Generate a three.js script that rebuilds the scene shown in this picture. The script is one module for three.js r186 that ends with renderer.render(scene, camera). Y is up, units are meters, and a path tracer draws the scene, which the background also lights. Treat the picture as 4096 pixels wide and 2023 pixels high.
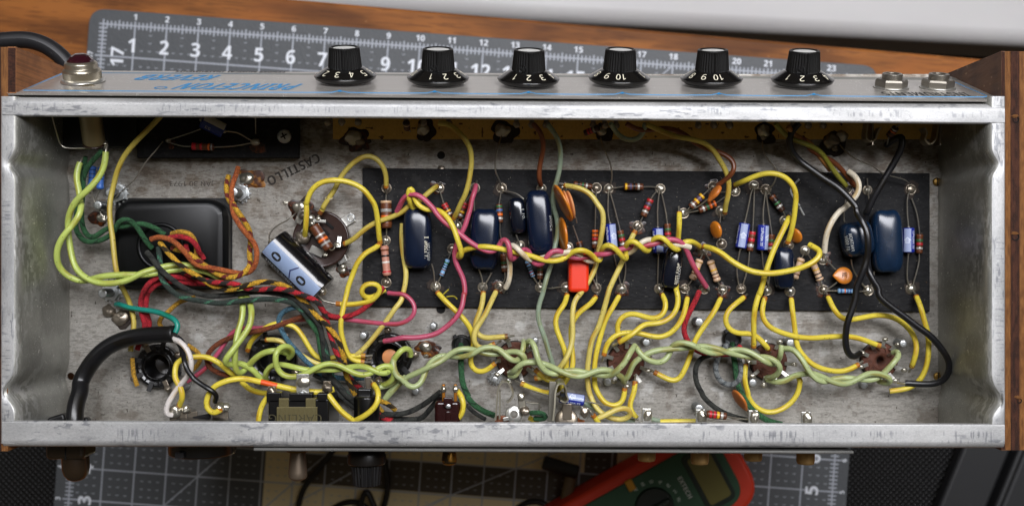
import * as THREE from 'three';
import { mergeGeometries, toCreasedNormals } from 'three/addons/utils/BufferGeometryUtils.js';
import { RoundedBoxGeometry } from 'three/addons/geometries/RoundedBoxGeometry.js';
import { RectAreaLightUniformsLib } from 'three/addons/lights/RectAreaLightUniformsLib.js';
import { FontLoader } from 'three/addons/loaders/FontLoader.js';

// ---------------------------------------------------------------- camera, light, exposure
const scene = new THREE.Scene();
const FLOOR = 0.2936, FOCAL = 4300, CAM = 0.86;               // chassis floor height, focal length in photo pixels, camera height
const camera = new THREE.PerspectiveCamera(2 * Math.atan(1011.5 / FOCAL) * 180 / Math.PI, 1024 / 505, 0.05, 20);
camera.position.set(0, CAM, 0);
camera.up.set(0, 0, -1);
camera.lookAt(0, 0, 0);
camera.focus = 0.535;
camera.userData.fStop = 11;
const renderer = new THREE.WebGLRenderer();
renderer.toneMapping = THREE.LinearToneMapping;
renderer.toneMappingExposure = 1.0;
renderer.shadowMap.enabled = true;
scene.background = new THREE.Color(0.07, 0.057, 0.041);        // the dim room around the bench
RectAreaLightUniformsLib.init();
const WIN = { pos: new THREE.Vector3(0.32, 1.95, -0.74), aim: new THREE.Vector3(0.1, 0.25, 0.02), w: 1.6, h: 0.68 };
const windowLight = new THREE.RectAreaLight(0xfafaff, 14, WIN.w, WIN.h);
windowLight.position.copy(WIN.pos);
windowLight.lookAt(WIN.aim);
scene.add(windowLight);

// ---------------------------------------------------------------- helpers
let seed = 7;
const rnd = () => { seed = (seed * 1664525 + 1013904223) >>> 0; return seed / 4294967296; };
const V = (x, y, z) => new THREE.Vector3(x, y, z);
// photo pixel and height above the chassis floor (mm) -> point in the place
function P(x, y, h = 0) { const d = CAM - FLOOR - h / 1000; return V((x - 2048) / FOCAL * d, FLOOR + h / 1000, (y - 1011.5) / FOCAL * d); }
const P3 = (a) => P(a[0], a[1], a[2] || 0);
const mmAt = (px, h = 0) => px / FOCAL * (CAM - FLOOR - h / 1000);   // pixels to metres at a height
const used = new Map(), origin = new WeakMap();
function numbered(name) { const n = used.get(name) || 0; used.set(name, n + 1); return n ? name + '_' + String(n).padStart(3, '0') : name; }
function tag(o, label, category, group, kind) {
  if (label) o.userData.label = label;
  if (category) o.userData.category = category;
  if (group) o.userData.group = group;
  if (kind) o.userData.kind = kind;
  return o;
}
function thing(name, label, category, pos, group) {
  const g = new THREE.Group(); g.name = numbered(name); g.position.copy(pos); scene.add(g); origin.set(g, pos.clone());
  return tag(g, label, category, group);
}
function shade(m) { m.castShadow = true; m.receiveShadow = true; return m; }
function part(name, geo, mat, parent, label) {                 // geometry in place coordinates
  const o = origin.get(parent) || V(0, 0, 0);
  geo.translate(-o.x, -o.y, -o.z);
  const m = shade(new THREE.Mesh(geo, mat)); m.name = name; parent.add(m); origin.set(m, o);
  if (label) m.userData.label = label;
  return m;
}
function local(name, geo, mat, parent) { const m = shade(new THREE.Mesh(geo, mat)); m.name = name; parent.add(m); return m; }
function solo(name, geo, mat, label, category, group, kind) {  // a thing that is one mesh
  geo.computeBoundingBox(); const b = geo.boundingBox, c = V((b.min.x + b.max.x) / 2, b.min.y, (b.min.z + b.max.z) / 2);
  geo.translate(-c.x, -c.y, -c.z);
  const m = shade(new THREE.Mesh(geo, mat)); m.name = numbered(name); m.position.copy(c); scene.add(m); origin.set(m, c);
  return tag(m, label, category, group, kind);
}
const merge = (a) => mergeGeometries(a.map((g) => { g = g.index ? g.toNonIndexed() : g; for (const k of Object.keys(g.attributes)) if (!['position', 'normal', 'uv'].includes(k)) g.deleteAttribute(k); return g; }));
function geoOf(pos, uv, idx) {
  const g = new THREE.BufferGeometry();
  g.setAttribute('position', new THREE.Float32BufferAttribute(pos, 3)); g.setAttribute('uv', new THREE.Float32BufferAttribute(uv, 2));
  g.setIndex(idx); g.computeVertexNormals(); return g;
}
function tubeOn(pts, r, { radial = 10, step = 0.0014, tension = 'centripetal', straight = false, taper = 0, smooth = 3 } = {}) {
  const dense = [];
  if (straight) { for (const p of pts) dense.push(p.clone()); } else {
    const c = new THREE.CatmullRomCurve3(pts, false, tension), n = Math.max(4, Math.ceil(c.getLength() / step));
    for (let i = 0; i <= n; i++) dense.push(c.getPointAt(i / n));
    for (let k = 0; k < smooth; k++) for (let i = 1; i < dense.length - 1; i++) dense[i].multiplyScalar(0.4).addScaledVector(dense[i - 1], 0.3).addScaledVector(dense[i + 1], 0.3);
  }
  const n = dense.length, pos = [], uv = [], idx = [];
  let N = null, along = 0;
  for (let i = 0; i < n; i++) {
    const t = dense[Math.min(n - 1, i + 1)].clone().sub(dense[Math.max(0, i - 1)]).normalize();
    if (!N) { N = Math.abs(t.y) < 0.9 ? V(0, 1, 0) : V(1, 0, 0); }
    N = N.clone().sub(t.clone().multiplyScalar(N.dot(t))).normalize();
    const B = t.clone().cross(N);
    if (i) along += dense[i].distanceTo(dense[i - 1]);
    for (let k = 0; k <= radial; k++) {
      const a = k / radial * Math.PI * 2, rr = r * (1 - taper * i / n);
      const q = dense[i].clone().addScaledVector(N, Math.cos(a) * rr).addScaledVector(B, Math.sin(a) * rr);
      pos.push(q.x, q.y, q.z); uv.push(along, k / radial);
    }
  }
  const w = radial + 1;
  for (let i = 0; i < n - 1; i++) for (let k = 0; k < radial; k++) { const a = i * w + k; idx.push(a, a + w, a + 1, a + 1, a + w, a + w + 1); }
  const side = geoOf(pos, uv, idx);
  const caps = [0, n - 1].map((i) => {
    const cp = [dense[i].x, dense[i].y, dense[i].z], cu = [0, 0], ci = [];
    for (let k = 0; k <= radial; k++) { const j = (i * w + k) * 3; cp.push(pos[j], pos[j + 1], pos[j + 2]); cu.push(0, k / radial); }
    for (let k = 1; k <= radial; k++) i ? ci.push(0, k, k + 1) : ci.push(0, k + 1, k);
    return geoOf(cp, cu, ci);
  });
  return merge([side, ...caps]);
}
// turned body along a -> b; profile = [mm along, mm radius]; uv = along, around
function turned(a, b, profile, seg = 20, arc0 = 0, arc = Math.PI * 2) {
  const pts = profile.map(([t, r]) => new THREE.Vector2(Math.max(r, 1e-3) / 1000, t / 1000));
  const g = new THREE.LatheGeometry(pts, seg, arc0, arc);
  const q = new THREE.Quaternion().setFromUnitVectors(V(0, 1, 0), b.clone().sub(a).normalize());
  g.applyQuaternion(q); g.translate(a.x, a.y, a.z); return g;
}
function rod(a, b, r, seg = 14) { const L = a.distanceTo(b) * 1000; return turned(a, b, [[0, 0], [0, r], [L, r], [L, 0]], seg); }
function softRod(a, b, r, e, seg = 16) { const L = a.distanceTo(b) * 1000; return turned(a, b, [[0, 0], [0, r - e], [e * 0.3, r - e * 0.3], [e, r], [L - e, r], [L - e * 0.3, r - e * 0.3], [L, r - e], [L, 0]], seg); }
function rbox(c, sx, sy, sz, rad, yaw = 0, seg = 3) { const g = new RoundedBoxGeometry(sx / 1000, sy / 1000, sz / 1000, seg, rad / 1000); if (yaw) g.rotateY(yaw); g.translate(c.x, c.y, c.z); return g; }
function box(c, sx, sy, sz, yaw = 0) { const g = new THREE.BoxGeometry(sx / 1000, sy / 1000, sz / 1000); if (yaw) g.rotateY(yaw); g.translate(c.x, c.y, c.z); return g; }
const h3 = (x, y, z) => { const s = Math.sin(x * 127.1 + y * 311.7 + z * 74.7) * 43758.5453; return s - Math.floor(s); };
function noise3(x, y, z) {
  const X = Math.floor(x), Y = Math.floor(y), Z = Math.floor(z), f = (t) => t * t * (3 - 2 * t), u = f(x - X), v = f(y - Y), w = f(z - Z);
  const l = (a, b, t) => a + (b - a) * t;
  const e = (i, j, k) => h3(X + i, Y + j, Z + k);
  return l(l(l(e(0, 0, 0), e(1, 0, 0), u), l(e(0, 1, 0), e(1, 1, 0), u), v), l(l(e(0, 0, 1), e(1, 0, 1), u), l(e(0, 1, 1), e(1, 1, 1), u), v), w);
}
function blob(c, rx, ry, rz, rough = 0.25, sd = 1, seg = 14) {
  const g = new THREE.SphereGeometry(1, seg, Math.ceil(seg * 0.7)), p = g.attributes.position;
  for (let i = 0; i < p.count; i++) {
    const x = p.getX(i), y = p.getY(i), z = p.getZ(i), k = 1 - rough / 2 + rough * noise3(x * 1.7 + sd * 13.1, y * 1.7 + sd * 5.3, z * 1.7 + sd);
    p.setXYZ(i, x * rx * k / 1000, y * ry * k / 1000, z * rz * k / 1000);
  }
  g.computeVertexNormals(); g.translate(c.x, c.y, c.z); return g;
}
const font = await new FontLoader().loadAsync('fonts/droid/droid_sans_bold.typeface.json');
const thinFont = await new FontLoader().loadAsync('fonts/droid/droid_sans_regular.typeface.json');
function words(str, w, h, { f = font, slant = 0 } = {}) {       // flat lettering in a w x h mm frame, centred, in the XY plane
  const g = new THREE.ShapeGeometry(f.generateShapes(str, 10), 3); g.computeBoundingBox();
  const b = g.boundingBox, sx = w / 1000 / (b.max.x - b.min.x), sy = h / 1000 / (b.max.y - b.min.y);
  g.translate(-(b.min.x + b.max.x) / 2, -(b.min.y + b.max.y) / 2, 0); g.scale(sx, sy, 1);
  if (slant) { const p = g.attributes.position; for (let i = 0; i < p.count; i++) p.setX(i, p.getX(i) + slant * p.getY(i)); }
  return g;
}
function frameMatrix(o, x, y, z) { return new THREE.Matrix4().makeBasis(x, y, z).setPosition(o); }
// ---------------------------------------------------------------- noise and textures
const hash = (x, y, s) => { let n = (x * 374761393 + y * 668265263 + s * 1442695041) | 0; n = Math.imul(n ^ (n >>> 13), 1274126177); return ((n ^ (n >>> 16)) >>> 0) / 4294967296; };
function noise(x, y, s = 0) {
  const X = Math.floor(x), Y = Math.floor(y), u = x - X, v = y - Y, a = u * u * (3 - 2 * u), b = v * v * (3 - 2 * v);
  const p = hash(X, Y, s), q = hash(X + 1, Y, s), r = hash(X, Y + 1, s), t = hash(X + 1, Y + 1, s);
  return p + (q - p) * a + (r - p) * b + (p - q - r + t) * a * b;
}
function fbm(x, y, s = 0, o = 4) { let v = 0, k = 0.5, n = 0; for (let i = 0; i < o; i++) { v += k * noise(x, y, s + i * 17); n += k; x *= 2.03; y *= 2.03; k *= 0.5; } return v / n; }
const clamp = (v, a = 0, b = 1) => Math.min(b, Math.max(a, v)), sstep = (a, b, v) => { const t = clamp((v - a) / (b - a)); return t * t * (3 - 2 * t); };
const mix = (a, b, t) => a.map((v, i) => v + (b[i] - v) * t);
function tex(w, h, fn, srgb = true) {
  const d = new Uint8Array(w * h * 4);
  for (let j = 0; j < h; j++) for (let i = 0; i < w; i++) {
    const c = fn(i / w, j / h, i, j), k = (j * w + i) * 4;
    if (typeof c === 'number') d[k] = d[k + 1] = d[k + 2] = clamp(c) * 255; else { d[k] = clamp(c[0]) * 255; d[k + 1] = clamp(c[1]) * 255; d[k + 2] = clamp(c[2]) * 255; }
    d[k + 3] = 255;
  }
  const t = new THREE.DataTexture(d, w, h); t.wrapS = t.wrapT = THREE.RepeatWrapping; t.magFilter = THREE.LinearFilter; t.minFilter = THREE.LinearFilter;
  if (srgb) t.colorSpace = THREE.SRGBColorSpace; t.needsUpdate = true; return t;
}
const rep = (t, x, y) => { const c = t.clone(); c.repeat.set(x, y); c.needsUpdate = true; return c; };
const std = (o) => new THREE.MeshPhysicalMaterial(o);
const hex = (c) => new THREE.Color(c);
// ---------------------------------------------------------------- materials
const streak = (u, v, s) => fbm(u * 260, v * 3, s, 3);
const lipTex = (s, drag) => tex(2048, 128, (u, v) => { // worn zinc: smooth with fine grain, drag marks in a middle band, a few smudges and specks
  const m = fbm(u * 500, v * 30, s, 2), cloud = fbm(u * 11, v * 1.2, s + 2, 3), st = noise(u * 800, v * 3, s + 3), fine = noise(u * 1020, v * 64, s + 5), zone = sstep(0.44, 0.64, fbm(u * 24, v * 1.2, s + 9, 3));
  let c = mix([0.63, 0.633, 0.633], [0.75, 0.75, 0.745], sstep(0.2, 0.8, 0.25 * m + 0.75 * cloud));
  c = mix(c, [0.28, 0.29, 0.32], drag * sstep(0.6, 0.85, st) * zone * sstep(0.22, 0.36, v + 0.08 * m) * (1 - sstep(0.58, 0.76, v + 0.08 * m)));
  c = mix(c, [0.40, 0.41, 0.43], 0.55 * sstep(0.54, 0.68, fbm(u * 120, v * 10, s + 21, 4)) * sstep(0.5, 0.66, fbm(u * 16, v * 2.4, s + 25, 3)));
  if (noise(u * 900, v * 60, s + 31) > 0.972) c = mix(c, [0.2, 0.19, 0.18], 0.7);
  if (Math.abs(((u * 60 + v * 2.5 + noise(u * 9, v * 2, s)) % 1) - 0.5) < 0.006 && noise(u * 40, v * 3, s + 41) > 0.74) c = mix(c, [0.3, 0.3, 0.31], 0.6);
  return c.map((k) => k + (fine - 0.5) * 0.07);
});
const lipRough = tex(1024, 64, (u, v) => 0.45 + 0.3 * fbm(u * 60, v * 4, 77, 4), false);
const FX0 = P(262, 0).x, FX1 = P(3768, 0).x, FZ0 = P(0, 296).z, FZ1 = P(0, 1740).z;
const floorTex = tex(2048, 900, (u, v) => { // dull sheet steel: fine rolling grain, faint clouds, grime, pale bloom, scratches, specks
  const g = fbm(u * 220, v * 300, 3, 3), big = fbm(u * 9, v * 5, 5, 4), fine = noise(u * 1000, v * 440, 12), front = 1 - sstep(0.2, 0.62, v + 0.3 * (fbm(u * 8, v * 4, 2) - 0.5)), gr = fbm(u * 70, v * 34, 15, 4);
  let c = mix([0.52, 0.505, 0.475], [0.585, 0.572, 0.545], sstep(0.25, 0.75, big));
  c = mix(c, [0.38, 0.365, 0.34], 0.4 * sstep(0.5, 0.7, g));
  c = mix(c, [0.32, 0.26, 0.20], 0.6 * sstep(0.44, 0.72, 0.7 * gr + 0.3 * g) * front);
  c = mix(c, [0.33, 0.29, 0.25], 0.35 * sstep(0.56, 0.72, fbm(u * 80, v * 36, 8, 4)));
  c = mix(c, [0.75, 0.75, 0.74], 0.5 * sstep(0.54, 0.7, fbm(u * 60, v * 30, 19, 4)) * sstep(0.46, 0.6, fbm(u * 7, v * 4, 23, 3)) * sstep(0.35, 0.7, v));
  for (const [a, b, k] of [[1, 0.31, 37], [-0.6, 1, 61], [0.2, 1, 43]]) { const q = Math.abs(((u * 2.4 * a + v * b) * k + 2 * noise(u * 7, v * 5, k)) % 1 - 0.5); if (q < 0.006 && noise(u * 12 + k, v * 9, k + 1) > 0.72) c = mix(c, [0.84, 0.83, 0.81], 0.45); }
  if (noise(u * 330, v * 140, 31) > 0.962) c = mix(c, [0.14, 0.11, 0.08], 0.7);
  return c.map((k) => k + (fine - 0.5) * 0.07);
});
const floorBump = tex(1024, 512, (u, v) => 0.6 * fbm(u * 60, v * 230, 41, 3) + 0.4 * fbm(u * 300, v * 160, 43, 2), false);
const wallTex = tex(512, 1024, (u, v) => {
  const big = fbm(u * 5, v * 9, 51, 4), sc = fbm(u * 40 + v * 20, v * 26, 53, 3), fine = noise(u * 260, v * 500, 55);
  let c = mix([0.55, 0.55, 0.525], [0.66, 0.66, 0.635], sstep(0.3, 0.7, big));
  const patch = sstep(0.5, 0.56, fbm(u * 6, v * 10, 57, 5)) * sstep(0.42, 0.62, fbm(u * 30, v * 60, 59, 4)) * sstep(0.35, 0.62, u);
  c = mix(c, [0.76, 0.76, 0.75], 0.75 * patch);
  if (Math.abs(sc - 0.5) < 0.006) c = mix(c, [0.86, 0.86, 0.83], 0.6);
  if (noise(u * 90, v * 190, 61) > 0.93 && fbm(u * 4, v * 7, 63, 3) > 0.5) c = mix(c, [0.95, 0.95, 0.92], 0.8);
  return c.map((k) => k + (fine - 0.5) * 0.06);
});
const M = {
  lipFront: std({ map: lipTex(11, 0.3), roughnessMap: lipRough, roughness: 0.85, metalness: 0.5 }),
  lipBack: std({ map: lipTex(83, 0.4), roughnessMap: lipRough, roughness: 0.85, metalness: 0.5 }),
  floor: std({ map: floorTex, bumpMap: floorBump, bumpScale: 0.00012, roughness: 0.48, metalness: 0.45 }),
  wall: std({ map: wallTex, roughness: 0.42, metalness: 0.55 }),
  tin: std({ color: hex('#c9c8c2'), roughness: 0.3, metalness: 0.85 }),
  solder: std({ color: hex('#b7b2a4'), roughness: 0.3, metalness: 0.85 }),
  dullSolder: std({ color: hex('#8d8375'), roughness: 0.3, metalness: 0.8 }),
  lead: std({ color: hex('#b9b4a8'), roughness: 0.32, metalness: 0.85 }),
  zinc: std({ color: hex('#bfc2c2'), roughness: 0.32, metalness: 0.8 }),
  rosin: std({ map: tex(96, 96, (u, v) => mix([0.10, 0.04, 0.015], [0.36, 0.17, 0.05], sstep(0.4, 0.75, fbm(u * 14, v * 10, 233, 4)))), roughness: 0.3 }),
  amber: std({ map: tex(96, 96, (u, v) => mix([0.26, 0.12, 0.03], [0.60, 0.40, 0.13], sstep(0.3, 0.75, fbm(u * 14, v * 10, 235, 4)))), roughness: 0.34 }),
  crust: std({ color: hex('#21150b'), roughness: 0.75 }),
  ink: std({ color: hex('#2e2925'), roughness: 0.8, transparent: true, alphaMap: tex(128, 128, (u, v) => 0.5 + 0.5 * sstep(0.36, 0.6, fbm(u * 22, v * 22, 251, 4)), false) }),
  blackInk: std({ color: hex('#151515'), roughness: 0.7 }),
  ivory: std({ color: hex('#e6dfc8'), roughness: 0.6 }),
  paleInk: std({ color: hex('#b8b9b4'), roughness: 0.6 }),
  navyInk: std({ color: hex('#1b2250'), roughness: 0.6 }),
  blueInk: std({ color: hex('#2f8fca'), roughness: 0.5 }),
  bakelite: std({ color: hex('#0b0b0c'), roughness: 0.28, clearcoat: 0.3, clearcoatRoughness: 0.2 }),
  black: std({ color: hex('#0d0d0e'), roughness: 0.42 }),
  blackEnamel: std({ color: hex('#090a0b'), roughness: 0.36, specularIntensity: 0.6 }),
  phenolic: std({ color: hex('#5d3424'), roughness: 0.42, bumpMap: rep(floorBump, 30, 12), bumpScale: 0.0002 }),
  darkPhenolic: std({ color: hex('#2b1812'), roughness: 0.3, clearcoat: 0.3, clearcoatRoughness: 0.2 }),
  maroonPlastic: std({ color: hex('#250b0b'), roughness: 0.25, clearcoat: 0.4 }),
  brassDull: std({ color: hex('#8a6c34'), roughness: 0.42, metalness: 0.75 }),
  hole: std({ color: hex('#050404'), roughness: 0.9 }),
};
M.brass = std({ map: tex(1024, 128, (u, v) => { let c = mix([0.78, 0.62, 0.30], [0.85, 0.70, 0.38], fbm(u * 20, v * 5, 71, 4)); if (noise(u * 190, v * 22, 73) > 0.92) c = mix(c, [0.2, 0.12, 0.05], 0.75); return c.map((k) => k + (noise(u * 500, v * 60, 75) - 0.5) * 0.06); }), roughness: 0.5, metalness: 0.3 });
M.board = std({ map: tex(1024, 384, (u, v) => { let c = mix([0.085, 0.085, 0.09], [0.125, 0.125, 0.13], fbm(u * 120, v * 40, 91, 3)); if (noise(u * 420, v * 150, 93) > 0.965) c = mix(c, [0.55, 0.54, 0.5], 0.6); if (noise(u * 160, v * 60, 95) > 0.972) c = mix(c, [0.3, 0.22, 0.12], 0.6); c = mix(c, [0.24, 0.23, 0.22], 0.35 * sstep(0.55, 0.72, fbm(u * 60, v * 20, 96, 4)) * sstep(0.45, 0.6, fbm(u * 8, v * 3, 98, 3))); const n = noise(u * 700, v * 260, 99); return c.map((k) => k + (n - 0.5) * 0.05); }), roughness: 0.7, specularIntensity: 0.35, bumpMap: tex(512, 256, (u, v) => fbm(u * 150, v * 70, 97, 3), false), bumpScale: 0.00025 });

// ---------------------------------------------------------------- the bench under and around the chassis
const woodTex = tex(1400, 700, (u, v) => {
  const x = u * 60 + 2.5 * fbm(u * 3, v * 7, 101, 3), y = v * 30;
  const band = fbm(x * 0.22, y * 1.6 + 3 * fbm(u * 4, v * 9, 103, 2), 105, 4), pore = fbm(u * 70, v * 560, 107, 2), cur = fbm(u * 26 + v * 14, v * 7, 109, 3);
  let c = mix([0.40, 0.235, 0.10], [0.60, 0.37, 0.165], sstep(0.25, 0.75, band));
  c = mix(c, [0.27, 0.15, 0.07], 0.35 * sstep(0.55, 0.75, pore)); c = mix(c, [0.62, 0.36, 0.16], 0.35 * sstep(0.5, 0.75, cur));
  if (noise(u * 210, v * 130, 111) > 0.975) c = mix(c, [0.8, 0.62, 0.42], 0.5);
  return c;
});
const TABLE = -0.0045;                                          // table top just under the cutting mat (mat top is y = 0)
const M2P = (x, y, up = 0) => P(x, y, (up - FLOOR) * 1000);      // pixel on a plane at a given height in the place
{
  const a = M2P(1200, -2, TABLE), b = M2P(3947, 236, TABLE), dir = b.clone().sub(a).normalize();
  const A = a.clone().addScaledVector(dir, -0.7), B = b.clone().addScaledVector(dir, 0.5), nrm = V(-dir.z, 0, dir.x);
  const w = A.distanceTo(B), d = 0.9, t = 0.03;
  const g = new RoundedBoxGeometry(w, t, d, 4, 0.003); const p = g.attributes.position, uv = g.attributes.uv;
  for (let i = 0; i < p.count; i++) uv.setXY(i, (p.getX(i) + w / 2) / 1.1, (p.getZ(i) + d / 2) / 0.55);
  g.rotateY(-Math.atan2(dir.z, dir.x)); const c = A.clone().add(B).multiplyScalar(0.5).addScaledVector(nrm, d / 2); g.translate(c.x, TABLE - t / 2, c.z);
  solo('table_top', g, std({ map: woodTex, roughness: 0.6, specularIntensity: 0.45 }), 'reddish brown wooden table top under the cutting mat', null, null, 'structure');
}
{ // white painted ledge beyond the table and the dark floor below
  const y = -0.16, a = M2P(2485, 96, y), b = M2P(4096, 178, y), dir = b.clone().sub(a).normalize(), nrm = V(dir.z, 0, -dir.x);
  const c = a.clone().add(b).multiplyScalar(0.5).addScaledVector(nrm, 0.2), g = new RoundedBoxGeometry(2.6, 0.08, 0.4, 5, 0.016);
  g.rotateY(-Math.atan2(dir.z, dir.x)); g.translate(c.x, y - 0.04, c.z);
  solo('window_sill', g, std({ map: tex(256, 64, (u, v) => mix([0.74, 0.73, 0.725], [0.80, 0.795, 0.79], fbm(u * 20, v * 8, 115, 3))), roughness: 0.5 }), 'white painted ledge beyond the far edge of the table', null, null, 'structure');
  solo('floor', box(V(0, -0.78, 0), 6000, 20, 6000), std({ color: hex('#2a211b'), roughness: 0.8 }), 'dark floor below the table', null, null, 'structure');
}
{ // black textured pad under the near half of the mat, and the black case beside it
  const a = M2P(-300, 1180, 0), b = M2P(4400, 2300, 0);
  const g = box(V((a.x + b.x) / 2, -0.00375, (a.z + b.z) / 2), (b.x - a.x) * 1000, 1.5, (b.z - a.z) * 1000), p = g.attributes.position, uv = g.attributes.uv;
  for (let i = 0; i < p.count; i++) uv.setXY(i, p.getX(i), p.getZ(i));
  const weave = tex(128, 128, (u, v) => { const s = (u + v) * 2 % 1, t = (u - v + 2) * 2 % 1; return Math.pow(Math.sin(s * Math.PI) * Math.sin(t * Math.PI), 0.7); }, false);
  solo('rubber_pad', g, std({ color: hex('#161617'), roughness: 0.5, bumpMap: rep(weave, 105, 105), bumpScale: 0.0016 }), 'black rubber pad with a raised diamond texture under the grey mat', 'rubber pad');
  const up = 0.012, t0 = M2P(3862, 1770, up), t1 = M2P(3742, 2060, up), d = t1.clone().sub(t0).normalize(), n = V(-d.z, 0, d.x).multiplyScalar(-1); if (n.x < 0) n.multiplyScalar(-1);
  const yaw = -Math.atan2(d.z, d.x), mid = t0.clone().add(t1).multiplyScalar(0.5);
  const cs = thing('black_case', 'smooth black moulded case with a ridge, lying right of the mat', 'case', V(mid.x, -0.003, mid.z)), cm = std({ color: hex('#141517'), roughness: 0.6 });
  const bar = (off, w, h, y) => { const c = mid.clone().addScaledVector(n, off + w / 2); const g = rbox(V(c.x, y, c.z), 160, h, w * 1000, 3.5, yaw, 5); return g; };
  part('lid', bar(0, 0.036, 14, 0.006), cm, cs); part('rim', bar(0.0385, 0.0055, 20, 0.008), cm, cs); part('side_panel', bar(0.047, 0.045, 12, 0.004), cm, cs);
}
{ // the window the light comes through
  const w = thing('window', 'tall bright window beyond the bench', 'window', WIN.pos);
  w.lookAt(WIN.aim);
  const pane = local('pane', new THREE.BoxGeometry(WIN.w, WIN.h, 0.01), std({ color: 0xffffff, emissive: hex('#eef4ff'), emissiveIntensity: 1.2, roughness: 0.4 }), w); pane.position.z = -0.02;
  const fr = std({ color: hex('#dedad2'), roughness: 0.5 });
  for (const s of [-1, 1]) { const a = local('frame', new THREE.BoxGeometry(0.07, WIN.h + 0.14, 0.06), fr, w); a.position.set(s * (WIN.w / 2 + 0.036), 0, 0); const b = local('frame', new THREE.BoxGeometry(WIN.w, 0.07, 0.06), fr, w); b.position.set(0, s * (WIN.h / 2 + 0.036), 0); }
  w.userData.kind = 'structure'; delete w.userData.category;
}
// ---------------------------------------------------------------- cutting mat
const IN = 127 / FOCAL * 0.86, MAT_ROT = -0.0732;
{
  const o = M2P(412, 95, 0), S = 2000 / 24.9, W = 24.9, H = 18.9, mg = 0.45;
  const cv = document.createElement('canvas'); cv.width = Math.round(W * S); cv.height = Math.round(H * S); const c = cv.getContext('2d');
  c.fillStyle = '#4a4d50'; c.fillRect(0, 0, cv.width, cv.height);
  c.setTransform(S, 0, 0, S, mg * S, mg * S);
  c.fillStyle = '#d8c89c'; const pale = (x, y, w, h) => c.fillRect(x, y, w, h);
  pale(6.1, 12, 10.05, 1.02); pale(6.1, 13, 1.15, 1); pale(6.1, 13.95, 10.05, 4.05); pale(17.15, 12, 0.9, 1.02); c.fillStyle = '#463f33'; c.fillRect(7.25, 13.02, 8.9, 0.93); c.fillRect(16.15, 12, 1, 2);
  c.strokeStyle = '#a4a9b2'; c.fillStyle = '#dfe3ea'; c.lineWidth = 0.048; c.lineCap = 'butt';
  const line = (x0, y0, x1, y1) => { c.beginPath(); c.moveTo(x0, y0); c.lineTo(x1, y1); c.stroke(); };
  for (let i = 1; i < 24; i++) line(i, -0.12, i, 18); for (let j = 1; j < 18; j++) line(-0.2, j, 24.2, j);
  c.strokeRect(0, 0, 24, 18);
  c.lineWidth = 0.05; for (let i = 0; i < 24 * 8; i++) { const h = i % 4 === 0 ? 0.15 : 0.11; line(i / 8, -h, i / 8, h); line(i / 8, 18 - h, i / 8, 18 + h); }
  for (let j = 0; j < 18 * 8; j++) { line(-0.13, j / 8, 0.13, j / 8); line(23.87, j / 8, 24.13, j / 8); }
  c.lineWidth = 0.04; line(0, 18, 10.4, 7.6); line(1.8, 18, 12, 11.5); line(4, 18, 16, 12); line(3.0, 18, 9, 12); line(18, 0, 9, 9); line(5.5, 18, 12, 14);
  c.lineWidth = 0.022;
  for (let i = 0; i < 24; i++) for (let j = 0; j < 18; j++) for (const x of [0.25, 0.5, 0.75]) for (const y of [0.25, 0.5, 0.75]) {
    if (j === 0 && (x !== 0.5 || i === 0) && y < 0.7) continue; c.beginPath(); c.ellipse(i + x, j + y, 0.042, 0.028, 0.3, -0.6, 2.6); c.stroke(); }
  c.textAlign = 'center'; c.textBaseline = 'middle';
  const txt = (s, x, y, px, rot = 0) => { c.save(); c.translate(x, y); c.rotate(rot); c.scale(px / 100, px / 100); c.font = 'bold 100px sans-serif'; c.fillText(s, 0, 0); c.restore(); };
  for (let i = 1; i < 24; i++) { c.fillStyle = '#4a4d50'; c.fillRect(i - 0.1, -0.4, 0.2, 0.26); c.fillStyle = '#dfe3ea'; txt(String(i), i, -0.28, 0.27); txt(String(i), i - 0.04, 0.62, 0.6); }
  for (let j = 1; j < 18; j++) { txt(String(18 - j), 0.5, j, 0.58, -Math.PI / 2); txt(String(18 - j), -0.33, j, 0.2, -Math.PI / 2); txt(String(18 - j), 23.35, j, 0.58, -Math.PI / 2); txt(String(18 - j), 24.3, j, 0.2, -Math.PI / 2); }
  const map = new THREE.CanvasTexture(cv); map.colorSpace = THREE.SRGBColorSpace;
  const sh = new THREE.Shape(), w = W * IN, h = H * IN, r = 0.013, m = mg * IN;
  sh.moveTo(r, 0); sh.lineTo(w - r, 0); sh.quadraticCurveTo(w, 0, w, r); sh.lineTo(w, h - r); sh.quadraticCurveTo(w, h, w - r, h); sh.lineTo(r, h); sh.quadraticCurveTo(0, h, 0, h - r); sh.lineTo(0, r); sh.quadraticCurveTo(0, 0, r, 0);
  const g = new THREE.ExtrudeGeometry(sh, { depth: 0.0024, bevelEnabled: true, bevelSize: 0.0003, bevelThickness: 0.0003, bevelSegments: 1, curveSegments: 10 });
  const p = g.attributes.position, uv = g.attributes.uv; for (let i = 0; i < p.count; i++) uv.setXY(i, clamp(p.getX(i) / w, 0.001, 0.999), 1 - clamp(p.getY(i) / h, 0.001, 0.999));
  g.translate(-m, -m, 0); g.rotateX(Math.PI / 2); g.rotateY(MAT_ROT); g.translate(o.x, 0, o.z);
  solo('cutting_mat', g, std({ map, roughness: 0.55, bumpMap: rep(M.board.bumpMap, 3, 4), bumpScale: 0.0002 }), 'large grey cutting mat with a white inch grid and numbered edges, under the chassis', 'cutting mat');
}
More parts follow.
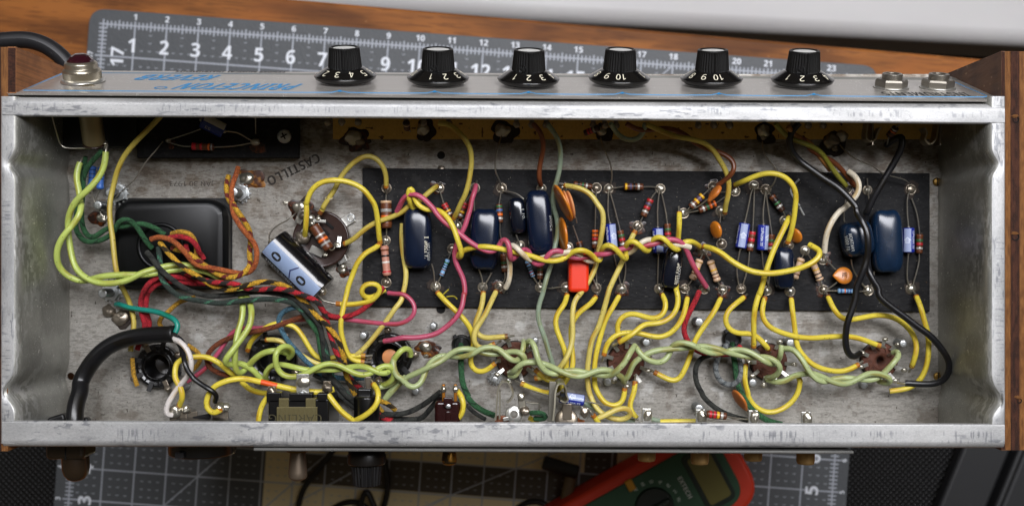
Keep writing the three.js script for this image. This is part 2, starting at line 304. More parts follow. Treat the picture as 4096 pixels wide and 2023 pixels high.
// ---------------------------------------------------------------- chassis
const chassis = thing('amp_chassis', 'long open steel amplifier chassis with grey rolled edges, filled with wiring', 'chassis', P(2048, 1040, 0));
const H = 58.4;
const SOCKETS = { octal: [[637,1461,0], [1096, 1432, 0], [1560, 1421, 0]], nine: [[2060, 1437, 0], [2503, 1447, 0], [3074, 1447, 0], [3515, 1440, 0]], grommet: [[1846,1376,0], [2927,1355,0]] };
{ // floor sheet with its holes
  const sh = new THREE.Shape(); sh.moveTo(FX0, FZ0); sh.lineTo(FX1, FZ0); sh.lineTo(FX1, FZ1); sh.lineTo(FX0, FZ1); sh.closePath();
  const hole = (a, rpx) => { const c = P(a[0], a[1], 0), p = new THREE.Path(); p.absarc(c.x, c.z, mmAt(rpx), 0, Math.PI * 2, true); sh.holes.push(p); };
  SOCKETS.octal.forEach((a) => hole(a, 70)); SOCKETS.nine.forEach((a) => hole(a, 55)); SOCKETS.grommet.forEach((a) => hole(a, 32));
  for (const [a, r] of [[[280,1505,0], 15]]) hole(a, r);
  const g = new THREE.ExtrudeGeometry(sh, { depth: 0.0012, bevelEnabled: false, curveSegments: 24 }), p = g.attributes.position, uv = g.attributes.uv;
  for (let i = 0; i < p.count; i++) uv.setXY(i, (p.getX(i) - FX0) / (FX1 - FX0), (p.getY(i) - FZ0) / (FZ1 - FZ0));
  g.rotateX(Math.PI / 2); g.translate(0, FLOOR, 0); g.computeVertexNormals();
  part('floor_plate', g, M.floor, chassis);
}
// swept sheet: rows along the length, columns across; fn(s, k) -> Vector3
function sheet(rows, cols, fn, us = 1, vs = 1, vk = null) {
  const pos = [], uv = [], idx = [];
  for (let i = 0; i <= rows; i++) for (let k = 0; k <= cols; k++) { const q = fn(i / rows, k); pos.push(q.x, q.y, q.z); uv.push(i / rows * us, vk ? vk(k) : k / cols * vs); }
  const w = cols + 1; for (let i = 0; i < rows; i++) for (let k = 0; k < cols; k++) { const a = i * w + k; idx.push(a, a + w, a + 1, a + 1, a + w, a + w + 1); }
  return geoOf(pos, uv, idx);
}
const lerp = (a, b, t) => a + (b - a) * t;
{
  // front lip: inner edge, flat top, rolled outer edge
  const xl = 6, xr = 4022, yIn = (s) => lerp(461, 493, s) - 5 * Math.sin(s * Math.PI), yOut = (s) => lerp(387, 415, s) + 2 * Math.sin(s * Math.PI);
  const ends = (s, h) => lerp(P(xl, 0, h).x, P(xr, 0, h).x, s);
  const R = 3.6, arcN = 9;
  const roll = (s, k, sign) => { // k 0..arcN+3 : inner underside, inner edge, flat ..., arc
    const zin = P(0, sign < 0 ? yIn(s) : lerp(1686, 1699, s), H).z, zout = P(0, sign < 0 ? yOut(s) : lerp(1787, 1793, s), H - 2).z;
    const x = ends(s, H), y = (h) => FLOOR + h / 1000, wob = 0.00012 * (noise(s * 40, 3, 5) - 0.5);
    if (k === 0) return V(x, y(H - 1.3), zin - sign * 0.0004);
    if (k === 1) return V(x, y(H - 0.25) + wob, zin);
    if (k === 2) return V(x, y(H) + wob, zin + sign * 0.0005);
    const a = (k - 3) / arcN * Math.PI / 2, zc = zout - sign * R / 1000;
    return V(x, y(H - R + Math.cos(a) * R), zc + sign * Math.sin(a) * R / 1000);
  };
  const lipV = (k) => k < 3 ? k * 0.025 : 0.6 + 0.4 * (k - 3) / arcN;
  part('front_lip', sheet(120, arcN + 3, (s, k) => roll(s, k, -1), 1, 1, lipV), M.lipFront, chassis);
  part('back_lip', sheet(120, arcN + 3, (s, k) => roll(s, k, 1), 1, 1, lipV), M.lipBack, chassis);
  // walls below the rolled edges
  part('front_wall', sheet(20, 2, (s, k) => { const top = roll(s, arcN + 3, -1), z = P(0, lerp(292, 316, s), 0).z; return k === 0 ? top : k === 1 ? V(lerp(top.x, ends(s, H), 1), FLOOR + 0.004, z) : V(top.x, FLOOR - 0.001, z + 0.0004); }), M.wall, chassis);
  part('back_wall', sheet(20, 2, (s, k) => { const top = roll(s, arcN + 3, 1); return k === 0 ? top : k === 1 ? V(top.x, FLOOR + 0.01, top.z) : V(top.x, FLOOR - 0.001, top.z - 0.001); }), M.wall, chassis);
  // end walls with pressed grooves, and their flat rims
  const prof = [[0.4, -1], [0, 1], [-0.2, 6], [-0.3, 14], [-0.3, 22], [-0.3, 30], [-0.3, 38], [-0.2, 46], [0, 51], [0.3, 54.2], [0.8, 56.2], [1.6, 57.5], [2.6, 58], [3.6, 58.15], [6, 58.2], [8.2, 58.15], [8.8, 57.8], [9.0, 57]];
  const REST = 12;
  for (const side of [-1, 1]) {
    const xf = side < 0 ? 277 : 3754, y0 = 376, y1 = 1788;
    const at = (s, k) => {
      const [o, h] = prof[k], z = lerp(P(0, y0, H).z + 0.001, P(0, y1, H).z - 0.0016, s), base = P(xf, 0, 0).x;
      const z2 = side < 0 ? 0.0655 : 0.0695, b1 = Math.exp(-(((z + 0.0422) / 0.0042) ** 2)) * 3.4, b2 = Math.exp(-(((z - z2) / 0.0058) ** 2)) * 5.6, lim = sstep(7, 2.5, o);
      const out = (b1 * (0.4 + 0.6 * h / 58) + b2 * (0.35 + 0.65 * h / 58)) * (1 - sstep(2, 8.2, o)), wob = 0.18 * (fbm(z * 60, h * 0.05, side + 3, 3) - 0.5);
      const X = base + side * (o + out + wob * (1 - sstep(4, 8, o))) / 1000;
      return V(X, FLOOR + (h - (o > 0.8 && o < 8 ? 0.16 * (b1 + b2) : 0) + (o > 3 ? 0.16 * (noise(z * 150, o, 9) - 0.5) : 0)) / 1000, z);
    };
    const g = sheet(220, REST, at), uv = g.attributes.uv; for (let i = 0; i < uv.count; i++) { const a = uv.getX(i); uv.setXY(i, uv.getY(i) * 0.98, a * 0.9); }
    part('end_wall', g, M.wall, chassis);
    part('end_rim', sheet(220, prof.length - 1 - REST, (s, k) => at(s, k + REST), 0.38, 1), side < 0 ? M.lipBack : M.lipFront, chassis);
  }
  // brass sheet along the front of the floor
  const bl = P(1331, 0, 0.6), zb0 = P(0, 328, 0).z, g = box(V((bl.x + P(3742, 0, 0).x) / 2, FLOOR + 0.0004, (zb0 + P(0, 557, 0).z) / 2), (P(3742, 0, 0).x - bl.x) * 1000, 0.7, (P(0, 557, 0).z - zb0) * 1000), p = g.attributes.position, uv = g.attributes.uv;
  for (let i = 0; i < p.count; i++) uv.setXY(i, p.getX(i) * 3, p.getZ(i) * 20);
  part('brass_plate', g, M.brass, chassis);
}
// lettering stamped on the floor sheet: text lies flat, seen upside down
function floorText(str, a, wpx, hpx, ang, mat, h, parent, name, opt) {
  const c = P(a[0], a[1], h), x = V(Math.cos(ang), 0, -Math.sin(ang)), y = V(-Math.sin(ang), 0, -Math.cos(ang));
  const g = words(str, mmAt(wpx, h) * 1000, mmAt(hpx, h) * 1000, opt); g.applyMatrix4(frameMatrix(c, x, y, V(0, 1, 0))); return part(name, g, mat, parent);
}
floorText('JAN 30 1973', [765,733,0.1], 178, 24, Math.PI, M.ink, 0.08, chassis, 'date_stamp', { f: thinFont });
floorText('CASTILLO', [1173,678,0.1], 228, 38, Math.PI + 0.45, M.ink, 0.08, chassis, 'ink_stamp', {});
// solder blobs, rosin, nuts and threaded studs that belong to the chassis
function joint(a, rpx, { rosin = 1.5, mat = M.solder, tall = 0.7, skin = M.rosin, off = [0.3, 0.2] } = {}) {
  const c = P3(a), r = mmAt(rpx, a[2]) * 1000, sd = rnd() * 50;
  if (rosin) part('rosin', blob(c.clone().add(V(off[0] * r / 1000, 0.0001, off[1] * r / 1000)), r * rosin, 0.45, r * rosin * 0.9, 1.1, sd, 36), skin, chassis);
  part('solder', blob(c, r, r * tall, r * 0.9, 0.55, sd, 18), mat, chassis);
}
joint([986,713,0], 30, { rosin: 1.45, skin: M.amber, off: [0.8, 0] });
joint([1197,830,0], 26, { rosin: 1.7 }); joint([1217,850,2], 22, { rosin: 0, mat: M.dullSolder });
joint([1369,1080,0], 20, { rosin: 1.4 }); joint([1371,1066,1], 17, { rosin: 0 });
joint([1415,552,0.6], 34, { rosin: 1.45 }); joint([1437,566,0.6], 20, { rosin: 0, mat: M.dullSolder });
joint([1690,518,0.8], 28, { rosin: 1.5, skin: M.crust }); joint([2010,521,0.8], 31, { rosin: 1.45, skin: M.crust });
joint([2405,527,0.8], 22, { rosin: 1.7, skin: M.crust }); joint([3056,521,0.8], 28, { rosin: 1.5, skin: M.crust }); joint([3054,547,0.8], 15, { rosin: 0, mat: M.dullSolder });
joint([3329,565,0.8], 34, { rosin: 1.4, skin: M.crust, mat: M.dullSolder }); joint([3370,542,0.8], 26, { rosin: 0 }); joint([3343,593,0.8], 16, { rosin: 0, mat: M.dullSolder });
joint([437,1244,0], 28, { rosin: 0, mat: M.dullSolder, tall: 0.9 }); joint([483,1270,0], 36, { rosin: 1.1, mat: M.dullSolder, skin: M.crust, tall: 0.6 });
joint([1701,1387,0], 25, { rosin: 1.6, skin: M.amber }); joint([1703,1422,0], 10, { rosin: 0, tall: 1 }); joint([1724,1398,0], 22, { rosin: 1.2, skin: M.rosin, tall: 0.1 });
joint([409,871,0], 22, { rosin: 1.5, off: [-0.8, 0] });
function stud(a, rpx, h, nut) {
  const b = P(a[0], a[1], 0), t = b.clone().add(V(0, h / 1000, 0)), r = mmAt(rpx) * 1000, pr = [[0, 0], [0, r]];
  for (let y = 0.4; y < h - 0.9; y += 0.7) pr.push([y, r], [y + 0.35, r * 0.86]);
  pr.push([h - 0.6, r], [h, r * 0.75], [h - 0.15, 0]);
  part('stud', turned(b, t, pr, 18), M.zinc, chassis);
  if (nut) {
    const n = new THREE.CylinderGeometry(nut * r / 1000, nut * r / 1000, 0.0026, 6).toNonIndexed(); n.computeVertexNormals(); n.rotateY(rnd() * 2); n.translate(b.x, b.y + 0.0022, b.z); part('nut', n, M.zinc, chassis);
    const star = []; for (let i = 0; i < 14; i++) { const q = i / 14 * 6.283, rr = nut * r * 1.12 / 1000; star.push(box(V(b.x + Math.cos(q) * rr, b.y + 0.0006, b.z + Math.sin(q) * rr), 1.3, 0.9, 0.9, -q)); }
    star.push(turned(b, b.clone().add(V(0, 0.0008, 0)), [[0, 0], [0, nut * r * 1.05], [0.8, nut * r * 1.05], [0.8, 0]], 22));
    part('lock_washer', merge(star), M.zinc, chassis);
  }
}
stud([469,775,0], 20, 11, 1.9); stud([962,774,0], 17, 15, 1.95); stud([450,1169,0], 18, 15, 1.9); stud([425,824,0], 17, 13);
for (const [a, r, h] of [[[1460,1338,0], 15, 9], [[1736,1300,0], 14, 9], [[2141,1359,0], 12, 6], [[2784,1283,0], 17, 11], [[2579,1364,0], 16, 8], [[2427,1520,0], 17, 8], [[2998,1523,0], 16, 9], [[3147,1366,0], 17, 9], [[3589,1368,0], 15, 10], [[747,1543,0], 15, 13], [[2784,1623,0], 18, 11], [[3448,1534,0], 15, 5], [[1210,1534,0], 16, 6], [[1665,1560,0], 14, 5]]) stud(a, r, h);
stud([1980,1511,0], 13, 7, 1.7);
for (const [a, r] of [[[1764,621,0], 13], [[1763,1236,0], 15]]) part('drilled_hole', turned(P3(a).add(V(0, 0.0001, 0)), P3(a).add(V(0, 0.0004, 0)), [[0, mmAt(r) * 1000 + 0.4], [0.15, mmAt(r) * 1000], [-0.05, mmAt(r) * 1000 - 0.2], [-0.05, 0]], 22), M.hole, chassis);
{ const c = [1764,677,0]; part('rivet', blob(P3(c), 2.2, 0.9, 2.2, 0.1, 3), M.dullSolder, chassis); }
for (const a of [[3750,727,0], [3753,1505,0]]) { // slotted screw heads seen in the floor
  const c = P3(a), g = turned(c, c.clone().add(V(0, 0.001, 0)), [[-0.2, 2.3], [0.5, 2.2], [0.9, 1.4], [1, 0]], 22); part('screw', g, M.brassDull, chassis);
  part('slot', box(c.clone().add(V(0, 0.00095, 0)), 0.5, 0.3, 3.9), M.hole, chassis);
}
{ // black transformer bell pressed up through the floor
  const t = thing('power_transformer', 'black enamelled transformer bell at the left of the chassis floor', 'transformer', P(698, 975, 0));
  const w = mmAt(452), d = mmAt(352), r = 0.007, sh = new THREE.Shape(), x0 = -w / 2 + 0.004, y0 = -d / 2 + 0.004, x1 = -x0, y1 = -y0;
  sh.moveTo(x0 + r, y0); sh.lineTo(x1 - r, y0); sh.quadraticCurveTo(x1, y0, x1, y0 + r); sh.lineTo(x1, y1 - r); sh.quadraticCurveTo(x1, y1, x1 - r, y1); sh.lineTo(x0 + r, y1); sh.quadraticCurveTo(x0, y1, x0, y1 - r); sh.lineTo(x0, y0 + r); sh.quadraticCurveTo(x0, y0, x0 + r, y0);
  const g = new THREE.ExtrudeGeometry(sh, { depth: 0.006, bevelEnabled: true, bevelSize: 0.004, bevelThickness: 0.0055, bevelSegments: 8, curveSegments: 10 });
  g.rotateX(-Math.PI / 2); const c = P(700, 975, 0); g.translate(c.x, FLOOR - 0.0005, c.z); part('bell', toCreasedNormals(g, 0.6), M.blackEnamel, t);
  const f = box(P(694, 974, 0.4), mmAt(466) * 1000, 0.8, mmAt(364) * 1000); part('flange', f, M.black, t);
  const o = P(640, 985, 11.2), og = turned(o, o.clone().add(V(0, 0.001, 0)), [[-0.6, 12], [0.3, 12.4], [0.8, 11.4], [0.5, 10.6], [-0.4, 10]], 30); part('rim', og, M.blackEnamel, t);
}
{ // small black board under the front lip with its screw
  const t = thing('bias_board', 'small black fibre board under the front lip at the left', 'circuit board', P(760, 560, 0));
  const A = P(545, 440, 8), B = P(1190, 630, 8); part('board_sheet', rbox(V((A.x + B.x) / 2, FLOOR + 0.005, (A.z + B.z) / 2), (B.x - A.x) * 1000, 6, (B.z - A.z) * 1000, 0.4, 0, 1), M.board, t);
  const C = P(165, 440, 8), D = P(552, 588, 8); part('mounting_block', rbox(V((C.x + D.x) / 2, FLOOR + 0.005, (C.z + D.z) / 2), (D.x - C.x) * 1000 - 1, 9.5, (D.z - C.z) * 1000, 0.5, 0, 1), M.black, t);
  const s = P3([1136,545,8]); part('screw', turned(s, s.clone().add(V(0, 0.002, 0)), [[0, 3.7], [0.6, 3.7], [1.3, 2.8], [1.7, 1.4], [1.8, 0]], 24), M.zinc, t);
  part('cross_slot', merge([box(s.clone().add(V(0, 0.0017, 0)), 3.6, 0.5, 0.7, 0.5), box(s.clone().add(V(0, 0.0017, 0)), 0.7, 0.5, 3.6, 0.5)]), M.hole, t);
  for (const [a, r] of [[[1020,568,8], 16], [[671,562,8], 9]]) { part('solder', blob(P3(a), mmAt(r) * 1000 * 1.2, 1.6, mmAt(r) * 1000, 0.4, r), M.solder, t); part('rosin', blob(P3(a).add(V(0.002, -0.0002, 0.002)), mmAt(r) * 2200, 0.3, mmAt(r) * 2200, 0.8, r, 18), M.rosin, t); }
}
// ---------------------------------------------------------------- circuit board
const BH = 2.6;
const board = thing('circuit_board', 'long black fibre board carrying rows of soldered eyelets and components', 'circuit board', P(2585, 960, 0));
{
  const A = P(1449, 682, BH), B = P(3722, 1236, BH), w = B.x - A.x, d = B.z - A.z;
  const g = new RoundedBoxGeometry(w, 0.0024, d, 1, 0.0003), p = g.attributes.position, uv = g.attributes.uv;
  for (let i = 0; i < p.count; i++) { const sx = p.getX(i) / w; p.setZ(i, p.getZ(i) + sx * 0.0028); uv.setXY(i, p.getX(i) / w + 0.5, p.getZ(i) / d + 0.5); }
  g.translate((A.x + B.x) / 2, FLOOR + BH / 1000 - 0.0012, (A.z + B.z) / 2); part('board_sheet', g, M.board, board);
}
const EY = [[1545,752,2.6],[1757,752,2.6],[1899,752,2.6],[2006,752,2.6],[2166,755,2.6],[2249,753,2.6],[2386,752,2.6],[2435,755,2.6],[2642,755,2.6],[2853,746,2.6],[2941,764,2.6],[3016,742,2.6],[3064,758,2.6],[3391,756,2.6],[3471,761,2.6],[3645,758,2.6]];
EY.push(...[[1542,962,2.6],[1826,904,2.6],[1808,995,2.6],[2081,982,2.6],[2273,989,2.6],[2551,904,2.6],[2736,853,2.6],[2883,844,2.6],[2887,976,2.6],[2812,1001,2.6],[3139,882,2.6],[3155,979,2.6],[3221,1002,2.6],[3292,1040,2.6]]);
EY.push(...[[1544,1130,2.6],[1742,1146,2.6],[1930,1149,2.6],[1999,1146,2.6],[2160,1149,2.6],[2264,1149,2.6],[2386,1152,2.6],[2486,1155,2.6],[2637,1155,2.6],[2740,1155,2.6],[2818,1155,2.6],[2891,1158,2.6],[2966,1155,2.6],[3070,1162,2.6],[3161,1165,2.6],[3294,1158,2.6],[3475,1162,2.6],[3645,1155,2.6]]);
EY.forEach((a, i) => {
  const c = P3(a), r = 2.15 + 0.35 * rnd();
  part('eyelet', turned(c, c.clone().add(V(0, 0.001, 0)), [[-0.2, r + 0.55], [0.35, r + 0.5], [0.5, r + 0.1], [0.3, r - 0.3]], 20), M.dullSolder, board);
  part('solder', blob(c.clone().add(V(0, 0.0004, 0)), r, 1.1 + 0.6 * rnd(), r * (0.88 + 0.12 * rnd()), 0.28, i * 3.1, 16), i % 3 ? M.solder : M.dullSolder, board);
  if (i % 2) part('rosin', blob(c.clone().add(V((rnd() - 0.5) * 0.0016, 0.00005, (rnd() - 0.5) * 0.0016)), r * 1.6, 0.2, r * 1.5, 1.3, i * 1.7, 30), i % 4 === 1 ? M.rosin : M.crust, board);
});
{
  const chalk = std({ color: hex('#a99b2e'), roughness: 0.9 }), grey = std({ color: hex('#8d8d8a'), roughness: 0.9 });
  for (const pts of [[[1795,1157,2.8],[1779,1171,2.8],[1773,1177,2.8]], [[1786,1187,2.8],[1826,1184,2.8],[1828,1197,2.8]]]) part('chalk_mark', tubeOn(pts.map(P3), 0.0004, { radial: 5 }), chalk, board);
  for (const pts of [[[3199,717,2.8],[3158,761,2.8],[3167,780,2.8],[3200,824,2.8]], [[3200,828,2.8],[3217,861,2.8]]]) part('chalk_mark', tubeOn(pts.map(P3), 0.0006, { radial: 5 }), grey, board);
}

{ // solder splashes on the floor, crumbs and dust on the board
  for (const [a, r] of [[[1140,812,0], 9], [[1105,804,0], 4], [[1759,1481,0], 4], [[1391,1028,0], 5], [[2860,1334,0], 4], [[191,1378,0], 4]]) part('solder_splash', blob(P3(a), mmAt(r) * 1000, 0.35, mmAt(r) * 800, 1.2, r * 3 + a[0], 14), M.solder, chassis);
  const bits = []; for (let i = 0; i < 420; i++) { const near = i % 3 === 0, e = EY[(i * 7) % EY.length], x = near ? e[0] + (rnd() - 0.5) * 90 : 1460 + rnd() * 2250, y = near ? e[1] + (rnd() - 0.5) * 80 : 700 + rnd() * 525, s = 0.16 + 0.3 * rnd() * rnd(); const p = P(x, y, BH + s * 0.3); const g = new THREE.TetrahedronGeometry(s / 1000); g.rotateY(rnd() * 6); g.rotateX(rnd() * 6); g.translate(p.x, p.y, p.z); bits.push(g); }
  tag(part('dust', merge(bits), std({ color: hex('#8d8778'), roughness: 0.9 }), board), null, null, null, 'stuff');
}
// ---------------------------------------------------------------- slanted control panel
const NL = P(24, 370, 56.5), NR = P(4017, 398, 56.5), FL = P(235, 281, -1);
const pS = NR.clone().sub(NL).normalize(), pN = (() => { const a = FL.clone().sub(NL), n = pS.clone().cross(a).normalize(); return n.z < 0 ? n : n.negate(); })();
const pT = (() => { const t = pN.clone().cross(pS); return t.z > 0 ? t.negate() : t; })();          // near edge -> far edge
function onPanel(x, y, off = 0) { // where the sight line through a pixel meets the panel
  const o = camera.position, q = P(x, y, 0).sub(o), t = NL.clone().addScaledVector(pN, off / 1000).sub(o).dot(pN) / q.dot(pN); return o.clone().addScaledVector(q, t);
}
const panel = thing('faceplate', 'long slanted aluminium control panel with blue script and pinstripe, holding six knobs', 'control panel', NL.clone().add(NR).multiplyScalar(0.5));
{
  const pt = tex(2048, 96, (u, v) => { const b = fbm(u * 30, v * 160, 121, 3), s = noise(u * 700, v * 30, 123); let c = mix([0.72, 0.70, 0.675], [0.78, 0.765, 0.74], b); if (s > 0.955 && fbm(u * 16, v * 3, 125, 3) > 0.5) c = [0.93, 0.93, 0.92]; if (Math.abs(fbm(u * 90, v * 7, 127, 3) - 0.5) < 0.004 && fbm(u * 9, 3, 129) > 0.5) c = [0.9, 0.9, 0.88]; return c; });
  const metal = std({ map: pt, roughness: 0.3, metalness: 0.6 });
  const a = NL, b = NR, c = onPanel(3822, 304), d = FL, th = 1.1;
  const lo = [a, b, c, d].map((p) => p.clone().addScaledVector(pN, -th / 1000)), q = (p) => [p.x, p.y, p.z];
  const pos = [], uv = [], idx = []; const quad = (w, x, y, z, u) => { const i = pos.length / 3; pos.push(...q(w), ...q(x), ...q(y), ...q(z)); uv.push(...u); idx.push(i, i + 1, i + 2, i, i + 2, i + 3); };
  quad(a, b, c, d, [0, 0, 1, 0, 0.95, 1, 0.05, 1]); quad(lo[0], lo[3], lo[2], lo[1], [0, 0, 0, 1, 1, 1, 1, 0]);
  quad(a, lo[0], lo[1], b, [0, 0, 0, 0.04, 1, 0.04, 1, 0]); quad(b, lo[1], lo[2], c, [0, 0, 0, 0.04, 1, 0.04, 1, 0]); quad(c, lo[2], lo[3], d, [0, 0, 0, 0.04, 1, 0.04, 1, 0]); quad(d, lo[3], lo[0], a, [0, 0, 0, 0.04, 1, 0.04, 1, 0]);
  part('panel_plate', geoOf(pos, uv, idx), metal, panel);
  const line = (pts, r) => part('pinstripe', (() => { const g = tubeOn(pts.map(([x, y]) => onPanel(x, y, 0)), r, { radial: 6, straight: true }); return g; })(), M.blueInk, panel);
  const yB = (x) => lerp(362, 389, (x - 90) / 3860), near = [[250, 293], [170, 326], [90, 361]];
  const kx = [1358, 1738, 2115, 2490, 2877, 3257];
  for (const k of kx) near.push([k - 150, yB(k - 150)], [k - 30, yB(k) - 1.5], [k - 8, yB(k) - 7], [k, yB(k) - 10], [k + 8, yB(k) - 7], [k + 30, yB(k) - 1.5], [k + 150, yB(k + 150)]);
  near.push([3945, 388], [3950, 383], [3870, 349], [3790, 315]); line(near, 0.00022);
  line([[255, 291], [1400, 296], [2600, 305], [3780, 313]], 0.00016);
  for (const k of kx) part('pointer', (() => { const g = new THREE.CircleGeometry(1, 3); const p0 = onPanel(k - 9, yB(k) - 4, 0.1), p1 = onPanel(k + 9, yB(k) - 4, 0.1), p2 = onPanel(k, yB(k) - 11, 0.1); return geoOf([...q(p0), ...q(p1), ...q(p2)], [0, 0, 1, 0, 0.5, 1], [0, 1, 2]); })(), M.blueInk, panel);
  const text = (str, x, y, wpx, hpx, mat, name, opt) => { const c0 = onPanel(x, y, 0.12), wd = onPanel(x - wpx / 2, y).distanceTo(onPanel(x + wpx / 2, y)) * 1000, ht = onPanel(x, y - hpx / 2).distanceTo(onPanel(x, y + hpx / 2)) * 1000; const g = words(str, wd, ht, opt); g.applyMatrix4(frameMatrix(c0, pS.clone().negate(), pT.clone().negate(), pN)); return part(name, g, mat, panel); };
  text('PRINCETON', 950, 345, 470, 24, M.blueInk, 'lettering', { slant: 0.28 }); text('REVERB', 706, 309, 300, 20, M.blueInk, 'lettering', { slant: 0.28 });
  part('lettering', (() => { const c0 = onPanel(641, 350, 0.12), g = new THREE.RingGeometry(0.0022, 0.0032, 24); g.applyMatrix4(frameMatrix(c0, pS.clone().negate(), pT.clone().negate(), pN)); return g; })(), M.blueInk, panel);
  text('FENDER MUSICAL INSTRUMENTS', 920, 286.5, 440, 4.5, M.blackInk, 'small_lettering', {}); text('INSTRUMENTS', 3704, 375, 335, 13, M.blackInk, 'lettering', { f: thinFont });
}
// a thing standing square on the panel at a pixel: local y = out of the panel, x = along it
function onPanelThing(name, label, category, x, y, group) {
  const g = thing(name, label, category, onPanel(x, y), group); g.setRotationFromMatrix(new THREE.Matrix4().makeBasis(pS, pN, pS.clone().cross(pN))); return g;
}
const lathe = (pr, seg = 48) => new THREE.LatheGeometry(pr.map(([r, y]) => new THREE.Vector2(Math.max(r, 1e-4) / 1000, y / 1000)), seg);
// local +z points to the near edge of the panel
{
  const NUM0 = [-76, -12, -33, 61, 68, -48], SCREW = [null, -12, -22, null, null, -22];
  const LABEL = ['first of six skirted knobs, turned so figures two to five face down', 'second of six skirted knobs, its set screw showing above figure one', 'third of six skirted knobs, set screw at its left side', 'fourth of six skirted knobs, turned to ten with a chip on its right side', 'fifth of six skirted knobs, turned to ten with no set screw showing', 'sixth of six skirted knobs, nearest the two input jacks'];
  const KX = [1382, 1752, 2113, 2476, 2846, 3208], KY = [329, 336, 341, 337, 340, 343];
  const R = 15.6, knobPlastic = std({ color: hex('#0c0c0d'), roughness: 0.2, clearcoat: 0.4, clearcoatRoughness: 0.12 }), ribPlastic = std({ color: hex('#0a0a0a'), roughness: 0.42 }), foil = std({ color: hex('#d6d6d2'), roughness: 0.5, metalness: 0.1 });
  const proto = onPanelThing('control_dial', LABEL[0], 'knob', KX[0], KY[0], 'skirted knobs in a row on the control panel');
  local('skirt', lathe([[0, 1.2], [R - 2.2, 1.2], [R - 0.6, 2.2], [R, 3.4], [R - 0.15, 3.9], [R - 1, 4.3], [9.3, 7.6], [8.6, 7.9], [0, 7.9]], 64), knobPlastic, proto);
  { // fluted cap
    const rows = 8, n = 144, pos = [], uv = [], idx = [];
    for (let j = 0; j <= rows; j++) for (let i = 0; i <= n; i++) { const t = j / rows, a = i / n * Math.PI * 2, f = Math.abs(Math.cos(a * 18)), r = (lerp(8.5, 7.55, t) - 0.75 * (1 - f) * (j < rows ? 1 : 0.4)) / 1000; pos.push(Math.sin(a) * r, lerp(7.4, 17.4, t) / 1000, Math.cos(a) * r); uv.push(i / n, t); }
    for (let j = 0; j < rows; j++) for (let i = 0; i < n; i++) { const a = j * (n + 1) + i; idx.push(a, a + 1, a + n + 1, a + 1, a + n + 2, a + n + 1); }
    const top = lathe([[7.5, 17.3], [7.3, 17.7], [6.6, 17.8], [6.2, 17.3], [5.9, 16.9]], 48); local('fluted_cap', merge([geoOf(pos, uv, idx), top]), ribPlastic, proto);
  }
  local('foil_disc', lathe([[6.1, 16.9], [5.6, 17.25], [0, 17.3]], 40), foil, proto);
  function numerals(k, i0) {
    for (let n = 1; n <= 10; n++) {
      const ang = (i0 + 33 * (n - 1)) * Math.PI / 180, w = n === 10 ? 4.6 : 2.3, g = words(String(n), n === 1 ? 0.9 : w, 3.4, { f: thinFont }), p = g.attributes.position;
      // upside down on the cone: the figure's top points to the rim
      for (let i = 0; i < p.count; i++) { const rr = 0.0122 + p.getY(i), a = ang - p.getX(i) / 0.0122; const y = 0.0043 + (0.0146 - rr) / (0.0146 - 0.0093) * 0.0033 + 0.00012; p.setXYZ(i, Math.sin(a) * rr, y, Math.cos(a) * rr); }
      g.computeVertexNormals(); local('numeral', g, M.ivory, k);
    }
  }
  function setScrew(k, deg) { const a = deg * Math.PI / 180, c = V(Math.sin(a) * 0.0081, 0.0092, Math.cos(a) * 0.0081), n = V(Math.sin(a), 0.08, Math.cos(a)); local('set_screw', turned(c.clone().addScaledVector(n, -0.001), c.clone().addScaledVector(n, 0.001), [[0, 2.1], [1.1, 2.1], [1.15, 1.8], [0.7, 1.7], [0.7, 0]], 20), M.black, k); const s = box(V(0, 0, 0), 3.2, 0.55, 0.4); s.rotateZ(-0.6); s.rotateY(a); s.translate(c.x + n.x * 0.00035, c.y, c.z + n.z * 0.00035); local('screw_slot', s, M.hole, k); }
  const copies = KX.map((x, i) => { if (!i) return proto; const k = proto.clone(); k.name = numbered('control_dial'); k.position.copy(onPanel(x, KY[i])); k.rotateX((rnd() - 0.5) * 0.035); k.rotateZ((rnd() - 0.5) * 0.04); k.userData = { ...proto.userData, label: LABEL[i] }; scene.add(k); return k; });
  copies.forEach((k, i) => { numerals(k, NUM0[i]); if (SCREW[i] !== null) setScrew(k, SCREW[i]); });
  // pots behind the panel: only their lugs show under the lip
  const potAt = [[1366,487,17],[1694,491,17],[2128,497,17],[2419,500,17],[2856,500,17],[3242,499,17]];
  const lugDx = [[-57, 0, 64], [-70, 0, 100], [-62, 0, 58], [-45, 0, 45], [-62, 0, 64], [-66, -8, 52]];
  potAt.forEach((a, i) => {
    const c = P3(a), wallZ = P(0, 300, 10).z, t = thing('potentiometer', 'round control pot behind the ' + ['first', 'second', 'third', 'fourth', 'fifth', 'sixth'][i] + ' knob, solder lugs showing under the lip', 'potentiometer', V(c.x, FLOOR + 0.004, c.z - 0.01), 'potentiometers behind the knobs');
    part('can', turned(V(c.x, FLOOR + 0.024, c.z - 0.006), V(c.x, FLOOR + 0.03, c.z - 0.018), [[0, 0], [0, 9], [0.8, 9.6], [9, 9.6], [9, 0]], 28), M.zinc, t);
    for (const dx of lugDx[i]) { const q = P(a[0] + dx, a[1] - 3, 17); part('lug', merge([box(q.clone().add(V(0, 0, -0.004)), 2.4, 0.6, 8), blob(q.clone().add(V(0, 0, 0.0005)), 1.9, 1.4, 1.9, 0.4, i + dx)]), M.dullSolder, t); }
  });
}
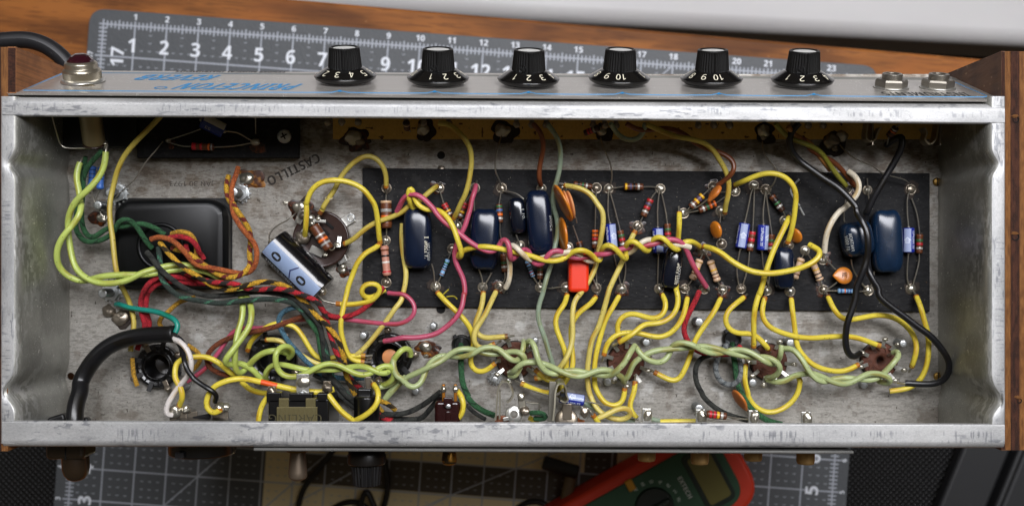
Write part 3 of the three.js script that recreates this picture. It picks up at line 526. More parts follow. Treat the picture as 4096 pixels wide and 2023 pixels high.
{ // pilot lamp: jewel, bezel, knurled nut, washer, and the holder inside
  const t = onPanelThing('pilot_lamp', 'dark red faceted jewel pilot lamp in a nickel bezel at the left of the panel', 'pilot lamp', 330, 327);
  const nick = std({ color: hex('#a39c8c'), roughness: 0.3, metalness: 0.85 });
  local('washer', lathe([[0, 0.1], [10.6, 0.1], [10.6, 0.7], [9.4, 1.9], [0, 1.9]], 48), M.tin, t);
  { const n = 90, pos = [], uv = [], idx = []; for (let j = 0; j < 2; j++) for (let i = 0; i <= n * 2; i++) { const a = i / (n * 2) * Math.PI * 2, r = (9.2 - (i % 2) * 0.35) / 1000; pos.push(Math.sin(a) * r, (j ? 5.2 : 1.9) / 1000, Math.cos(a) * r); uv.push(i / n, j); } const w = n * 2 + 1; for (let i = 0; i < n * 2; i++) idx.push(i, i + 1, i + w, i + 1, i + w + 1, i + w); local('knurled_nut', geoOf(pos, uv, idx).toNonIndexed(), nick, t); t.children.at(-1).geometry.computeVertexNormals(); }
  local('bezel', lathe([[9.2, 5.2], [9.1, 6], [8.3, 6.8], [7.9, 7.2], [7.9, 8.9], [7.6, 9.6], [6.6, 10.4], [6.3, 10.2]], 48), nick, t);
  const ring = (r0, r1, y0, y1, tw) => { const g = new THREE.CylinderGeometry(r1 / 1000, r0 / 1000, (y1 - y0) / 1000, 11, 1, true).toNonIndexed(); g.rotateY(tw); g.translate(0, (y0 + y1) / 2000, 0); return g; };
  const tip = new THREE.ConeGeometry(0.0024, 0.0003, 11).toNonIndexed(); tip.translate(0, 0.01415, 0);
  const jw = merge([ring(6.6, 6.2, 9.8, 11.2, 0), ring(6.2, 4.6, 11.2, 13, 0.28), ring(4.6, 2.4, 13, 14, 0), tip]); jw.computeVertexNormals(); local('jewel', jw, std({ color: hex('#2c0714'), roughness: 0.1, clearcoat: 0.8, clearcoatRoughness: 0.1 }), t);
  const tube = new THREE.CylinderGeometry(0.0066, 0.0066, 0.03, 28); tube.translate(0, 0, 0); const tm = local('holder_tube', tube, std({ color: hex('#8f8161'), roughness: 0.4, metalness: 0.7 }), t);
  const a = P3([374,566,24]), b = P3([358,456,34]); const inv = new THREE.Matrix4().copy(t.matrix.compose(t.position, t.quaternion, t.scale)).invert(); const la = a.clone().applyMatrix4(inv), lb = b.clone().applyMatrix4(inv); const dir = lb.clone().sub(la).normalize();
  tm.geometry = turned(la, la.clone().addScaledVector(dir, 0.03), [[0, 0], [0, 5.2], [0.3, 5.5], [30, 5.5], [30, 0]], 28);
  local('holder_contact', turned(la.clone().addScaledVector(dir, -0.0012), la, [[0, 0], [0, 5.6], [0.6, 5.7], [1.1, 5.4], [1.2, 0]], 24), M.darkPhenolic, t);
  const lug = la.clone().add(V(0.0045, 0, 0)); local('solder', blob(lug.clone().addScaledVector(dir, -0.001), 2.2, 1.8, 1.6, 0.5, 4), M.solder, t); local('solder', blob(lug.clone().addScaledVector(dir, -0.003).add(V(0.001, 0, 0)), 1.2, 1.2, 1.6, 0.4, 6), M.solder, t);
}
for (const [x, y, turn, label] of [[3566, 350, 0.35, 'left of the two threaded input jacks at the right of the panel'], [3752, 351, 0.15, 'right of the two threaded input jacks, next to the plywood end']]) {
  const t = onPanelThing('input_jack', label, 'jack', x, y, 'threaded input jacks on the panel'), m = std({ color: hex('#8f8a80'), roughness: 0.36, metalness: 0.85 });
  local('washer', lathe([[4.8, 0.05], [8.7, 0.05], [8.7, 0.6], [8.3, 0.9], [4.8, 0.9]], 40), M.tin, t);
  const n = new THREE.CylinderGeometry(0.0072, 0.0079, 0.0009, 6), n2 = new THREE.CylinderGeometry(0.0079, 0.0079, 0.0026, 6); n.translate(0, 0.00395, 0); n2.translate(0, 0.0022, 0); const nn = merge([n, n2]).toNonIndexed(); nn.computeVertexNormals(); nn.rotateY(turn); local('hex_nut', nn, m, t);
  const pr = []; for (let k = 0; k < 4; k++) pr.push([5.1, 4 + k * 0.75], [4.7, 4.35 + k * 0.75]); pr.push([5, 6.9], [4.6, 7.1], [3.3, 7.1], [3.2, 6.6], [3.2, 0.4], [0, 0.4]); local('threaded_bushing', lathe(pr, 36), m, t);
  local('bore', lathe([[0, 0.6], [3.1, 0.6]], 24), M.hole, t);
}
// ---------------------------------------------------------------- plywood end supports
{
  const ply = (s, base, dark) => tex(256, 512, (u, v) => { const g = 0.5 * fbm(u * 50, v * 5, s, 4) + 0.5 * fbm(u * 3, v * 46, s + 7, 4), f = noise(u * 200, v * 200, s + 3); let c = mix(base, dark, sstep(0.35, 0.7, g)); if (f > 0.94) c = mix(c, [0.85, 0.75, 0.62], 0.5); return c; });
  const face = std({ map: ply(131, [0.42, 0.28, 0.18], [0.30, 0.19, 0.12]), roughness: 0.55, bumpMap: M.board.bumpMap, bumpScale: 0.0002 });
  const light = std({ map: ply(137, [0.60, 0.40, 0.20], [0.44, 0.27, 0.12]), roughness: 0.65, bumpMap: floorBump, bumpScale: 0.0005 }), dark = std({ map: ply(141, [0.36, 0.20, 0.13], [0.20, 0.10, 0.06]), roughness: 0.75, bumpMap: floorBump, bumpScale: 0.0008 });
  const faceL = std({ map: ply(149, [0.62, 0.40, 0.22], [0.47, 0.29, 0.15]), roughness: 0.55 });
  for (const side of [-1, 1]) {
    const y0 = side < 0 ? 186 : 203, y1 = side < 0 ? 1806 : 1802, x = P(side < 0 ? 60 : 4009, 0, 57).x, z0 = P(0, y0, 57).z, z1 = P(0, y1, 57).z, top = FLOOR + 0.0566;
    const t = thing('plywood_end', side < 0 ? 'brown plywood end board holding the left end of the chassis' : 'layered plywood end board with drilled holes holding the right end of the chassis', 'plywood board', V(x + side * 0.008, TABLE + 0.006, (z0 + z1) / 2));
    const W = side > 0 ? [1.9, 2.7, 4.2, 4] : [4, 3.2, 2.5, 3], layers = side > 0 ? [dark, light, dark, light] : [dark, light, dark, light]; let off = 0;
    W.forEach((w, i) => { const d = (i % 2) * 0.12 + 0.1 * i * 0.5, hgt = top - TABLE - 0.003 - d / 1000; const zc = P(0, 372, 57).z, short = side < 0 && i === 0, zb = short ? zc : z1; const g = new THREE.BoxGeometry((w - 0.08) / 1000, hgt, zb - z0 - d / 1000, 1, 1, 60), p = g.attributes.position; for (let k = 0; k < p.count; k++) p.setX(k, p.getX(k) + 0.00009 * (noise(p.getZ(k) * 900, i * 9, 3) - 0.5)); g.translate(x + side * (off + w / 2) / 1000, TABLE + 0.003 + hgt / 2, (z0 + zb) / 2); const uv = g.attributes.uv; part('ply', g, i === 0 ? (side < 0 ? faceL : face) : layers[i], t); if (i === 0) part('veneer_edge', box(V(x + side * w / 2000, top - 0.0001, (z0 + zb) / 2), w - 0.4, 0.4, (zb - z0) * 1000 - 1), dark, t); off += w; });
    for (const [px, py, r] of side > 0 ? [[4068, 478, 13], [4066, 947, 16], [4082, 1603, 10]] : []) { const c = P(px, py, 57); part('screw_hole', turned(V(c.x, top - 0.002, c.z), V(c.x, top + 0.0005, c.z), [[0, 0], [2.15, mmAt(r, 60) * 1000 * 0.8], [2.25, mmAt(r, 60) * 1000]], 18), M.hole, t); part('torn_fibre', blob(V(c.x - 0.0005, top + 0.0001, c.z - 0.0016), 1.7, 0.35, 0.9, 0.9, px), light, t); }
  }
}
// black power cable behind the pilot lamp
solo('power_cable', tubeOn([[-24,167,-12],[0,164,-12],[60,159,-13],[119,161,-13.9],[179,181,-15],[227,213,-15.9],[267,255,-16.8],[302,318,-18]].map(P3), 0.0046, { radial: 16 }), std({ color: hex('#17171a'), roughness: 0.5 }), 'thick black cable arching behind the pilot lamp at the top left', 'cable');
// ---------------------------------------------------------------- wires
const speck = tex(512, 64, (u, v) => { let k = 0.9 + 0.1 * fbm(u * 24, v * 4, 151, 3); if (noise(u * 130, v * 14, 153) > 0.94) k *= 0.55; const d = sstep(0.5, 0.75, fbm(u * 9, v * 2, 155, 4)); return [k * (1 - 0.08 * d), k * (1 - 0.16 * d), k * (1 - 0.3 * d)]; });
speck.repeat.set(9, 1);
const braidBump = tex(64, 64, (u, v) => 0.5 + 0.25 * Math.sin((u * 4 + v * 4) * 6.283) + 0.25 * Math.sin((u * 4 - v * 4) * 6.283) + 0.3 * (noise(u * 40, v * 40, 161) - 0.5), false); braidBump.repeat.set(230, 3);
const clothMap = (a, b, turns, width, s) => { // cotton braid: base colour, tracer colour in spiral
  const A = hex(a), B = hex(b), sa = A.clone().convertLinearToSRGB(), sb = B.clone().convertLinearToSRGB();
  const t = tex(256, 128, (u, v) => { const ph = (u * turns + v) % 1, n = noise(u * 60, v * 24, s), w = (noise(u * 36, v * 14, s + 2) - 0.5) * 0.16, on = width && Math.abs(ph - 0.5) < width / 2 + w, k = 0.72 + 0.5 * n; const c = on ? sb : sa; return [c.r * k, c.g * k, c.b * k]; });
  t.repeat.set(40, 1); return t;
};
const pvc = (c, rough = 0.36) => std({ color: hex(c), map: speck, roughness: rough });
const cloth = (a, b, width = 0, turns = 2, s = 171) => std({ map: clothMap(a, b, turns, width, s), roughness: 0.95, bumpMap: braidBump, bumpScale: 0.00035, sheen: 0.5, sheenRoughness: 0.8, sheenColor: hex(a) });
const WM = {
  scorch: std({ color: hex('#a8661c'), roughness: 0.5, map: speck }), scorch2: std({ color: hex('#6e3f16'), roughness: 0.5, map: speck }),
  y: pvc('#dcc842', 0.42), ya: pvc('#bcaa4c', 0.45), yp: pvc('#d0bf64', 0.45), ylow: pvc('#c7a62c'),
  lg: pvc('#b2c262'), hg: pvc('#a9b680'), gg: pvc('#8a9a84'), pink: pvc('#b8506a'), white: pvc('#ddd3be'), pinkw: pvc('#e2b9b4'), white2: pvc('#d9d2cc', 0.5),
  brown: pvc('#754024'), tan: pvc('#a5713c'), olive: pvc('#8c8a35'), blk: pvc('#17171a', 0.33), teal: pvc('#1a8475'),
  cgreen: cloth('#2d5a37', '#14301d', 0.12), cblack: cloth('#32332f', '#191a19', 0.2, 3), cblackg: cloth('#2f3a34', '#3f6e56', 0.18, 2, 181), corange: cloth('#a8592c', '#8b3f1f', 0.14), cred: cloth('#a81f2b', '#7a1119', 0.12), cbrown: cloth('#71391d', '#4b2310', 0.1),
  cblue: cloth('#466a7c', '#2b4452', 0.14), cyell: cloth('#b78b2c', '#8b6920', 0.1), cyb: cloth('#c99a2b', '#17150f', 0.42, 2, 191), crb: cloth('#b3242e', '#22231f', 0.5, 3, 193), cyr: cloth('#c79a2c', '#6b1f22', 0.36, 3, 195), cgrey: cloth('#7b7f7f', '#52575a', 0.3, 6, 197),
};
function wire(kind, r, pts, label, { ends = '', group, category = 'wire', name } = {}) {
  const q = pts.map(P3), g = tubeOn(q, r / 1000, { radial: 12 });
  const m = solo(name || (kind[0] === 'c' ? 'cloth_wire' : 'insulated_wire'), g, WM[kind], label, category, group);
  for (const [ch, a, b] of [['s', q[0], q[1]], ['e', q.at(-1), q.at(-2)]]) if (ends.includes(ch)) {
    const d = a.clone().sub(b).normalize(), e = a.clone().addScaledVector(d, 0.0035); e.y -= 0.0012;
    if (kind[0] === 'y') part('scorched_end', tubeOn([b, a].map((p, i) => i ? a.clone().addScaledVector(d, 0.00015) : a.clone().addScaledVector(d, -0.0011 - 0.0012 * rnd())), (r + 0.03) / 1000, { radial: 12 }), rnd() > 0.35 ? WM.scorch : WM.scorch2, m);
    part('bare_end', tubeOn([a.clone().addScaledVector(d, -0.001), a.clone().addScaledVector(d, 0.0012), e], r * 0.00045, { radial: 8 }), M.solder, m);
  }
  return m;
}
function bare(r, pts, label, name = 'bare_wire') { return solo(name, tubeOn(pts.map(P3), r / 1000, { radial: 7 }), M.lead, label, 'wire'); }
const HG = 'pale green heater wires twisted between the tube sockets';
// left end
wire('ya', 1.35, [[642,463,34],[597,510,31.6],[535,573,28.3],[497,620,26],[469,676,23.2],[450,749,20],[437,812,20.4],[436,849,20.7],[439,894,21],[447,942,21.2],[453,1004,21.6],[458,1052,21.8],[465,1092,22],[481,1140,17],[509,1193,10],[524,1238,8],[534,1284,8],[531,1327,8],[524,1369,8.5],[520,1405,9]], 'long yellow wire running down the left end, beside the transformer bell');
wire('lg', 1.6, [[421,607,26],[418,645,26],[403,692,26],[374,733,27],[340,768,28],[308,796,26.9],[289,821,26],[272,866,23.8],[269,904,22],[274,964,22],[285,1026,22],[302,1074,23],[340,1111,24],[393,1132,24.5],[447,1133,25],[509,1121,24.5],[566,1091,24],[613,1077,22.6],[708,1059,20],[819,1077,16.1],[872,1110,14],[926,1133,12],[965,1189,14],[970,1224,15.6],[966,1277,18],[950,1327,19.4],[942,1373,20.7],[938,1419,22],[938,1461,19.6],[945,1490,18],[959,1495,15.7],[977,1479,12],[993,1461,13.8],[1023,1430,17],[1055,1410,18.9],[1094,1402,21],[1129,1405,16.6],[1149,1414,14]], 'light green wire of the pair looping down the left wall, starting at the lamp holder', { ends: 'se' });
wire('lg', 1.6, [[318,650,16],[305,689,17],[305,727,18],[314,764,18.7],[318,802,19.4],[321,837,20],[324,809,22.2],[316,857,26],[299,886,26.6],[277,913,27.3],[252,942,28],[233,976,27],[224,1017,26],[231,1061,24],[258,1096,22],[299,1119,20.3],[333,1124,19],[365,1116,21.5],[409,1105,25],[472,1099,24.5],[535,1099,24],[597,1097,22],[660,1085,20],[708,1078,18.7],[825,1086,15.4],[879,1114,13.7],[932,1143,12],[988,1189,14],[1002,1224,16.8],[1005,1267,20],[993,1313,21.5],[965,1352,23],[934,1394,24.5],[903,1433,26],[897,1451,23.6],[917,1461,20.8],[952,1451,16],[988,1464,14.1],[1019,1488,12.2],[1048,1522,10]], 'light green wire of the pair looping down the left wall, starting at the lower eyelet', { ends: 's' });
wire('cgreen', 1.35, [[403,606,24],[371,639,20.3],[343,676,16.5],[330,717,13],[329,764,12.2],[324,888,10],[336,926,11.1],[355,950,12],[387,942,13.5],[418,917,15.3],[456,907,17],[503,904,18.5],[550,893,20],[591,900,18.9],[626,916,18],[657,938,17]], 'dark green cloth wire rising from the transformer to the lamp, upper of two');
wire('cgreen', 1.35, [[338,626,14],[333,670,12.6],[327,720,10.9],[318,780,9],[300,910,8],[318,948,10.3],[343,967,12],[387,964,13],[428,949,14],[453,926,17],[469,894,20],[494,875,23],[522,882,21.4],[547,908,19.5],[569,945,17.2],[591,976,15.2],[607,992,14]], 'dark green cloth wire rising from the transformer to the lamp, lower of two');
wire('corange', 1.35, [[951,667,11],[942,702,12.4],[927,739,14],[924,790,15.7],[929,837,17.2],[932,860,18],[954,894,19],[976,926,20],[1001,954,18],[1020,979,18.6],[1027,1014,19.3],[1022,1052,20],[1008,1080,18.6],[976,1096,17],[942,1091,17.9],[910,1085,18.7],[863,1075,20],[816,1067,21.6],[777,1058,23],[752,1026,24.9],[723,992,27],[692,964,25.1],[654,950,23.4],[623,948,22],[602,957,21]], 'orange cloth wire from the transformer, twisted up to the top post');
wire('cyr', 1.4, [[913,702,8],[904,739,10.4],[907,780,13],[926,821,14.5],[926,806,15],[945,841,19],[970,875,16.8],[989,907,15],[1001,938,13],[1001,976,13.5],[995,1017,14],[1001,1048,14],[989,1077,19],[964,1099,21],[932,1110,20.1],[894,1107,19],[860,1092,18],[825,1067,20.6],[780,1033,24],[748,1011,21.8],[714,1000,19.7],[686,992,18]], 'yellow and maroon cloth wire twisted with the orange one');
wire('cyb', 1.35, [[638,970,20],[664,1004,23.6],[692,1033,27],[720,1061,27],[755,1085,27],[789,1105,27],[819,1124,24],[847,1143,22.7],[888,1158,21],[926,1158,23],[964,1147,25],[1004,1135,25.3],[1052,1127,25.7],[1092,1129,26],[1133,1141,23.5],[1171,1162,21],[1196,1190,20],[1225,1217,19],[1249,1242,19.9],[1274,1274,21],[1310,1302,21.5],[1338,1338,22],[1359,1373,20.6],[1370,1419,19],[1379,1458,16.2],[1380,1490,14],[1398,1536,11.5],[1419,1578,9]], 'yellow and black cloth wire of the main bundle', {});
wire('crb', 1.35, [[708,1083,17],[739,1092,18.7],[780,1111,21],[819,1122,23.4],[863,1130,26],[904,1132,26],[945,1136,26],[989,1155,22],[1045,1158,23.4],[1108,1154,25],[1162,1165,24.6],[1209,1179,24.2],[1240,1190,24],[1271,1210,26],[1292,1242,22.3],[1304,1274,19],[1317,1327,19],[1331,1376,21],[1348,1419,18.9],[1368,1454,17],[1384,1497,11],[1416,1532,9.5],[1451,1560,8]], 'red and black cloth wire of the main bundle');
wire('cblack', 1.4, [[585,1008,22],[607,1033,23.8],[629,1067,26],[654,1092,25.5],[682,1114,25],[720,1143,23],[761,1166,21],[806,1177,19],[847,1188,17.3],[853,1185,17],[917,1180,17],[984,1169,17],[1065,1168,17.6],[1129,1178,18],[1175,1194,18.7],[1207,1221,19.3],[1239,1253,20],[1267,1284,19],[1285,1327,18],[1290,1376,16],[1295,1419,14.3],[1302,1451,13],[1320,1504,9],[1341,1543,8.3],[1373,1575,7.6],[1402,1603,7]], 'black cloth wire of the main bundle, upper of two', {});
wire('cblackg', 1.4, [[632,989,18],[638,1033,19.8],[640,1077,21.5],[643,1114,23],[664,1143,22.2],[698,1174,21.1],[742,1193,20],[828,1207,17],[878,1214,17.9],[934,1207,19],[998,1200,19.3],[1069,1196,19.7],[1136,1202,20],[1182,1217,18.5],[1214,1253,17],[1242,1288,16],[1271,1327,15],[1295,1362,15],[1306,1405,15],[1311,1447,12],[1327,1504,8],[1356,1543,8],[1394,1585,8]], 'greenish black cloth wire of the main bundle, lower of two');
wire('cgreen', 1.3, [[1189,1224,14],[1218,1260,15.5],[1246,1299,17],[1274,1341,16],[1278,1391,15],[1292,1440,12],[1313,1490,8],[1331,1536,7]], 'short dark green cloth wire inside the main bundle');
wire('cred', 1.35, [[676,951,22],[720,945,24],[761,957,23],[789,986,22],[797,1020,17.6],[809,1017,16],[813,1036,16]], 'red cloth wire looping over the transformer grommet', {});
wire('cred', 1.25, [[742,976,18],[745,1004,17.5],[761,1033,17],[777,1061,15]], 'red cloth wire end tucked beside the transformer grommet');
wire('cyell', 1.3, [[686,935,18],[723,926,22],[761,935,21],[780,967,20],[786,1004,17.7],[783,1033,16]], 'mustard cloth wire loop over the transformer grommet');
wire('cred', 1.35, [[800,1118,13],[755,1118,16],[708,1107,17.4],[654,1107,19],[613,1116,19],[582,1146,19],[564,1190,12.9],[561,1196,12],[560,1235,11.5],[570,1274,11],[580,1306,10],[566,1338,9],[556,1369,8.5],[547,1398,8]], 'red cloth wire dropping to the first octal socket, left strand');
wire('cred', 1.35, [[819,1133,12],[761,1133,15],[708,1124,15.5],[654,1127,16],[616,1140,15.5],[591,1171,15],[589,1164,13],[582,1214,11.8],[580,1249,11],[596,1284,9],[598,1302,8.3],[580,1334,7]], 'red cloth wire dropping to the first octal socket, right strand');
wire('cyell', 1.2, [[778,1189,10],[711,1210,9.4],[672,1246,9],[637,1277,7],[633,1302,6],[651,1316,5]], 'mustard cloth wire bent behind the black mains cord');
wire('cyell', 1.2, [[527,1433,8],[529,1468,7],[534,1507,6.5],[547,1543,6]], 'mustard cloth wire at the left of the first octal socket');
wire('cyell', 1.2, [[747,1380,9],[786,1405,8],[803,1430,7.3],[789,1461,6.6],[768,1479,6]], 'mustard cloth wire right of the first octal socket');
wire('cblue', 1.35, [[1193,1228,17],[1154,1235,15],[1118,1260,12],[1111,1292,12.4],[1129,1330,13],[1157,1373,14],[1193,1412,15],[1225,1447,14.4],[1253,1472,14],[1288,1499,8],[1331,1507,7.6],[1384,1514,7],[1455,1511,7]], 'dusty blue cloth wire crossing the second octal socket');
wire('cbrown', 1.35, [[1221,1260,14],[1172,1279,12],[1101,1306,14],[1030,1323,16],[959,1339,13.5],[888,1364,11],[842,1398,10.4],[823,1433,10],[834,1468,9.7],[871,1491,9.4],[927,1507,9]], 'brown cloth wire curving around between the first two octal sockets');
wire('pink', 1.2, [[747,1525,6],[800,1490,8],[835,1456,8.3],[871,1412,8.7],[899,1369,9],[924,1334,8.7],[952,1315,8.4],[998,1311,8],[1048,1313,8.9],[1101,1299,10],[1172,1281,9.6],[1218,1276,9.4],[1295,1270,9],[1373,1276,9.7],[1437,1284,10.3],[1508,1292,11],[1561,1296,12.2],[1600,1295,13],[1635,1279,13],[1660,1249,13],[1653,1210,12.3],[1628,1184,11.6],[1600,1171,11],[1586,1176,10.1],[1552,1171,8]], 'long pink wire running low across the left half of the floor', { ends: 'e' });
wire('cred', 1.35, [[1274,1210,19],[1285,1238,16],[1310,1260,14.6],[1345,1269,13],[1387,1266,12.7],[1430,1251,12.3],[1465,1226,12],[1494,1196,11.5],[1522,1164,11],[1514,1174,10.1],[1533,1149,8]], 'red cloth wire sweeping from the bundle to the left edge of the black board');
wire('y', 1.35, [[1345,1214,10],[1384,1218,10.8],[1437,1214,12],[1490,1200,13.3],[1509,1181,14],[1523,1158,15],[1512,1138,15.8],[1481,1133,17],[1451,1143,16.4],[1442,1166,16],[1457,1188,13.4],[1492,1188,10],[1526,1165,7.8],[1539,1158,7]], 'yellow wire curled into a loop at the left edge of the black board', { ends: 's' });
wire('y', 1.4, [[1517,978,8],[1495,995,11],[1464,1009,12],[1440,1034,13],[1423,1061,12],[1412,1092,11],[1401,1121,11],[1388,1158,11],[1387,1168,11],[1375,1221,12],[1363,1277,13],[1363,1327,12],[1375,1376,11],[1391,1419,9.9],[1412,1442,9.1],[1455,1447,8]], 'yellow wire falling from the pink resistor to the third octal socket', { ends: 'se' });
wire('yp', 1.35, [[1609,894,4],[1606,942,4.5],[1609,995,5],[1617,1048,6.1],[1624,1092,7],[1619,1143,7.8],[1606,1193,8.6],[1614,1168,9],[1600,1214,11.2],[1586,1224,12],[1557,1267,11.5],[1522,1313,11],[1486,1359,10.2],[1455,1394,9.6],[1423,1422,9]], 'pale yellow wire passing left of the first blue capacitor, down to a socket');
wire('y', 1.35, [[988,1403,7],[1003,1362,9],[1030,1334,10.3],[1069,1306,12],[1108,1292,12],[1147,1296,12],[1182,1309,11.7],[1207,1341,11.4],[1232,1384,11],[1256,1419,9.9],[1285,1436,9],[1327,1431,9],[1380,1424,9],[1460,1423,9]], 'yellow wire arching over the second octal socket, ending at the third', { ends: 'se' });
wire('yp', 1.3, [[1064,1359,9],[1101,1359,11],[1140,1371,11],[1175,1401,11],[1225,1433,11],[1271,1456,10.4],[1302,1461,10]], 'pale yellow wire starting on top of the second octal socket', { ends: 's' });
wire('lg', 1.5, [[1154,1430,13],[1170,1415,16],[1164,1394,19.3],[1136,1382,24],[1111,1394,26],[1100,1419,28],[1101,1451,26.5],[1111,1481,25],[1136,1504,24.5],[1175,1508,24],[1214,1499,24],[1253,1477,24],[1295,1457,23.6],[1331,1453,23.3],[1366,1465,23],[1402,1486,22.6],[1437,1500,22.3],[1472,1499,22],[1508,1476,21.2],[1540,1461,20.5],[1566,1465,20],[1577,1490,18],[1571,1518,15.9],[1550,1534,14],[1522,1543,10]], 'light green wire with a big loop over the second octal socket', { ends: 's' });
wire('lg', 1.5, [[1064,1522,9],[1062,1490,15],[1080,1465,16.5],[1108,1457,18],[1140,1460,19.5],[1189,1472,22],[1242,1482,20.5],[1295,1479,19],[1348,1479,19],[1402,1468,19],[1455,1465,21.3],[1490,1479,23],[1525,1494,21.3],[1555,1490,20],[1561,1465,16],[1600,1405,20],[1621,1392,17.2],[1642,1399,14.6],[1642,1422,12]], 'light green wire twisted between the second and third octal sockets', { ends: 's' });
wire('hg', 1.5, [[1587,1419,12],[1571,1444,19],[1578,1486,19],[1596,1518,19],[1600,1504,19],[1621,1534,18],[1653,1552,17],[1680,1536,16.1],[1696,1504,15.1],[1708,1468,14],[1731,1440,13.7],[1763,1421,13.4],[1812,1426,13],[1855,1426,15.5],[1894,1414,18],[1929,1391,18],[1964,1388,18],[2000,1398,18],[2028,1426,18.6],[2053,1444,19],[2072,1440,15.4],[2085,1426,12]], 'pale green heater wire from the third octal to the first brown socket, lower loop', { ends: 'e', group: null });
wire('hg', 1.5, [[1540,1596,8],[1575,1557,10],[1600,1532,11.4],[1632,1507,13],[1674,1488,15.5],[1717,1467,18],[1759,1447,17.5],[1791,1424,17],[1819,1403,17.5],[1855,1394,18],[1894,1398,16.1],[1936,1412,14],[1982,1417,14],[2025,1410,14],[2060,1405,16.1],[2090,1414,18],[2100,1430,18],[2095,1444,12]], 'pale green heater wire from the third octal to the first brown socket, straighter one');
wire('hg', 1.4, [[2094,1364,9],[2095,1376,15],[2090,1405,18],[2081,1430,13],[2071,1440,9]], 'short pale green wire standing up on the first brown socket');
wire('hg', 1.5, [[2104,1380,9],[2113,1364,15],[2127,1364,19],[2141,1391,20.2],[2150,1433,22],[2166,1468,20.5],[2194,1493,19],[2226,1497,18.1],[2265,1482,17],[2308,1482,17],[2354,1493,17],[2400,1499,18.1],[2439,1504,19],[2471,1479,24],[2499,1451,24],[2520,1412,24],[2540,1382,18]], 'pale green heater wire from the first to the second brown socket, upper start');
wire('hg', 1.5, [[2039,1491,8],[2060,1481,15],[2076,1461,16.4],[2102,1448,18],[2141,1449,17.5],[2180,1455,17],[2219,1472,19.1],[2255,1491,21],[2294,1504,21],[2336,1504,21],[2371,1488,21],[2400,1479,21],[2421,1477,21],[2457,1488,18.5],[2487,1507,16],[2497,1527,8]], 'pale green heater wire from the first to the second brown socket, lower start');
wire('hg', 1.4, [[2039,1502,7],[2060,1507,11],[2074,1486,11.5],[2083,1465,12]], 'short pale green wire bent at the lower edge of the first brown socket');
wire('hg', 1.5, [[2538,1384,13],[2552,1398,20],[2568,1422,20],[2598,1442,20],[2634,1451,18.4],[2662,1441,17],[2681,1414,16.4],[2685,1394,16],[2701,1376,21],[2736,1369,21.9],[2775,1380,23],[2807,1399,21.5],[2842,1412,20],[2885,1413,18.5],[2924,1401,17],[2966,1398,18.6],[3002,1408,20],[3037,1430,20.5],[3072,1451,21],[3102,1456,12]], 'pale green heater wire from the second to the third brown socket, dipping first');
wire('hg', 1.5, [[2485,1504,8],[2506,1518,13],[2519,1490,15.1],[2536,1451,18],[2566,1428,19.1],[2591,1414,20],[2626,1401,19.6],[2669,1397,19.2],[2694,1394,19],[2736,1392,18],[2775,1386,17],[2825,1385,18.5],[2871,1394,20],[2913,1410,18.6],[2966,1422,17],[3019,1430,17],[3062,1426,19.1],[3097,1438,21],[3122,1463,21],[3118,1490,18],[3097,1507,15],[3069,1511,8]], 'pale green heater wire from the second to the third brown socket, smooth arc');
wire('hg', 1.4, [[3127,1382,16],[3125,1412,17],[3118,1437,12],[3104,1451,8]], 'short pale green wire standing up on the third brown socket');
wire('hg', 1.5, [[3138,1394,14],[3171,1394,17],[3196,1419,18.4],[3218,1451,20],[3241,1490,20],[3271,1520,20],[3306,1528,18.5],[3341,1514,17],[3395,1511,17],[3448,1518,17],[3501,1518,16.4],[3529,1500,16],[3554,1475,16.9],[3582,1444,18],[3598,1415,13.6],[3589,1401,11.3],[3575,1410,9]], 'pale green heater wire ending in a tall hook on the last brown socket', { ends: 'e' });
wire('hg', 1.5, [[3072,1518,8],[3108,1529,13],[3147,1522,13.5],[3182,1500,14],[3218,1495,15],[3253,1493,16],[3292,1507,18.3],[3334,1528,21],[3377,1537,20.6],[3412,1528,20.3],[3448,1506,20],[3483,1492,19.4],[3525,1496,18.6],[3559,1511,18],[3566,1527,15.8],[3548,1535,13.4],[3515,1523,9]], 'pale green heater wire from the third to the last brown socket, lower one');
// lower left
wire('y', 1.45, [[715,1623,22],[729,1582,26],[718,1545,25.3],[695,1508,24.5],[699,1479,24],[704,1451,22],[729,1435,20],[796,1426,17],[835,1430,17],[878,1454,17],[906,1479,14.9],[934,1500,13],[959,1507,10]], 'thick yellow wire rising from the mains outlet, left one', { ends: 's' });
wire('y', 1.5, [[880,1640,24],[847,1654,28],[822,1623,28.5],[831,1582,29],[855,1545,29],[900,1525,29],[924,1518,28.4],[977,1514,27],[1030,1525,27.5],[1083,1537,28],[1154,1553,27.5],[1225,1565,27],[1295,1568,25.7],[1336,1557,25]], 'thick yellow wire with an orange paint mark, mains outlet to the switch', { ends: 's' });
{ const m = scene.children.at(-1); const c = [[1044,1527,27.9],[1062,1531,28],[1083,1537,28],[1108,1543,28.1]].map(P3); part('paint_mark', tubeOn(c.map((p) => p.add(V(0, 0.0002, 0))), 0.00142, { radial: 12 }), std({ color: hex('#e2571b'), roughness: 0.5 }), m); }
wire('y', 1.4, [[966,1529,10],[998,1557,14],[1041,1571,17.7],[1080,1573,21]], 'yellow wire from behind the orange marked wire to the black switch', { ends: 'e' });
wire('y', 1.4, [[1069,1588,33],[1043,1627,33.4],[1032,1685,34],[1030,1722,30]], 'yellow wire curving down the left side of the black switch');
wire('y', 1.45, [[1312,1578,34],[1345,1623,35],[1378,1658,33.4],[1411,1681,32],[1431,1706,26]], 'yellow wire leaving the right side of the black switch');
wire('y', 1.45, [[1493,1537,28],[1513,1570,34],[1509,1611,36],[1485,1642,35.5],[1456,1664,35],[1406,1689,30]], 'yellow wire looping from the fuse holder contact', { ends: 's' });
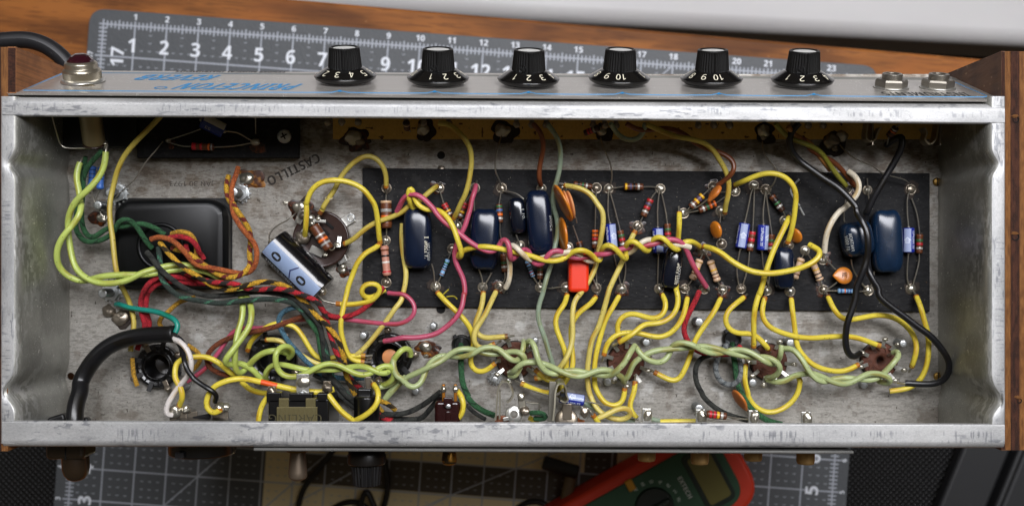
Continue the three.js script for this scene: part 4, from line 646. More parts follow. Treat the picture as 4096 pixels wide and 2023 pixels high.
wire('y', 1.4, [[1830,1564,30],[1850,1595,34],[1853,1640,33.4],[1838,1669,33],[1805,1693,27]], 'yellow wire on the right of the small maroon switch', { ends: 's' });
wire('cblack', 1.4, [[1287,1492,9],[1336,1525,9.5],[1382,1578,10],[1427,1615,10.5],[1476,1644,11],[1526,1654,11.9],[1587,1658,13],[1641,1646,14.1],[1682,1625,15],[1723,1597,20.7],[1760,1568,26]], 'black cloth wire reaching the left lug of the maroon switch');
wire('cblack', 1.4, [[1254,1496,8],[1312,1529,8],[1361,1582,8],[1415,1627,8.5],[1468,1664,9],[1538,1673,9.3],[1620,1677,9.7],[1682,1675,10],[1719,1636,14.7],[1744,1607,18],[1764,1578,25]], 'black cloth wire passing under the other to the maroon switch');
wire('cyb', 1.3, [[1517,1603,16],[1550,1615,15],[1579,1638,10]], 'yellow and black cloth wire end near the fuse holder');
wire('cyb', 1.2, [[1509,1623,14],[1526,1644,12.2],[1546,1669,10]], 'yellow and black cloth wire short piece below the fuse contact');
wire('crb', 1.35, [[1493,1648,16],[1517,1660,14.2],[1546,1681,12],[1575,1679,10]], 'red and black cloth wire end below the fuse contact');
wire('hg', 1.4, [[1517,1549,12],[1554,1541,11],[1579,1525,12],[1587,1492,14]], 'pale green wire beside the fuse holder contact');
wire('hg', 1.4, [[1538,1595,8],[1559,1566,9],[1600,1525,10],[1620,1508,12]], 'pale green wire slanting right of the fuse holder contact');
wire('cblack', 1.1, [[1867,1619,14],[1896,1650,12.2],[1941,1677,10]], 'thin black cloth wire right of the maroon switch');
const cord = solo('mains_cable', tubeOn([[294,1730,30],[296,1681,30],[301,1619,27],[321,1553,22],[318,1532,20],[347,1476,19],[382,1428,19.5],[432,1385,20],[495,1357,21.5],[566,1343,23],[637,1338,24.7],[692,1336,26]].map(P3), 0.0042, { radial: 22 }), std({ color: hex('#141416'), roughness: 0.3, map: speck }), 'thick black mains cord curving in through the back wall at the left', 'cord');
{ const e = P3([692,1336,26]), d = P3([637,1338,25.3]).sub(e).normalize().negate(); part('cut_sleeve', turned(e.clone().addScaledVector(d, -0.002), e.clone().addScaledVector(d, 0.0006), [[0, 4.25], [1.6, 4.4], [2.4, 4.3], [2.5, 3.6], [0.6, 3.2]], 24), M.black, cord); }
wire('white2', 1.4, [[690,1355,26],[729,1375,30],[754,1412,30.5],[764,1454,31],[757,1493,28.5],[732,1525,26],[701,1560,25],[676,1603,25.8],[678,1595,26],[660,1652,26],[674,1667,25],[687,1660,24]], 'white mains wire from the cord to the outlet');
wire('blk', 1.3, [[708,1362,24],[729,1405,27],[738,1454,33],[752,1490,32.5],[778,1518,32],[769,1512,32.2],[810,1541,33],[851,1566,34],[866,1582,31.7],[859,1607,29]], 'black mains wire from the cord to the outlet', { name: 'insulated_wire' });
wire('blk', 1.2, [[708,1348,22],[725,1359,23],[736,1380,21],[725,1419,17]], 'short black wire end behind the cord sleeve');
wire('teal', 1.4, [[464,1217,5],[478,1217,8],[510,1230,11],[563,1238,13.9],[619,1246,17],[672,1265,21.6],[706,1288,25],[713,1309,25.5],[699,1330,26]], 'teal green earth wire from the cord to the solder lump', { ends: 's' });
// upper middle
wire('y', 1.4, [[1218,943,9],[1222,904,15],[1225,847,17],[1223,800,17.7],[1223,821,18],[1237,774,19.7],[1259,744,21],[1294,725,21.5],[1335,720,22],[1382,725,21.3],[1429,741,20.6],[1464,768,20],[1489,805,17.6],[1497,813,17],[1506,853,15.1],[1512,901,13],[1515,942,10.1],[1520,971,8]], 'yellow wire arching high from the round brown cap to the pink resistor', { ends: 'se' });
wire('ya', 1.35, [[1278,855,10],[1300,819,11],[1284,840,11.3],[1316,790,12],[1341,752,12.5],[1360,711,13],[1382,681,13.6],[1410,653,14.3],[1445,629,15],[1476,622,14.4],[1508,636,13.8],[1533,667,13],[1543,702,10.8],[1544,749,8]], 'yellow wire with a tied knot arching to the top left eyelet', { ends: 'se' });
{ const m = scene.children.at(-1), c = [[1303,793,11.4],[1316,799,13.4],[1327,791,11.4]].map(P3); part('thread_knot', tubeOn(c, 0.0009, { radial: 7 }), std({ color: hex('#b9ad8d'), roughness: 0.9 }), m); }
wire('ya', 1.35, [[1377,975,10],[1413,957,12],[1445,927,12],[1476,904,12],[1511,885,10.6],[1555,872,9],[1599,853,9],[1619,841,10],[1641,813,10.7],[1647,827,11],[1682,799,11.5],[1716,768,12],[1748,744,7]], 'yellow wire passing behind the arch from the brown cap to the board', { ends: 'se' });
wire('ya', 1.35, [[1754,492,24],[1795,496,25],[1825,519,24.5],[1852,547,24],[1874,579,22.5],[1885,614,21],[1885,664,19.9],[1879,702,19],[1872,742,18],[1859,783,17],[1837,824,13.9],[1833,838,13],[1814,874,9]], 'yellow wire dropping from the second pot to the board beside a red resistor', { ends: 'e' });
const pinkA = [[1587,846,9],[1600,821,11.9],[1613,793,15],[1635,777,17],[1663,777,19],[1691,791,19],[1719,819,19],[1745,848,19],[1735,841,19],[1767,879,19],[1801,907,19],[1839,934,19.5],[1874,964,20],[1908,986,20.5],[1943,1004,21],[1974,1008,20.5],[1995,989,20],[2009,959,22],[2023,954,24],[2036,979,24],[2040,1017,24],[2042,1041,20],[2056,1033,17],[2072,1017,14],[2097,995,9],[2116,1004,12],[2131,1048,17],[2153,1063,18],[2175,1052,19],[2188,1025,22],[2210,1003,22],[2238,1001,22],[2264,1017,20.1],[2292,1031,18],[2330,1031,17.5],[2367,1023,17],[2400,1015,18.9],[2419,1019,20],[2463,1003,20],[2519,989,18],[2557,984,19.5],[2595,981,21],[2633,971,21],[2667,957,21],[2699,957,20.5],[2730,971,20],[2749,1004,17],[2765,1042,16],[2782,1077,15],[2803,1111,11.1],[2826,1147,7]];
wire('pink', 1.4, pinkA, 'pink wire of the twisted trio above the board, ending at a lower eyelet', { ends: 'e' });
wire('pink', 1.35, [[1903,741,8],[1897,771,12],[1881,818,12],[1885,822,12],[1872,863,12.5],[1858,910,13],[1842,938,13],[1825,979,13],[1817,1008,13],[1820,1042,13],[1834,1077,12.5],[1852,1111,12],[1859,1149,12.3],[1858,1193,12.7],[1857,1161,13],[1852,1207,14.1],[1841,1246,15],[1816,1279,15],[1780,1311,15],[1742,1336,15],[1688,1348,15],[1635,1351,15],[1600,1349,15],[1593,1353,15],[1561,1361,12.2],[1536,1364,10]], 'pink wire falling between two blue capacitors, curving left to the third octal socket', { ends: 'se' });
const yelT = [[1675,837,9],[1655,846,10],[1647,827,11],[1635,796,16],[1633,758,18.1],[1644,746,19],[1653,771,17.7],[1661,805,16],[1685,831,16.3],[1719,842,16.7],[1751,838,17],[1779,858,19],[1801,886,21],[1819,923,21.5],[1831,964,22],[1845,1001,20.6],[1847,1020,20],[1833,1030,14],[1831,1017,12],[1858,1000,15],[1899,989,19],[1946,986,23],[1993,993,21.5],[2040,1004,20],[2087,1014,18],[2135,1027,20],[2182,1042,21],[2229,1043,22],[2264,1030,19],[2292,1006,22],[2326,998,24],[2361,1014,21],[2389,1042,17],[2400,1050,16],[2406,1017,15],[2413,989,22],[2435,977,25],[2460,990,25],[2482,1017,23],[2501,1037,19],[2508,1030,15],[2502,995,17],[2513,968,23],[2535,961,25],[2557,978,25],[2579,1001,22],[2597,1003,17],[2604,976,18],[2617,953,23],[2645,945,25],[2667,964,25],[2689,989,22.1],[2710,1001,20],[2721,986,15],[2733,967,18],[2762,964,18],[2787,976,12],[2804,989,7]];
wire('y', 1.4, yelT, 'yellow wire wound around the twisted trio above the board', { ends: 'e' });
wire('white', 1.4, [[2023,1151,8],[2036,1124,11],[2040,1083,12],[2039,1048,14],[2032,1017,14],[2036,989,16],[2050,978,20],[2072,995,23],[2091,1017,22],[2113,1037,18.4],[2141,1044,15],[2166,1031,15],[2207,1023,18],[2245,1014,21],[2286,1004,21],[2317,1015,19],[2345,1042,15],[2374,1047,15],[2396,1034,17],[2416,1001,18],[2444,990,20],[2469,1011,17],[2504,1017,14],[2535,1001,18],[2557,975,22],[2589,957,22],[2620,960,19.2],[2652,976,16],[2683,978,17],[2718,977,20],[2746,984,19],[2763,989,18]], 'white wire of the twisted trio above the board', { ends: 's' });
wire('brown', 1.3, [[2131,494,24],[2157,521,24],[2172,557,21.5],[2173,598,19],[2164,639,15],[2157,680,13.4],[2157,717,12],[2163,739,7]], 'brown wire dropping from the third pot to the top of the tall blue capacitor', { ends: 'e' });
wire('gg', 1.3, [[2191,497,26],[2213,525,25],[2233,560,22.6],[2242,601,20],[2242,645,18.1],[2235,695,16],[2223,736,13.3],[2213,771,11],[2212,812,8],[2219,849,6.4],[2224,857,6],[2232,907,6],[2227,957,6],[2218,995,7.2],[2207,1052,9],[2194,1089,10.4],[2182,1130,12],[2166,1193,12],[2170,1178,12],[2156,1221,12],[2152,1267,12],[2163,1309,13],[2180,1352,14],[2194,1405,12.9],[2209,1451,12],[2219,1486,9]], 'grey green wire running from the third pot down past the blue capacitor');
wire('gg', 1.3, [[2444,494,28],[2463,524,24],[2488,551,22],[2526,561,22],[2557,551,22],[2576,527,24.4],[2581,494,27]], 'grey green wire sagging in a loop under the front lip');
wire('ya', 1.35, [[2586,497,28],[2636,518,26],[2699,544,25],[2762,555,24],[2809,568,22],[2850,595,20.1],[2881,642,18],[2905,684,16.9],[2916,720,16],[2916,764,14.6],[2907,812,13],[2905,813,12],[2900,852,8]], 'yellow wire from under the lip to the eyelet above an orange disc', { ends: 'e' });
wire('brown', 1.3, [[2507,494,30],[2542,514,28],[2589,521,24],[2645,513,23],[2699,518,22],[2743,540,20.4],[2777,568,19],[2825,593,17],[2881,610,18.1],[2922,632,19],[2941,664,19.6],[2931,692,20],[2906,717,16.3],[2872,741,12]], 'brown wire curling from under the lip to the yellow banded resistor');
wire('y', 1.4, [[2942,739,7],[2982,722,15],[3029,702,17.6],[3076,692,20],[3123,699,21],[3161,724,20],[3183,761,19],[3185,812,16.4],[3183,819,16],[3178,869,14],[3169,916,12],[3158,954,9.3],[3152,971,8]], 'yellow wire arching in a hairpin at the top right of the board', { ends: 'se' });
wire('y', 1.45, [[3158,868,9],[3145,897,13],[3123,942,13.9],[3098,995,15],[3079,1045,15],[3064,1089,15],[3051,1140,14.7],[3035,1193,14.3],[3048,1150,14],[3033,1189,14],[3020,1238,14],[3016,1292,12.5],[3017,1345,11],[3016,1387,8]], 'straight yellow wire slanting down across the board to the third brown socket', { ends: 'se' });
wire('y', 1.5, [[2818,986,10],[2856,996,15],[2891,1015,17.3],[2928,1045,20],[2966,1067,21.4],[3013,1087,23],[3076,1094,24],[3139,1087,22.4],[3196,1074,21],[3228,1062,19],[3266,1040,18.4],[3285,1014,18],[3279,998,16],[3256,988,13.7],[3238,978,12]], 'bright yellow wire sagging across the right half of the board', { ends: 's' });
wire('yp', 1.4, [[2260,742,9],[2308,750,13],[2348,766,14.1],[2377,793,15],[2394,824,15],[2411,841,15],[2413,894,13.9],[2406,942,13],[2397,989,9],[2392,1026,7],[2380,1074,8],[2367,1105,9],[2348,1136,10],[2323,1173,10.4],[2304,1198,10.7],[2324,1171,11],[2299,1203,11.9],[2290,1253,13],[2291,1302,13],[2291,1352,13],[2281,1398,14],[2262,1440,15],[2233,1477,12],[2202,1500,9.9],[2166,1511,8],[2141,1513,7]], 'pale yellow wire bending right of the orange discs down to the first brown socket', { ends: 'se' });
wire('y', 1.4, [[2718,850,8],[2718,901,11],[2714,951,7],[2710,1020,5],[2703,1083,4],[2707,1152,6],[2704,1154,10],[2714,1192,10.5],[2707,1238,11],[2683,1270,11.3],[2651,1289,11.7],[2612,1295,12],[2580,1296,13.3],[2557,1311,14.4],[2527,1339,16],[2478,1369,13]], 'yellow wire passing behind the small tilted blue capacitor to the second brown socket', { ends: 'se' });
wire('yp', 1.4, [[2542,924,8],[2526,954,9],[2510,995,9],[2494,1034,9],[2479,1070,13],[2457,1114,13.9],[2435,1162,14.9],[2437,1157,15],[2416,1238,14.2],[2386,1327,13.3],[2371,1348,13],[2357,1419,12],[2350,1490,11],[2354,1557,11.5],[2366,1596,11.8],[2360,1574,12],[2377,1619,13],[2406,1652,14],[2447,1673,15],[2492,1678,16],[2523,1664,17.7],[2525,1644,18.7],[2502,1631,20],[2459,1640,21.1],[2426,1658,22],[2377,1679,22]], 'long pale yellow wire dropping past the second brown socket into a curl at the jacks', { ends: 's' });
wire('y', 1.4, [[2480,1178,7],[2450,1231,10],[2423,1277,10],[2407,1327,10],[2389,1398,10],[2384,1419,10],[2377,1490,9.4],[2380,1546,9],[2377,1537,9],[2398,1584,9.5],[2428,1617,10],[2463,1623,9.7],[2492,1605,9.4],[2500,1553,9]], 'yellow wire hooking under the second brown socket from the left', { ends: 'se' });
wire('y', 1.4, [[2541,1527,9],[2537,1570,11],[2521,1611,12],[2519,1636,12.5],[2535,1658,13],[2548,1673,14]], 'short yellow wire from the second brown socket to a phono lug', { ends: 's' });
wire('y', 1.4, [[2648,1177,7],[2664,1210,11],[2661,1242,11.5],[2642,1267,12],[2609,1274,12],[2573,1265,12],[2534,1254,11.6],[2499,1260,11.3],[2475,1284,11],[2469,1316,10.1],[2477,1353,9]], 'yellow wire in an s bend above the second brown socket', { ends: 'se' });
wire('y', 1.4, [[2750,1189,7],[2743,1231,11],[2729,1274,11.5],[2706,1311,12],[2672,1339,11.6],[2637,1349,11.3],[2598,1343,11],[2556,1332,10.5],[2517,1330,10],[2478,1334,10],[2446,1353,10],[2425,1384,9.5],[2416,1421,9]], 'yellow wire sweeping left to the far side of the second brown socket', { ends: 'se' });
wire('y', 1.4, [[2885,1189,7],[2860,1242,11],[2832,1284,11],[2800,1330,11],[2779,1366,11],[2764,1415,10],[2750,1454,10.5],[2729,1499,11],[2710,1522,10.7],[2683,1522,10.4],[2653,1507,10],[2618,1488,9]], 'yellow wire with a v bend right of the second brown socket', { ends: 'se' });
wire('y', 1.4, [[2977,1189,7],[2945,1214,11],[2913,1244,11.5],[2901,1279,12],[2913,1311,12],[2941,1331,12],[2980,1334,10.9],[3012,1335,10],[3037,1352,11.3],[3062,1380,13],[3076,1398,10]], 'yellow wire in a c bend above the third brown socket', { ends: 'se' });
wire('y', 1.4, [[3061,1189,7],[3051,1231,9],[3052,1270,9.5],[3072,1302,10],[3108,1323,10.3],[3154,1338,10.7],[3196,1348,11],[3253,1352,11.5],[3306,1348,12],[3359,1345,12],[3412,1347,11.4],[3458,1359,10.8],[3501,1376,10.3],[3522,1383,10]], 'yellow wire running right under the black leads to the last brown socket', { ends: 'se' });
wire('y', 1.4, [[3166,1191,7],[3171,1238,10],[3178,1292,9.5],[3184,1341,9],[3193,1391,9.5],[3218,1426,10],[3250,1456,10.5],[3288,1474,11],[3334,1484,10.6],[3377,1484,10.3],[3412,1472,10],[3435,1458,9]], 'yellow wire hanging from the right edge down to the last brown socket', { ends: 'se' });
wire('y', 1.4, [[3313,1184,7],[3334,1231,11],[3356,1261,11.3],[3380,1278,11.6],[3419,1277,12],[3465,1267,11.5],[3518,1260,11],[3564,1266,11],[3600,1281,11],[3635,1311,11],[3660,1348,11.3],[3669,1391,11.7],[3662,1429,12],[3649,1467,9]], 'yellow wire making a wide arc around the last brown socket', { ends: 'se' });
wire('y', 1.4, [[3667,1184,7],[3685,1228,11],[3699,1281,11.5],[3713,1327,12],[3717,1376,12],[3715,1426,12],[3706,1472,11],[3688,1511,10],[3660,1541,9.1],[3617,1557,8.2],[3561,1564,7]], 'outermost yellow wire at the right, from board corner to the last socket', { ends: 's' });
wire('y', 1.4, [[2984,1458,8],[2980,1504,10],[2984,1543,9.6],[2998,1585,9.1],[2990,1574,9],[3012,1617,8.6],[3043,1640,8.3],[3076,1650,8],[3105,1646,8],[3146,1627,8],[3183,1590,8.5],[3200,1549,9],[3202,1504,9],[3198,1529,9],[3196,1490,9]], 'yellow wire in a deep u below the third brown socket', { ends: 's' });
wire('y', 1.4, [[1749,1169,7],[1784,1207,10],[1819,1240,10.5],[1855,1276,11],[1880,1311,9.9],[1892,1343,9],[1894,1384,8],[1883,1422,9],[1881,1454,9.5],[1895,1479,10],[1922,1489,10],[1950,1479,10],[1981,1453,10]], 'yellow wire from the first lower eyelet hooking into the first brown socket', { ends: 'se' });
wire('yp', 1.4, [[1933,1169,7],[1929,1214,10],[1915,1256,10],[1901,1292,10],[1901,1320,9],[1915,1343,10],[1943,1352,10.9],[1982,1349,12],[2030,1345,12]], 'yellow wire turning right to the top of the first brown socket', { ends: 'se' });
wire('yp', 1.4, [[1986,1162,7],[1963,1210,11],[1940,1260,12.1],[1915,1299,13],[1897,1330,13.5],[1895,1362,14],[1908,1387,12],[1940,1394,10],[1980,1375,10]], 'yellow wire curling under the green pair by the first brown socket', { ends: 'se' });
wire('y', 1.4, [[2269,1178,7],[2256,1221,11],[2230,1253,11.6],[2221,1284,12],[2228,1323,12],[2246,1366,12],[2262,1412,11.5],[2267,1458,11],[2255,1499,10],[2226,1525,9],[2194,1522,9],[2163,1499,9],[2141,1477,9]], 'yellow wire with a wavy drop right of the first brown socket', { ends: 'se' });
wire('y', 1.4, [[2384,1187,7],[2361,1217,10],[2325,1242,10],[2301,1269,10],[2285,1306,9],[2285,1355,9],[2290,1415,9],[2292,1461,9.5],[2274,1507,10],[2251,1539,11],[2219,1568,12],[2184,1572,11.5],[2145,1560,11],[2085,1534,9]], 'yellow wire looping lowest under the first brown socket behind the jack spring', { ends: 'se' });
wire('y', 1.3, [[2640,1686,14],[2706,1685,13],[2788,1685,14]], 'straight yellow wire lying along the back wall between phono lugs');
wire('gg', 1.3, [[2332,1609,9],[2377,1632,8.5],[2418,1652,8],[2480,1675,9],[2541,1685,10]], 'grey green wire slanting behind the yellow curl at the jacks');
wire('gg', 1.2, [[2603,1675,15],[2632,1681,14],[2661,1691,13]], 'short grey green wire on the first phono lug');
wire('cgreen', 1.5, [[2931,1376,-2],[2936,1426,7],[2945,1486,8],[2952,1536,8],[2966,1571,8],[2953,1541,8],[2977,1590,9],[3006,1636,10],[3043,1664,10.6],[3072,1683,11],[3097,1690,11.4],[3130,1697,12]], 'dark green cloth wire from the right grommet to the back wall');
wire('cblack', 1.35, [[2910,1380,-2],[2871,1412,6],[2832,1421,8],[2800,1437,8],[2784,1465,8],[2782,1504,8.3],[2793,1546,8.6],[2818,1585,8.9],[2805,1574,9],[2842,1615,10.6],[2883,1644,12],[2928,1664,13.3],[2994,1681,15]], 'dark grey cloth wire looping left from the right grommet to the last phono lug');
wire('cgrey', 1.4, [[2910,1369,0],[2895,1405,6],[2872,1433,6.5],[2862,1468,7],[2874,1514,7],[2906,1539,7],[2941,1537,8.5],[2964,1507,10],[2966,1468,8.5],[2956,1433,7]], 'grey braided shield wire coiled below the right grommet');
wire('cred', 1.4, [[2798,1166,7],[2782,1203,10],[2757,1253,11],[2738,1299,10.4],[2736,1330,10],[2749,1359,9.6],[2775,1394,9],[2825,1415,8],[2895,1417,6.8],[2938,1412,6],[2963,1384,4]], 'red cloth wire from the board passing under the green pair to the right grommet');
wire('cgreen', 1.5, [[1844,1380,-2],[1841,1412,6],[1844,1451,9],[1846,1504,9.5],[1855,1550,10],[1880,1596,10],[1863,1578,10],[1887,1611,11.3],[1929,1642,13],[1978,1662,15]], 'green cloth wire from the left grommet to the first output jack');
wire('blk', 1.7, [[3200,491,26],[3170,522,25],[3158,557,24],[3167,601,22],[3196,639,20],[3252,681,20],[3304,718,20],[3350,746,20],[3395,789,21],[3437,843,22],[3423,842,23],[3450,883,22],[3470,925,24],[3475,981,24],[3470,1037,22],[3457,1075,22],[3440,1120,21],[3423,1165,20],[3426,1185,20],[3409,1242,19.5],[3391,1291,19],[3384,1348,17.3],[3387,1394,16],[3402,1422,13.5],[3419,1428,12],[3442,1412,9]], 'black lead from the front lip crossing over the small blue capacitor', { name: 'black_lead' });
wire('blk', 1.7, [[3548,579,12],[3569,563,16],[3593,549,20],[3614,542,22],[3612,575,22],[3597,617,20.7],[3569,666,19],[3541,714,18],[3513,760,17],[3485,812,15.4],[3468,857,14],[3468,842,13],[3463,890,11],[3468,967,9],[3471,1043,15],[3478,1089,19],[3499,1130,19.4],[3523,1165,19.8],[3511,1177,20],[3550,1214,20],[3607,1256,20],[3670,1304,20],[3724,1343,20],[3766,1391,19.5],[3798,1444,19],[3798,1486,17.1],[3773,1523,15],[3731,1536,13.1],[3656,1534,10],[3623,1532,9]], 'black lead with the large bow around the right end of the board', { name: 'black_lead', ends: 'e' });
wire('white', 1.5, [[3395,685,13],[3423,704,15],[3440,739,16],[3430,779,15.1],[3395,817,14],[3363,847,13.2],[3370,835,13],[3339,870,13],[3315,915,13],[3304,957,10.7],[3299,1009,8]], 'cream wire bending around the left of the small blue capacitor', { ends: 'e' });
wire('olive', 1.3, [[3104,494,28],[3133,529,25],[3167,554,23],[3242,582,22],[3283,607,19],[3318,655,15.9],[3350,700,13],[3386,742,8]], 'olive green wire dropping from the front lip at the right', { ends: 'e' });
wire('tan', 1.3, [[3155,507,27],[3186,544,23],[3238,568,20],[3270,613,17.4],[3301,652,15],[3322,680,11]], 'tan wire beside the olive one at the right');
wire('brown', 1.3, [[3210,547,22],[3245,600,19.3],[3290,624,17],[3336,648,14.8],[3367,676,13],[3395,711,9.7],[3416,739,7.1],[3430,746,6]], 'brown wire under the olive one at the right');
// bare wires
bare(0.42, [[204,459,36],[220,519,32],[242,585,25],[252,592,24.9],[314,592,24.6],[406,591,24]], 'stiff bare wire bent at a right angle by the lamp holder');
bare(0.35, [[649,566,9],[616,607,13],[582,645,13.6],[563,676,14],[535,720,13.1],[491,758,12],[453,799,11]], 'thin bare wire from the small black board to the transformer post');
bare(0.35, [[1020,456,18],[1021,535,9]], 'short straight bare wire up from the small black board');
bare(0.4, [[2006,544,4],[1993,585,9],[1981,645,9.6],[1982,689,10],[1996,717,6.8],[2006,742,4]], 'bent bare wire from the third pot joint to the board');
bare(0.4, [[2403,551,3],[2413,592,6],[2435,632,7.5],[2447,676,9],[2449,711,6.4],[2442,742,4]], 'bent bare wire from the fourth pot joint to the board');
bare(0.4, [[3051,566,3],[3054,601,6],[3073,639,7.8],[3109,676,10],[3104,717,7.3],[3093,742,5.5],[3076,757,4]], 'bent bare wire from the fifth pot joint to the board');
bare(0.32, [[3362,579,3],[3395,617,7],[3443,645,8.9],[3499,666,11],[3534,697,10.3],[3576,706,9.8],[3628,721,9],[3645,746,4]], 'long thin bare wire from the sixth pot joint to the far eyelet');
bare(0.35, [[2188,1152,4],[2207,1155,7],[2229,1147,5.6],[2254,1149,4]], 'short bare link between two lower eyelets beside the orange capacitor');
bare(0.35, [[3019,755,4],[3042,755,5],[3064,757,4]], 'short bare link between two upper eyelets');
bare(0.35, [[2081,1545,9],[2130,1562,13],[2200,1582,14.3],[2237,1586,15]], 'thin bare wire from the first brown socket to the small lying capacitor');
bare(0.35, [[2817,1683,18],[2891,1681,20],[2998,1675,18]], 'bare wire joining two phono lugs along the back wall');
// ---------------------------------------------------------------- components
const BC = { black: '#0f0f10', brown: '#6a3a1e', red: '#b5202c', orange: '#d9641b', yellow: '#dba91d', green: '#2c6136', blue: '#41659b', violet: '#4d4562', grey: '#8f8d88', white: '#d6d2c8', silver: '#b9b7b0', gold: '#a67c2e', tan: '#c4a07c' };
const bandMat = {}; for (const k in BC) bandMat[k] = std({ color: hex(BC[k]), roughness: 0.4, metalness: k === 'silver' ? 0.4 : 0 });
const bodyMat = { comp: std({ color: hex('#63371f'), roughness: 0.4, map: speck }), dark: std({ color: hex('#3a2014'), roughness: 0.42, map: speck }), film: std({ color: hex('#7fa9cf'), roughness: 0.3 }), tan: std({ color: hex('#c9a98a'), roughness: 0.4 }), pink: std({ color: hex('#c08876'), roughness: 0.5, map: speck }), blue: std({ color: hex('#3f6fc0'), roughness: 0.35 }) };
// resistor between two points of its body; leads run on to given points
function resistor(body, a, b, r, bands, label, la, lb) {
  const A = P3(a), B = P3(b), L = A.distanceTo(B) * 1000, film = body === 'film' || body === 'tan' || body === 'pink' || body === 'blue';
  const t = thing('resistor', label, 'resistor', V((A.x + B.x) / 2, Math.min(A.y, B.y) - r / 1000, (A.z + B.z) / 2));
  const e = L * 0.2, waist = r * 0.84, rad = (f) => { const x = f * L; if (!film) return r; const k = Math.min(x, L - x); return k > e ? waist : waist + (r - waist) * (0.5 + 0.5 * Math.cos(clamp((k - e * 0.45) / (e * 0.55)) * Math.PI)); };
  const pr = [[0, 0], [0, r * 0.62]]; pr.push([film ? 0.35 : 0.12, film ? r * 0.86 : r * 0.97]); for (let i = 1; i < 24; i++) { const f = 0.04 + 0.92 * i / 24; pr.push([f * L, rad(f)]); } pr.push([L - (film ? 0.35 : 0.12), film ? r * 0.86 : r * 0.97], [L, r * 0.62], [L, 0]);
  part('body', turned(A, B, pr, 22), bodyMat[body], t);
  for (const [f, w, c] of bands) { const d = B.clone().sub(A); const p0 = A.clone().addScaledVector(d, f - w / 2), p1 = A.clone().addScaledVector(d, f + w / 2), l = p0.distanceTo(p1) * 1000; part('colour_band', turned(p0, p1, [[0, rad(f - w / 2) - 0.1], [0, rad(f - w / 2) + 0.05], [l / 2, rad(f) + 0.06], [l, rad(f + w / 2) + 0.05], [l, rad(f + w / 2) - 0.1]], 22), bandMat[c], t); }
  const lr = 0.00038; if (la) part('lead', tubeOn([A, ...la.map(P3)], lr, { radial: 7 }), M.lead, t); if (lb) part('lead', tubeOn([B, ...lb.map(P3)], lr, { radial: 7 }), M.lead, t);
  return t;
}
const b4 = (c, at = [0.16, 0.32, 0.5, 0.74], w = 0.11) => c.map((k, i) => [at[i], w, k]);
resistor('comp', [1543,802,6], [1545,912,6], 2.9, [[0.05, 0.08, 'tan'], [0.36, 0.11, 'grey'], [0.6, 0.12, 'orange'], [0.83, 0.1, 'brown']], 'large upright brown resistor with an orange band at the left end of the board', [[1544,777,5],[1545,757,4]], [[1546,935,5],[1544,959,4]]);
resistor('pink', [1536,982,6], [1548,1103,6], 2.35, [[0.15, 0.05, 'brown'], [0.34, 0.06, 'black'], [0.55, 0.06, 'white'], [0.86, 0.05, 'red']], 'salmon pink resistor below the large brown one', [[1537,970,5],[1543,962,4]], [[1550,1121,5],[1545,1133,4]]);
resistor('comp', [1774,812,6], [1801,864,6], 1.7, b4(['red', 'red', 'yellow', 'silver'], [0.14, 0.32, 0.62, 0.84]), 'brown resistor banded red red yellow under the pink wire near the top left eyelet', [[1764,780,5],[1756,755,4]], [[1817,894,5],[1826,905,4]]);
resistor('comp', [1864,806,5], [1835,874,5], 1.6, b4(['red', 'red', 'yellow', 'silver'], [0.14, 0.32, 0.6, 0.8]), 'brown resistor banded red and yellow partly hidden behind a yellow wire', [[1889,768,5],[1899,753,4]], [[1822,891,4],[1826,904,4]]);
resistor('comp', [1996,816,6], [2000,890,6], 1.65, b4(['green', 'blue', 'orange', 'silver'], [0.13, 0.33, 0.56, 0.78]), 'brown resistor banded green blue orange between two blue capacitors', [[2001,790,5],[2004,761,4]], [[1999,932,5],[2004,954,4]]);
resistor('film', [1792,1037,5], [1764,1103,5], 1.35, [[0.22, 0.09, 'green'], [0.36, 0.06, 'black'], [0.5, 0.07, 'black'], [0.63, 0.07, 'brown'], [0.88, 0.06, 'brown']], 'pale blue resistor beside the leftmost blue capacitor', [[1801,1017,4],[1808,998,4]], [[1751,1130,4],[1743,1144,4]]);
resistor('comp', [2013,1014,5], [2019,1087,5], 1.65, b4(['brown', 'green', 'brown', 'silver'], [0.12, 0.5, 0.3, 0.73]), 'brown resistor with one green band beside the cream wire', [[2009,982,5],[2004,956,4]], [[2023,1114,5],[2006,1143,4]]);
resistor('film', [2107,1042,5], [2133,1107,5], 1.35, [[0.2, 0.07, 'brown'], [0.4, 0.08, 'black'], [0.55, 0.07, 'black'], [0.7, 0.06, 'red'], [0.88, 0.07, 'brown']], 'pale blue resistor just below the tall middle blue capacitor', [[2091,1004,4],[2083,984,4]], [[2147,1130,4],[2158,1147,4]]);
resistor('comp', [2160,1061,5], [2160,1116,5], 1.6, b4(['green', 'silver'], [0.3, 0.66]), 'dark brown resistor with a silver band left of the grey green wire', [[2163,1020,5],[2163,1001,5]], [[2160,1133,4],[2160,1149,4]]);
resistor('comp', [2294,735,5], [2369,747,5], 1.45, b4(['brown', 'black', 'green', 'silver'], [0.1, 0.28, 0.5, 0.7], 0.1), 'brown resistor lying sideways above the pale yellow bend near the discs', [[2270,739,4],[2251,752,4]], [[2380,747,4],[2386,752,4]]);
resistor('comp', [2496,746,6], [2574,747,6], 1.75, b4(['yellow', 'violet', 'black', 'silver'], [0.11, 0.34, 0.53, 0.75], 0.11), 'brown resistor lying sideways, banded yellow violet black, at the board top', [[2472,749,5],[2435,757,4]], [[2614,746,5],[2641,753,4]]);
